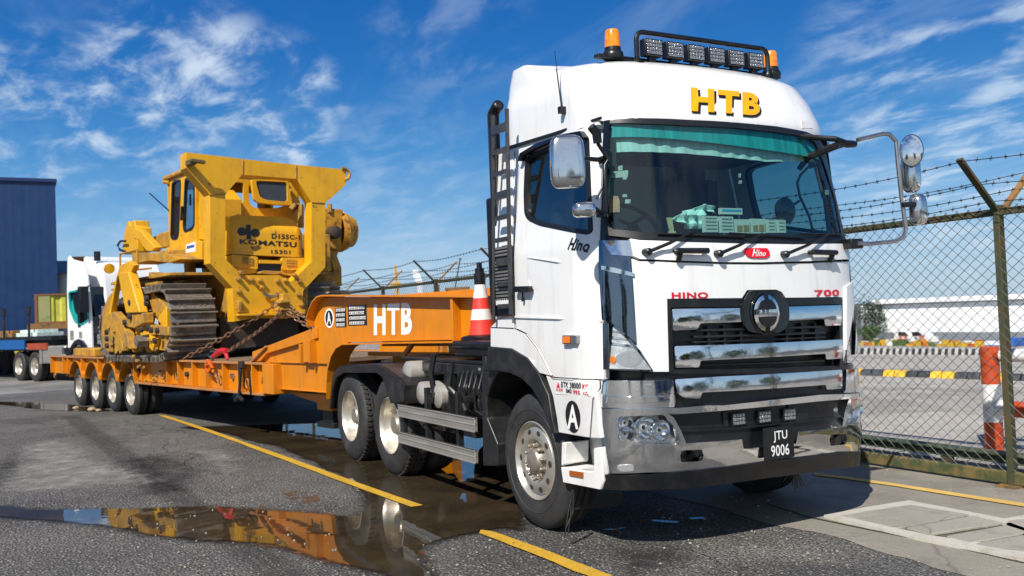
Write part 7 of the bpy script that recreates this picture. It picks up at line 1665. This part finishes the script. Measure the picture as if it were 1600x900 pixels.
# heaps of yellow equipment
cl0 = [(-66.351, -3.649), (-62.228, -3.92), (-59.444, -3.57), (-56.828, -3.843), (-56.657, -3.386), (-55.693, -3.777), (-53.629, -3.674), (-52.059, -4.016)]
rnd = random.Random(9); yls = [mat('clutter_yellow', (.55, .33, .02), .6), mat('clutter_white', (.6, .6, .58), .6), mat('clutter_red', (.45, .08, .02), .6), mat('clutter_green', (.06, .12, .03), .7), mat('clutter_orange', (.6, .2, .02), .6)]
x = cl0[0][0]; ci = 0
cl_names = []
while x < cl0[7][0]:
    w_ = rnd.uniform(.4, 1.0); h_ = rnd.uniform(.25, .75); m_ = rnd.choice(yls[:1] * 3 + yls)
    o = thing('crate', 'small crate in the bright clutter heaped before the white warehouse', 'crate', (x, 80, yardz(80)), 0, 'bright crates heaped before the warehouse')
    MB().box((-w_ / 2, 0, 0), (w_ / 2, .6, h_)).build('body', m_, o, bev=.03); MB().box((-w_ / 2 - .04, -.04, h_), (w_ / 2 + .04, .64, h_ + .06)).build('lid', rnd.choice(yls), o)
    x += w_ * .9; ci += 1
# striped sign post at the left end
# crane masts showing over the gooseneck
def lattice(name, label, base, top, w_, m, cat='crane'):
    base, top = Vector(base), Vector(top); o = thing(name, label, cat, tuple(base)); mb = MB(); d = top - base; n_ = 12
    sx = Vector((1, 0, 0)) * w_; sy = Vector((0, 1, 0)) * w_
    cs = [sx + sy, sx - sy, -sx - sy, -sx + sy]
    for i in range(n_):
        a, b = base + d * i / n_ - base, base + d * (i + 1) / n_ - base; ka_ = 1 - .7 * i / n_; kb2 = 1 - .7 * (i + 1) / n_
        for j in range(4):
            mb.bar(a + cs[j] * ka_, b + cs[j] * kb2, w_ * .28, w_ * .28); mb.bar(a + cs[j] * ka_, b + cs[(j + 1) % 4] * kb2, w_ * .16, w_ * .16)
    mb.build('mast', m, o, smooth=0); return o
mp_ = [(-120.697, 9.604), (-119.929, 4.8), (-122.01, 7.126), (-120.127, 6.955)]
l_ = lattice('crane_mast', 'slim yellow lattice crane mast rising behind the fence', (mp_[1][0], 45, yardz(45)), (mp_[0][0], 45, mp_[0][1]), .35, mat('mast_yellow', (.55, .36, .12), .6))
MB().box((mp_[2][0] - mp_[1][0], -.4, mp_[3][1] - yardz(45) - .4), (.4, .4, mp_[3][1] - yardz(45))).build('platform', yls[0], l_)
mp_ = [(-113.223, 8.225), (-111.714, 6.32)]
bo = thing('white_boom', 'short white crane boom slanting behind the fence top', 'boom', (mp_[1][0], 45, mp_[1][1] - 4)); 
MB().bar((0, 0, 0), (0, 0, 4.0), .5, .5).bar((0, 0, 4), (mp_[0][0] - mp_[1][0], 0, mp_[0][1] - mp_[1][1] + 4), .75, .6).build('boom_section', VW, bo)
MB().box((-1.2, -1, -(mp_[1][1] - 4) + yardz(45)), (1.2, 1, 0)).build('boom_base', VW, bo)
mp_ = [(-102.745, 5.14), (-96.359, 4.997), (-96.333, 5.281), (-98.272, 8.899), (-100.548, 4.511)]
jb_ = thing('loading_boom', 'brown horizontal crane arm seen through the fence beside the cone', 'crane arm', (mp_[0][0], 45, yardz(45)))
MB().bar((0, 0, mp_[0][1] - yardz(45)), (mp_[1][0] - mp_[0][0], 0, mp_[1][1] - yardz(45)), .5, .6).build('arm', RUSTY, jb_)
MB().bar((.8, 0, 0), (.8, 0, mp_[0][1] - yardz(45)), .5, .5).build('mast', RUSTY, jb_)
pl_ = thing('lamp_pole', 'thin bent lamp pole standing behind the fence left of the cone', 'lamp pole', (mp_[4][0], 45, yardz(45)))
MB().tube([(0, 0, 0), (0, 0, mp_[4][1] - yardz(45)), (mp_[3][0] - mp_[4][0], 0, mp_[3][1] - yardz(45))], .09, 6).build('pole', GALV, pl_)
MB().cbox((mp_[3][0] - mp_[4][0], 0, mp_[3][1] - yardz(45)), (.3, .3, .12)).build('lamp_head', GALV, pl_)

# ================================================================== LEFT BACKGROUND
bw = [(-5.157, 9.769), (-2.599, 9.653), (-2.778, 2.155)]
bh = thing('blue_warehouse', 'tall dark blue corrugated warehouse at the left edge', 'warehouse', (-48, bw[1][0], 0))
BLU = mat('blue_cladding', (.001, .026, .100), .5, var=.05, vscale=.3)
mb = MB(); W_ = 45; H = bw[1][1]; ru = .40
y = 0; pts = []
while y > -W_:
    pts += [(0, y), (0, y - ru * .35), (-.003, y - ru * .42), (-.003, y - ru * .9)]; y -= ru
lo = [mb.bm.verts.new((a, b, 0)) for a, b in pts]; hi = [mb.bm.verts.new((a, b, H)) for a, b in pts]
for i in range(len(pts) - 1): mb.bm.faces.new((lo[i], lo[i + 1], hi[i + 1], hi[i]))
mb.build('front_cladding', BLU, bh, smooth=0)
MB().box((-40, -W_, 0), (-.09, -.0, H - .02)).build('wall', BLU, bh)
MB().box((-40, -W_, H), (.12, .08, H + .18)).build('roof_trim', mat('blue_trim', (.004, .02, .10), .5), bh)
# yellow container, on a flatbed behind the second truck
def TW(yaw, o): return math.radians(yaw)
gq = [(-29.372, -4.126), (-31.031, -4.544)]
YAW = R(20.5); gT = Vector((gq[0][0], gq[0][1], 0)); tf, tn = Vector((math.cos(YAW), math.sin(YAW), 0)), Vector((-math.sin(YAW), math.cos(YAW), 0))
bt_ = thing('parked_truck', 'white cab of a second truck parked behind the bulldozer, with teal side window trim', 'truck', tuple(gT), YAW)
Q = bt_
XS = lambda L_: [(2.75 + (a - 2.75) * .66, b) for a, b in L_]
cs_ = [(2.75, 1.15), (2.80, 3.05), (2.95, 4.05), (3.15, 4.12), (3.5, 3.98), (4.6, 3.85), (4.95, 3.55), (5.1, 3.1), (5.3, 2.1), (5.35, 1.1), (5.3, .5), (4.9, .5), (4.75, .95), (4.3, 1.3), (3.7, 1.3), (3.3, .95), (3.2, .9)]
fY = lambda u, v, o: (u, o, v)
cs_ = XS(cs_)
wdw = XS([(3.0, 2.95), (5.0, 3.0), (5.12, 2.0), (4.3, 1.85), (3.6, 1.98), (3.08, 2.4)])
MB().poly([cs_, roundpoly(wdw, .1, 2)], fY, 0, .06).build('cab_side', WHITE, Q, bev=.01)
MB().poly(cs_, fY, .5, 2.5).build('cab', WHITE, Q, bev=.06, seg=3)
MB().box((2.85, .06, 1.8), (4.28, .5, 3.05)).build('side_window', GLOSSB, Q)
MB().poly([ring(roundpoly(wdw, .1, 2), .015), ring(roundpoly(wdw, .1, 2), -.04)], fY, -.02, .03).build('window_trim', mat('teal_trim', (.01, .30, .28), .3), Q)
MB().box((3.55, -.02, 1.8), (3.72, .03, 3.0)).build('window_divider', BLACK, Q)
MB().poly([(2.95, 2.5), (3.15, 2.1), (3.45, 1.95), (3.5, 2.1), (3.2, 2.3), (3.05, 2.7)], fY, .04, .055).build('window_trim', mat('teal_trim', (.01, .30, .28), .3), Q)
MB().poly([(.15, 2.1), (2.35, 2.1), (2.3, 3.0), (.2, 3.0)], lambda u, v, o: (4.44 - (v - 2.1) * .24 + o, u, v), -.1, .01).build('windscreen', GLOSSB, Q, bev=.02)
MB().cbox((4.45, -.22, 2.65), (.16, .28, .8)).bar((4.3, .1, 3.1), (4.45, -.2, 3.0), .04, .04).build('mirror', BLACK, Q, bev=.04)
MB().box((4.4, .1, 1.2), (4.52, 2.4, 1.6)).build('grille', BLACK, Q)
MB().box((4.4, 0, .5), (4.6, 2.5, .95)).build('bumper', WHITE, Q, bev=.05)
for y in (.15, 2.0): MB().box((4.52, y, 1.25), (4.57, y + .5, 1.55)).build('headlight', LENS, Q)
MB().box((2.95, -.01, 1.40), (3.2, .0, 1.7)).box((3.6, -.01, 1.45), (3.8, .0, 1.65)).build('side_vent', ALU, Q)
MB().tube([(3.9, .5, 3.9), (3.9, .5, 4.2)], .1, 10).build('roof_lamp', BLACK, Q)
MB().tube([(3.62 + .72 * math.cos(R(a)), -.02, .55 + .8 * math.sin(R(a))) for a in range(10, 171, 20)], .08, 6).box((2.3, 0, .95), (3.2, .6, 1.15)).build('mud_guard', BLACK, Q)
MB().box((-2.2, .35, .75), (4.3, .55, 1.0)).box((-2.2, 1.9, .75), (4.3, 2.1, 1.0)).build('chassis', BLACKM, Q)
MB().box((.75, -.0, .62), (2.5, .55, 1.22)).build('fuel_tank', ALU, Q, bev=.05)
MB().box((.55, -.02, .62), (.72, .5, 1.3)).box((-.6, 0, 1.12), (.5, .7, 1.18)).build('mud_flap', ALU, Q)
for xx in (0, -1.35, 3.6):
    wheel(Q, xx, .02, .52, 1, 'rear', wd=.3); MB().lathe(tyre_prof(.52, .3, 1), (xx, .36, .52), 'Y', 30).build('tyre', RUBBER, Q); MB().lathe(tyre_prof(.52, .3, -1), (xx, 2.5, .52), 'Y', 30).build('tyre', RUBBER, Q)
def TWp(a, b, z=0): return tuple(gT + tf * a + tn * b + Vector((0, 0, z)))
fb = thing('flatbed_trailer', 'dark flatbed trailer with a blue side beam behind the second truck', 'trailer', TWp(.9, .6), YAW)
MB().box((-14, -.6, 1.42), (.6, 1.9, 1.55)).box((-14, -.4, 1.05), (.4, -.2, 1.42)).box((-14, 1.5, 1.05), (.4, 1.7, 1.42)).build('bed', BLACKM, fb)
MB().box((-14, -.66, 1.12), (-1.5, -.6, 1.45)).build('side_beam', mat('beam_blue', (.01, .09, .28), .5), fb)
MB().box((-1.3, -.64, 1.10), (.3, -.58, 1.32)).build('red_beam', mat('beam_red', (.30, .05, .02), .6), fb)
for x in (-3.4, -1.2, -6): MB().tube([(x, -.6, 1.5), (x, -.6, 2.6)], .045, 8).tube([(x, -.6, 2.35), (x, -.6, 2.6)], .08, 8).build('stake', BLACKM, fb)
for x in (-9.5, -10.9): 
    for y in (-.55, 1.6): MB().lathe([(0, .25), (0, .5), (.3, .5)], (x, y, .5), 'Y', 18, True).build('wheel', RUBBER, fb)
for i, (x, w_, m_, l) in enumerate(((-4.6, 1.6, RUSTY, 'long rusty timber stack on the flatbed trailer'), (-2.6, 1.8, CURT, 'pale wooden beams on the flatbed behind the second truck'))):
    tag(MB().box((0, -.3, 0), (w_, .6, .14)).box((.1, -.2, .14), (w_ - .2, .5, .24)).build('timber_stack', m_, None, bev=.01), l, 'timber')
    o = bpy.data.objects['timber_stack' + ('' if i == 0 else '.001')]; o.location = TWp(.9 + x, .4, 1.55); o.rotation_euler = (0, 0, YAW)
yc = [(-3.87, 2.059), (-2.727, 2.012), (-2.697, 3.228), (-3.842, 3.257), (-3.668, 3.252)]
cny = yc[0][0]; cw = yc[1][0] - yc[0][0]; ch_ = yc[3][1] - yc[0][1]
ct_ = thing('shipping_container', 'yellow green corrugated container with rusty frame beside the second truck', 'container', (-36, cny, yc[0][1]))
mb = MB(); y = .5; pts = []
while y < cw + 2: pts += [(0, y), (0, y + .14), (-.06, y + .22), (-.06, y + .36)]; y += .44
lo = [mb.bm.verts.new((a, b, .06)) for a, b in pts]; hi = [mb.bm.verts.new((a, b, ch_ - .06)) for a, b in pts]
for i in range(len(pts) - 1): mb.bm.faces.new((lo[i], lo[i + 1], hi[i + 1], hi[i]))
mb.build('corrugated_wall', mat('container_yellow', (.50, .47, .06), .6, dirt=.5, dcol=(.2, .2, .05), dscale=2), ct_, smooth=0)
MB().box((-5, .05, .06), (-.08, cw + 2, ch_ - .05)).build('box_body', mat('container_green', (.10, .22, .10), .6), ct_)
MB().box((-.05, -.04, 0), (.04, .5, ch_)).build('end_panel', mat('container_end', (.32, .30, .12), .6, dirt=.8, dcol=(.05, .2, .08), dscale=3), ct_)
MB().box((-5, 0, ch_ - .06), (.06, cw + 2, ch_)).box((-5, 0, 0), (.06, cw + 2, .06)).box((0, -.06, 0), (.07, .04, ch_)).build('frame', mat('rusty_frame', (.22, .08, .03), .7), ct_)
# stand that carries it: another loaded bed
sb = thing('container_chassis', 'dark container chassis under the yellow green container', 'trailer', (-36, cny, 0))
MB().box((-5, -.3, yc[0][1] - .25), (.1, cw + 2, yc[0][1])).build('bed', RUSTY, sb)
for y in (.4, 2.0, 3.6):
    MB().lathe([(0, .2), (0, .5), (.4, .5)], (-.3, y, .5), 'X', 16, True).build('wheel', RUBBER, sb); MB().box((-.4, y - .1, .5), (-.2, y + .1, yc[0][1] - .25)).build('leg', BLACKM, sb)
# pale silo / blue-roofed block behind
sp_ = [(-2.475, 4.146), (-1.778, 4.129), (-1.735, 5.893), (-2.48, 5.337), (-1.875, 5.706), (-2.432, 5.963), (-1.733, 5.957)]
sl_ = thing('silo', 'pale round silo with a blue and orange top between blue warehouse and white truck', 'silo', (-58, (sp_[0][0] + sp_[1][0]) / 2 + .35, 0))
rs = (sp_[1][0] - sp_[0][0]) / 2 + .25
MB().lathe([(0, rs), (sp_[3][1], rs), (sp_[3][1] + .02, rs - .1)], (0, 0, 0), 'Z', 28).build('shell', mat('silo_white', (.62, .60, .56), .6, dirt=.6, dcol=(.3, .27, .22), dscale=1), sl_)
MB().box((-1.2, -1.6, sp_[3][1]), (1.2, .3, sp_[3][1] + .75)).build('blue_hopper', mat('hopper_blue', (.02, .12, .30), .5), sl_)
MB().box((-1.0, .35, sp_[3][1]), (1.0, 1.5, sp_[3][1] + .95)).box((-1.3, .2, sp_[3][1] + .8), (1.3, 1.7, sp_[3][1] + 1.0)).build('orange_hopper', mat('hopper_orange', (.45, .15, .04), .5), sl_)
# yellow blocks on the ground far left
yb = [(-41.699, -5.173), (-40.807, -4.694)]
for i, c_ in enumerate(((yb[0][0], yb[0][1]), (yb[1][0], yb[1][1]))):
    o = MB().box((-.6, -.5, 0), (.6, .5, .9)).box((-.5, -.4, .9), (.5, .4, 1.0)).build('concrete_block', mat('block_yellow', (.55, .36, .04), .6, dirt=.6), None, bev=.05); o.location = (c_[0], c_[1], 0)
    tag(o, ('yellow concrete block under the flatbed, at the left edge', 'yellow concrete block under the flatbed, nearer the truck wheels')[i], 'block', 'yellow blocks under the flatbed')

# ================================================================== what stands behind the photographer, mirrored in the chrome
rnd = random.Random(77); mb = MB()
for (x, y, s_) in ((42, -6, 3.4), (46, 8, 3.0), (50, 22, 3.6), (40, -22, 3.2), (34, -36, 3.4), (55, 38, 3.4), (18, -46, 3.2), (60, 55, 4), (0, -60, 4), (-25, -62, 4), (48, 0, 2.5), (45, 15, 2.5)):
    for i in range(420):
        v = Vector((rnd.gauss(0, 1), rnd.gauss(0, 1), rnd.gauss(0, 1))).normalized() * rnd.uniform(.5, 1) * s_
        p = Vector((x, y, s_ * 1.0)) + v; a = Vector((rnd.gauss(0, 1), rnd.gauss(0, 1), rnd.gauss(0, 1))).normalized() * .5; b = a.cross(Vector((rnd.random(), rnd.random(), rnd.random()))).normalized() * .35
        mb._add([p - a, p + b, p + a, p - b], [(0, 1, 2, 3)])
wd_ = mb.build('far_wood', mat('wood_leaves', (.05, .09, .025), .7, var=.5, vscale=1), smooth=0, rec=False); wd_['kind'] = 'stuff'
tag(wd_, 'mass of green trees across the road, mirrored in the chrome', 'trees')
st = thing('storage_shed', 'grey shed across the road from the truck', 'shed', (36, 3, 0))
MB().box((0, -9, 0), (8, 5, 3.4)).build('wall', mat('shed_grey', (.30, .31, .33), .6), st); MB().poly([(-.6, 3.4), (8.6, 3.4), (4, 5)], lambda u, v, o: (u, o, v), -9.5, 5.5).build('roof', mat('shed_roof', (.12, .16, .22), .5), st)
for y in (-7, -3, 1): MB().box((-.05, y, 0), (0, y + 2.4, 2.6)).build('door', mat('shed_door', (.12, .13, .15), .6), st)
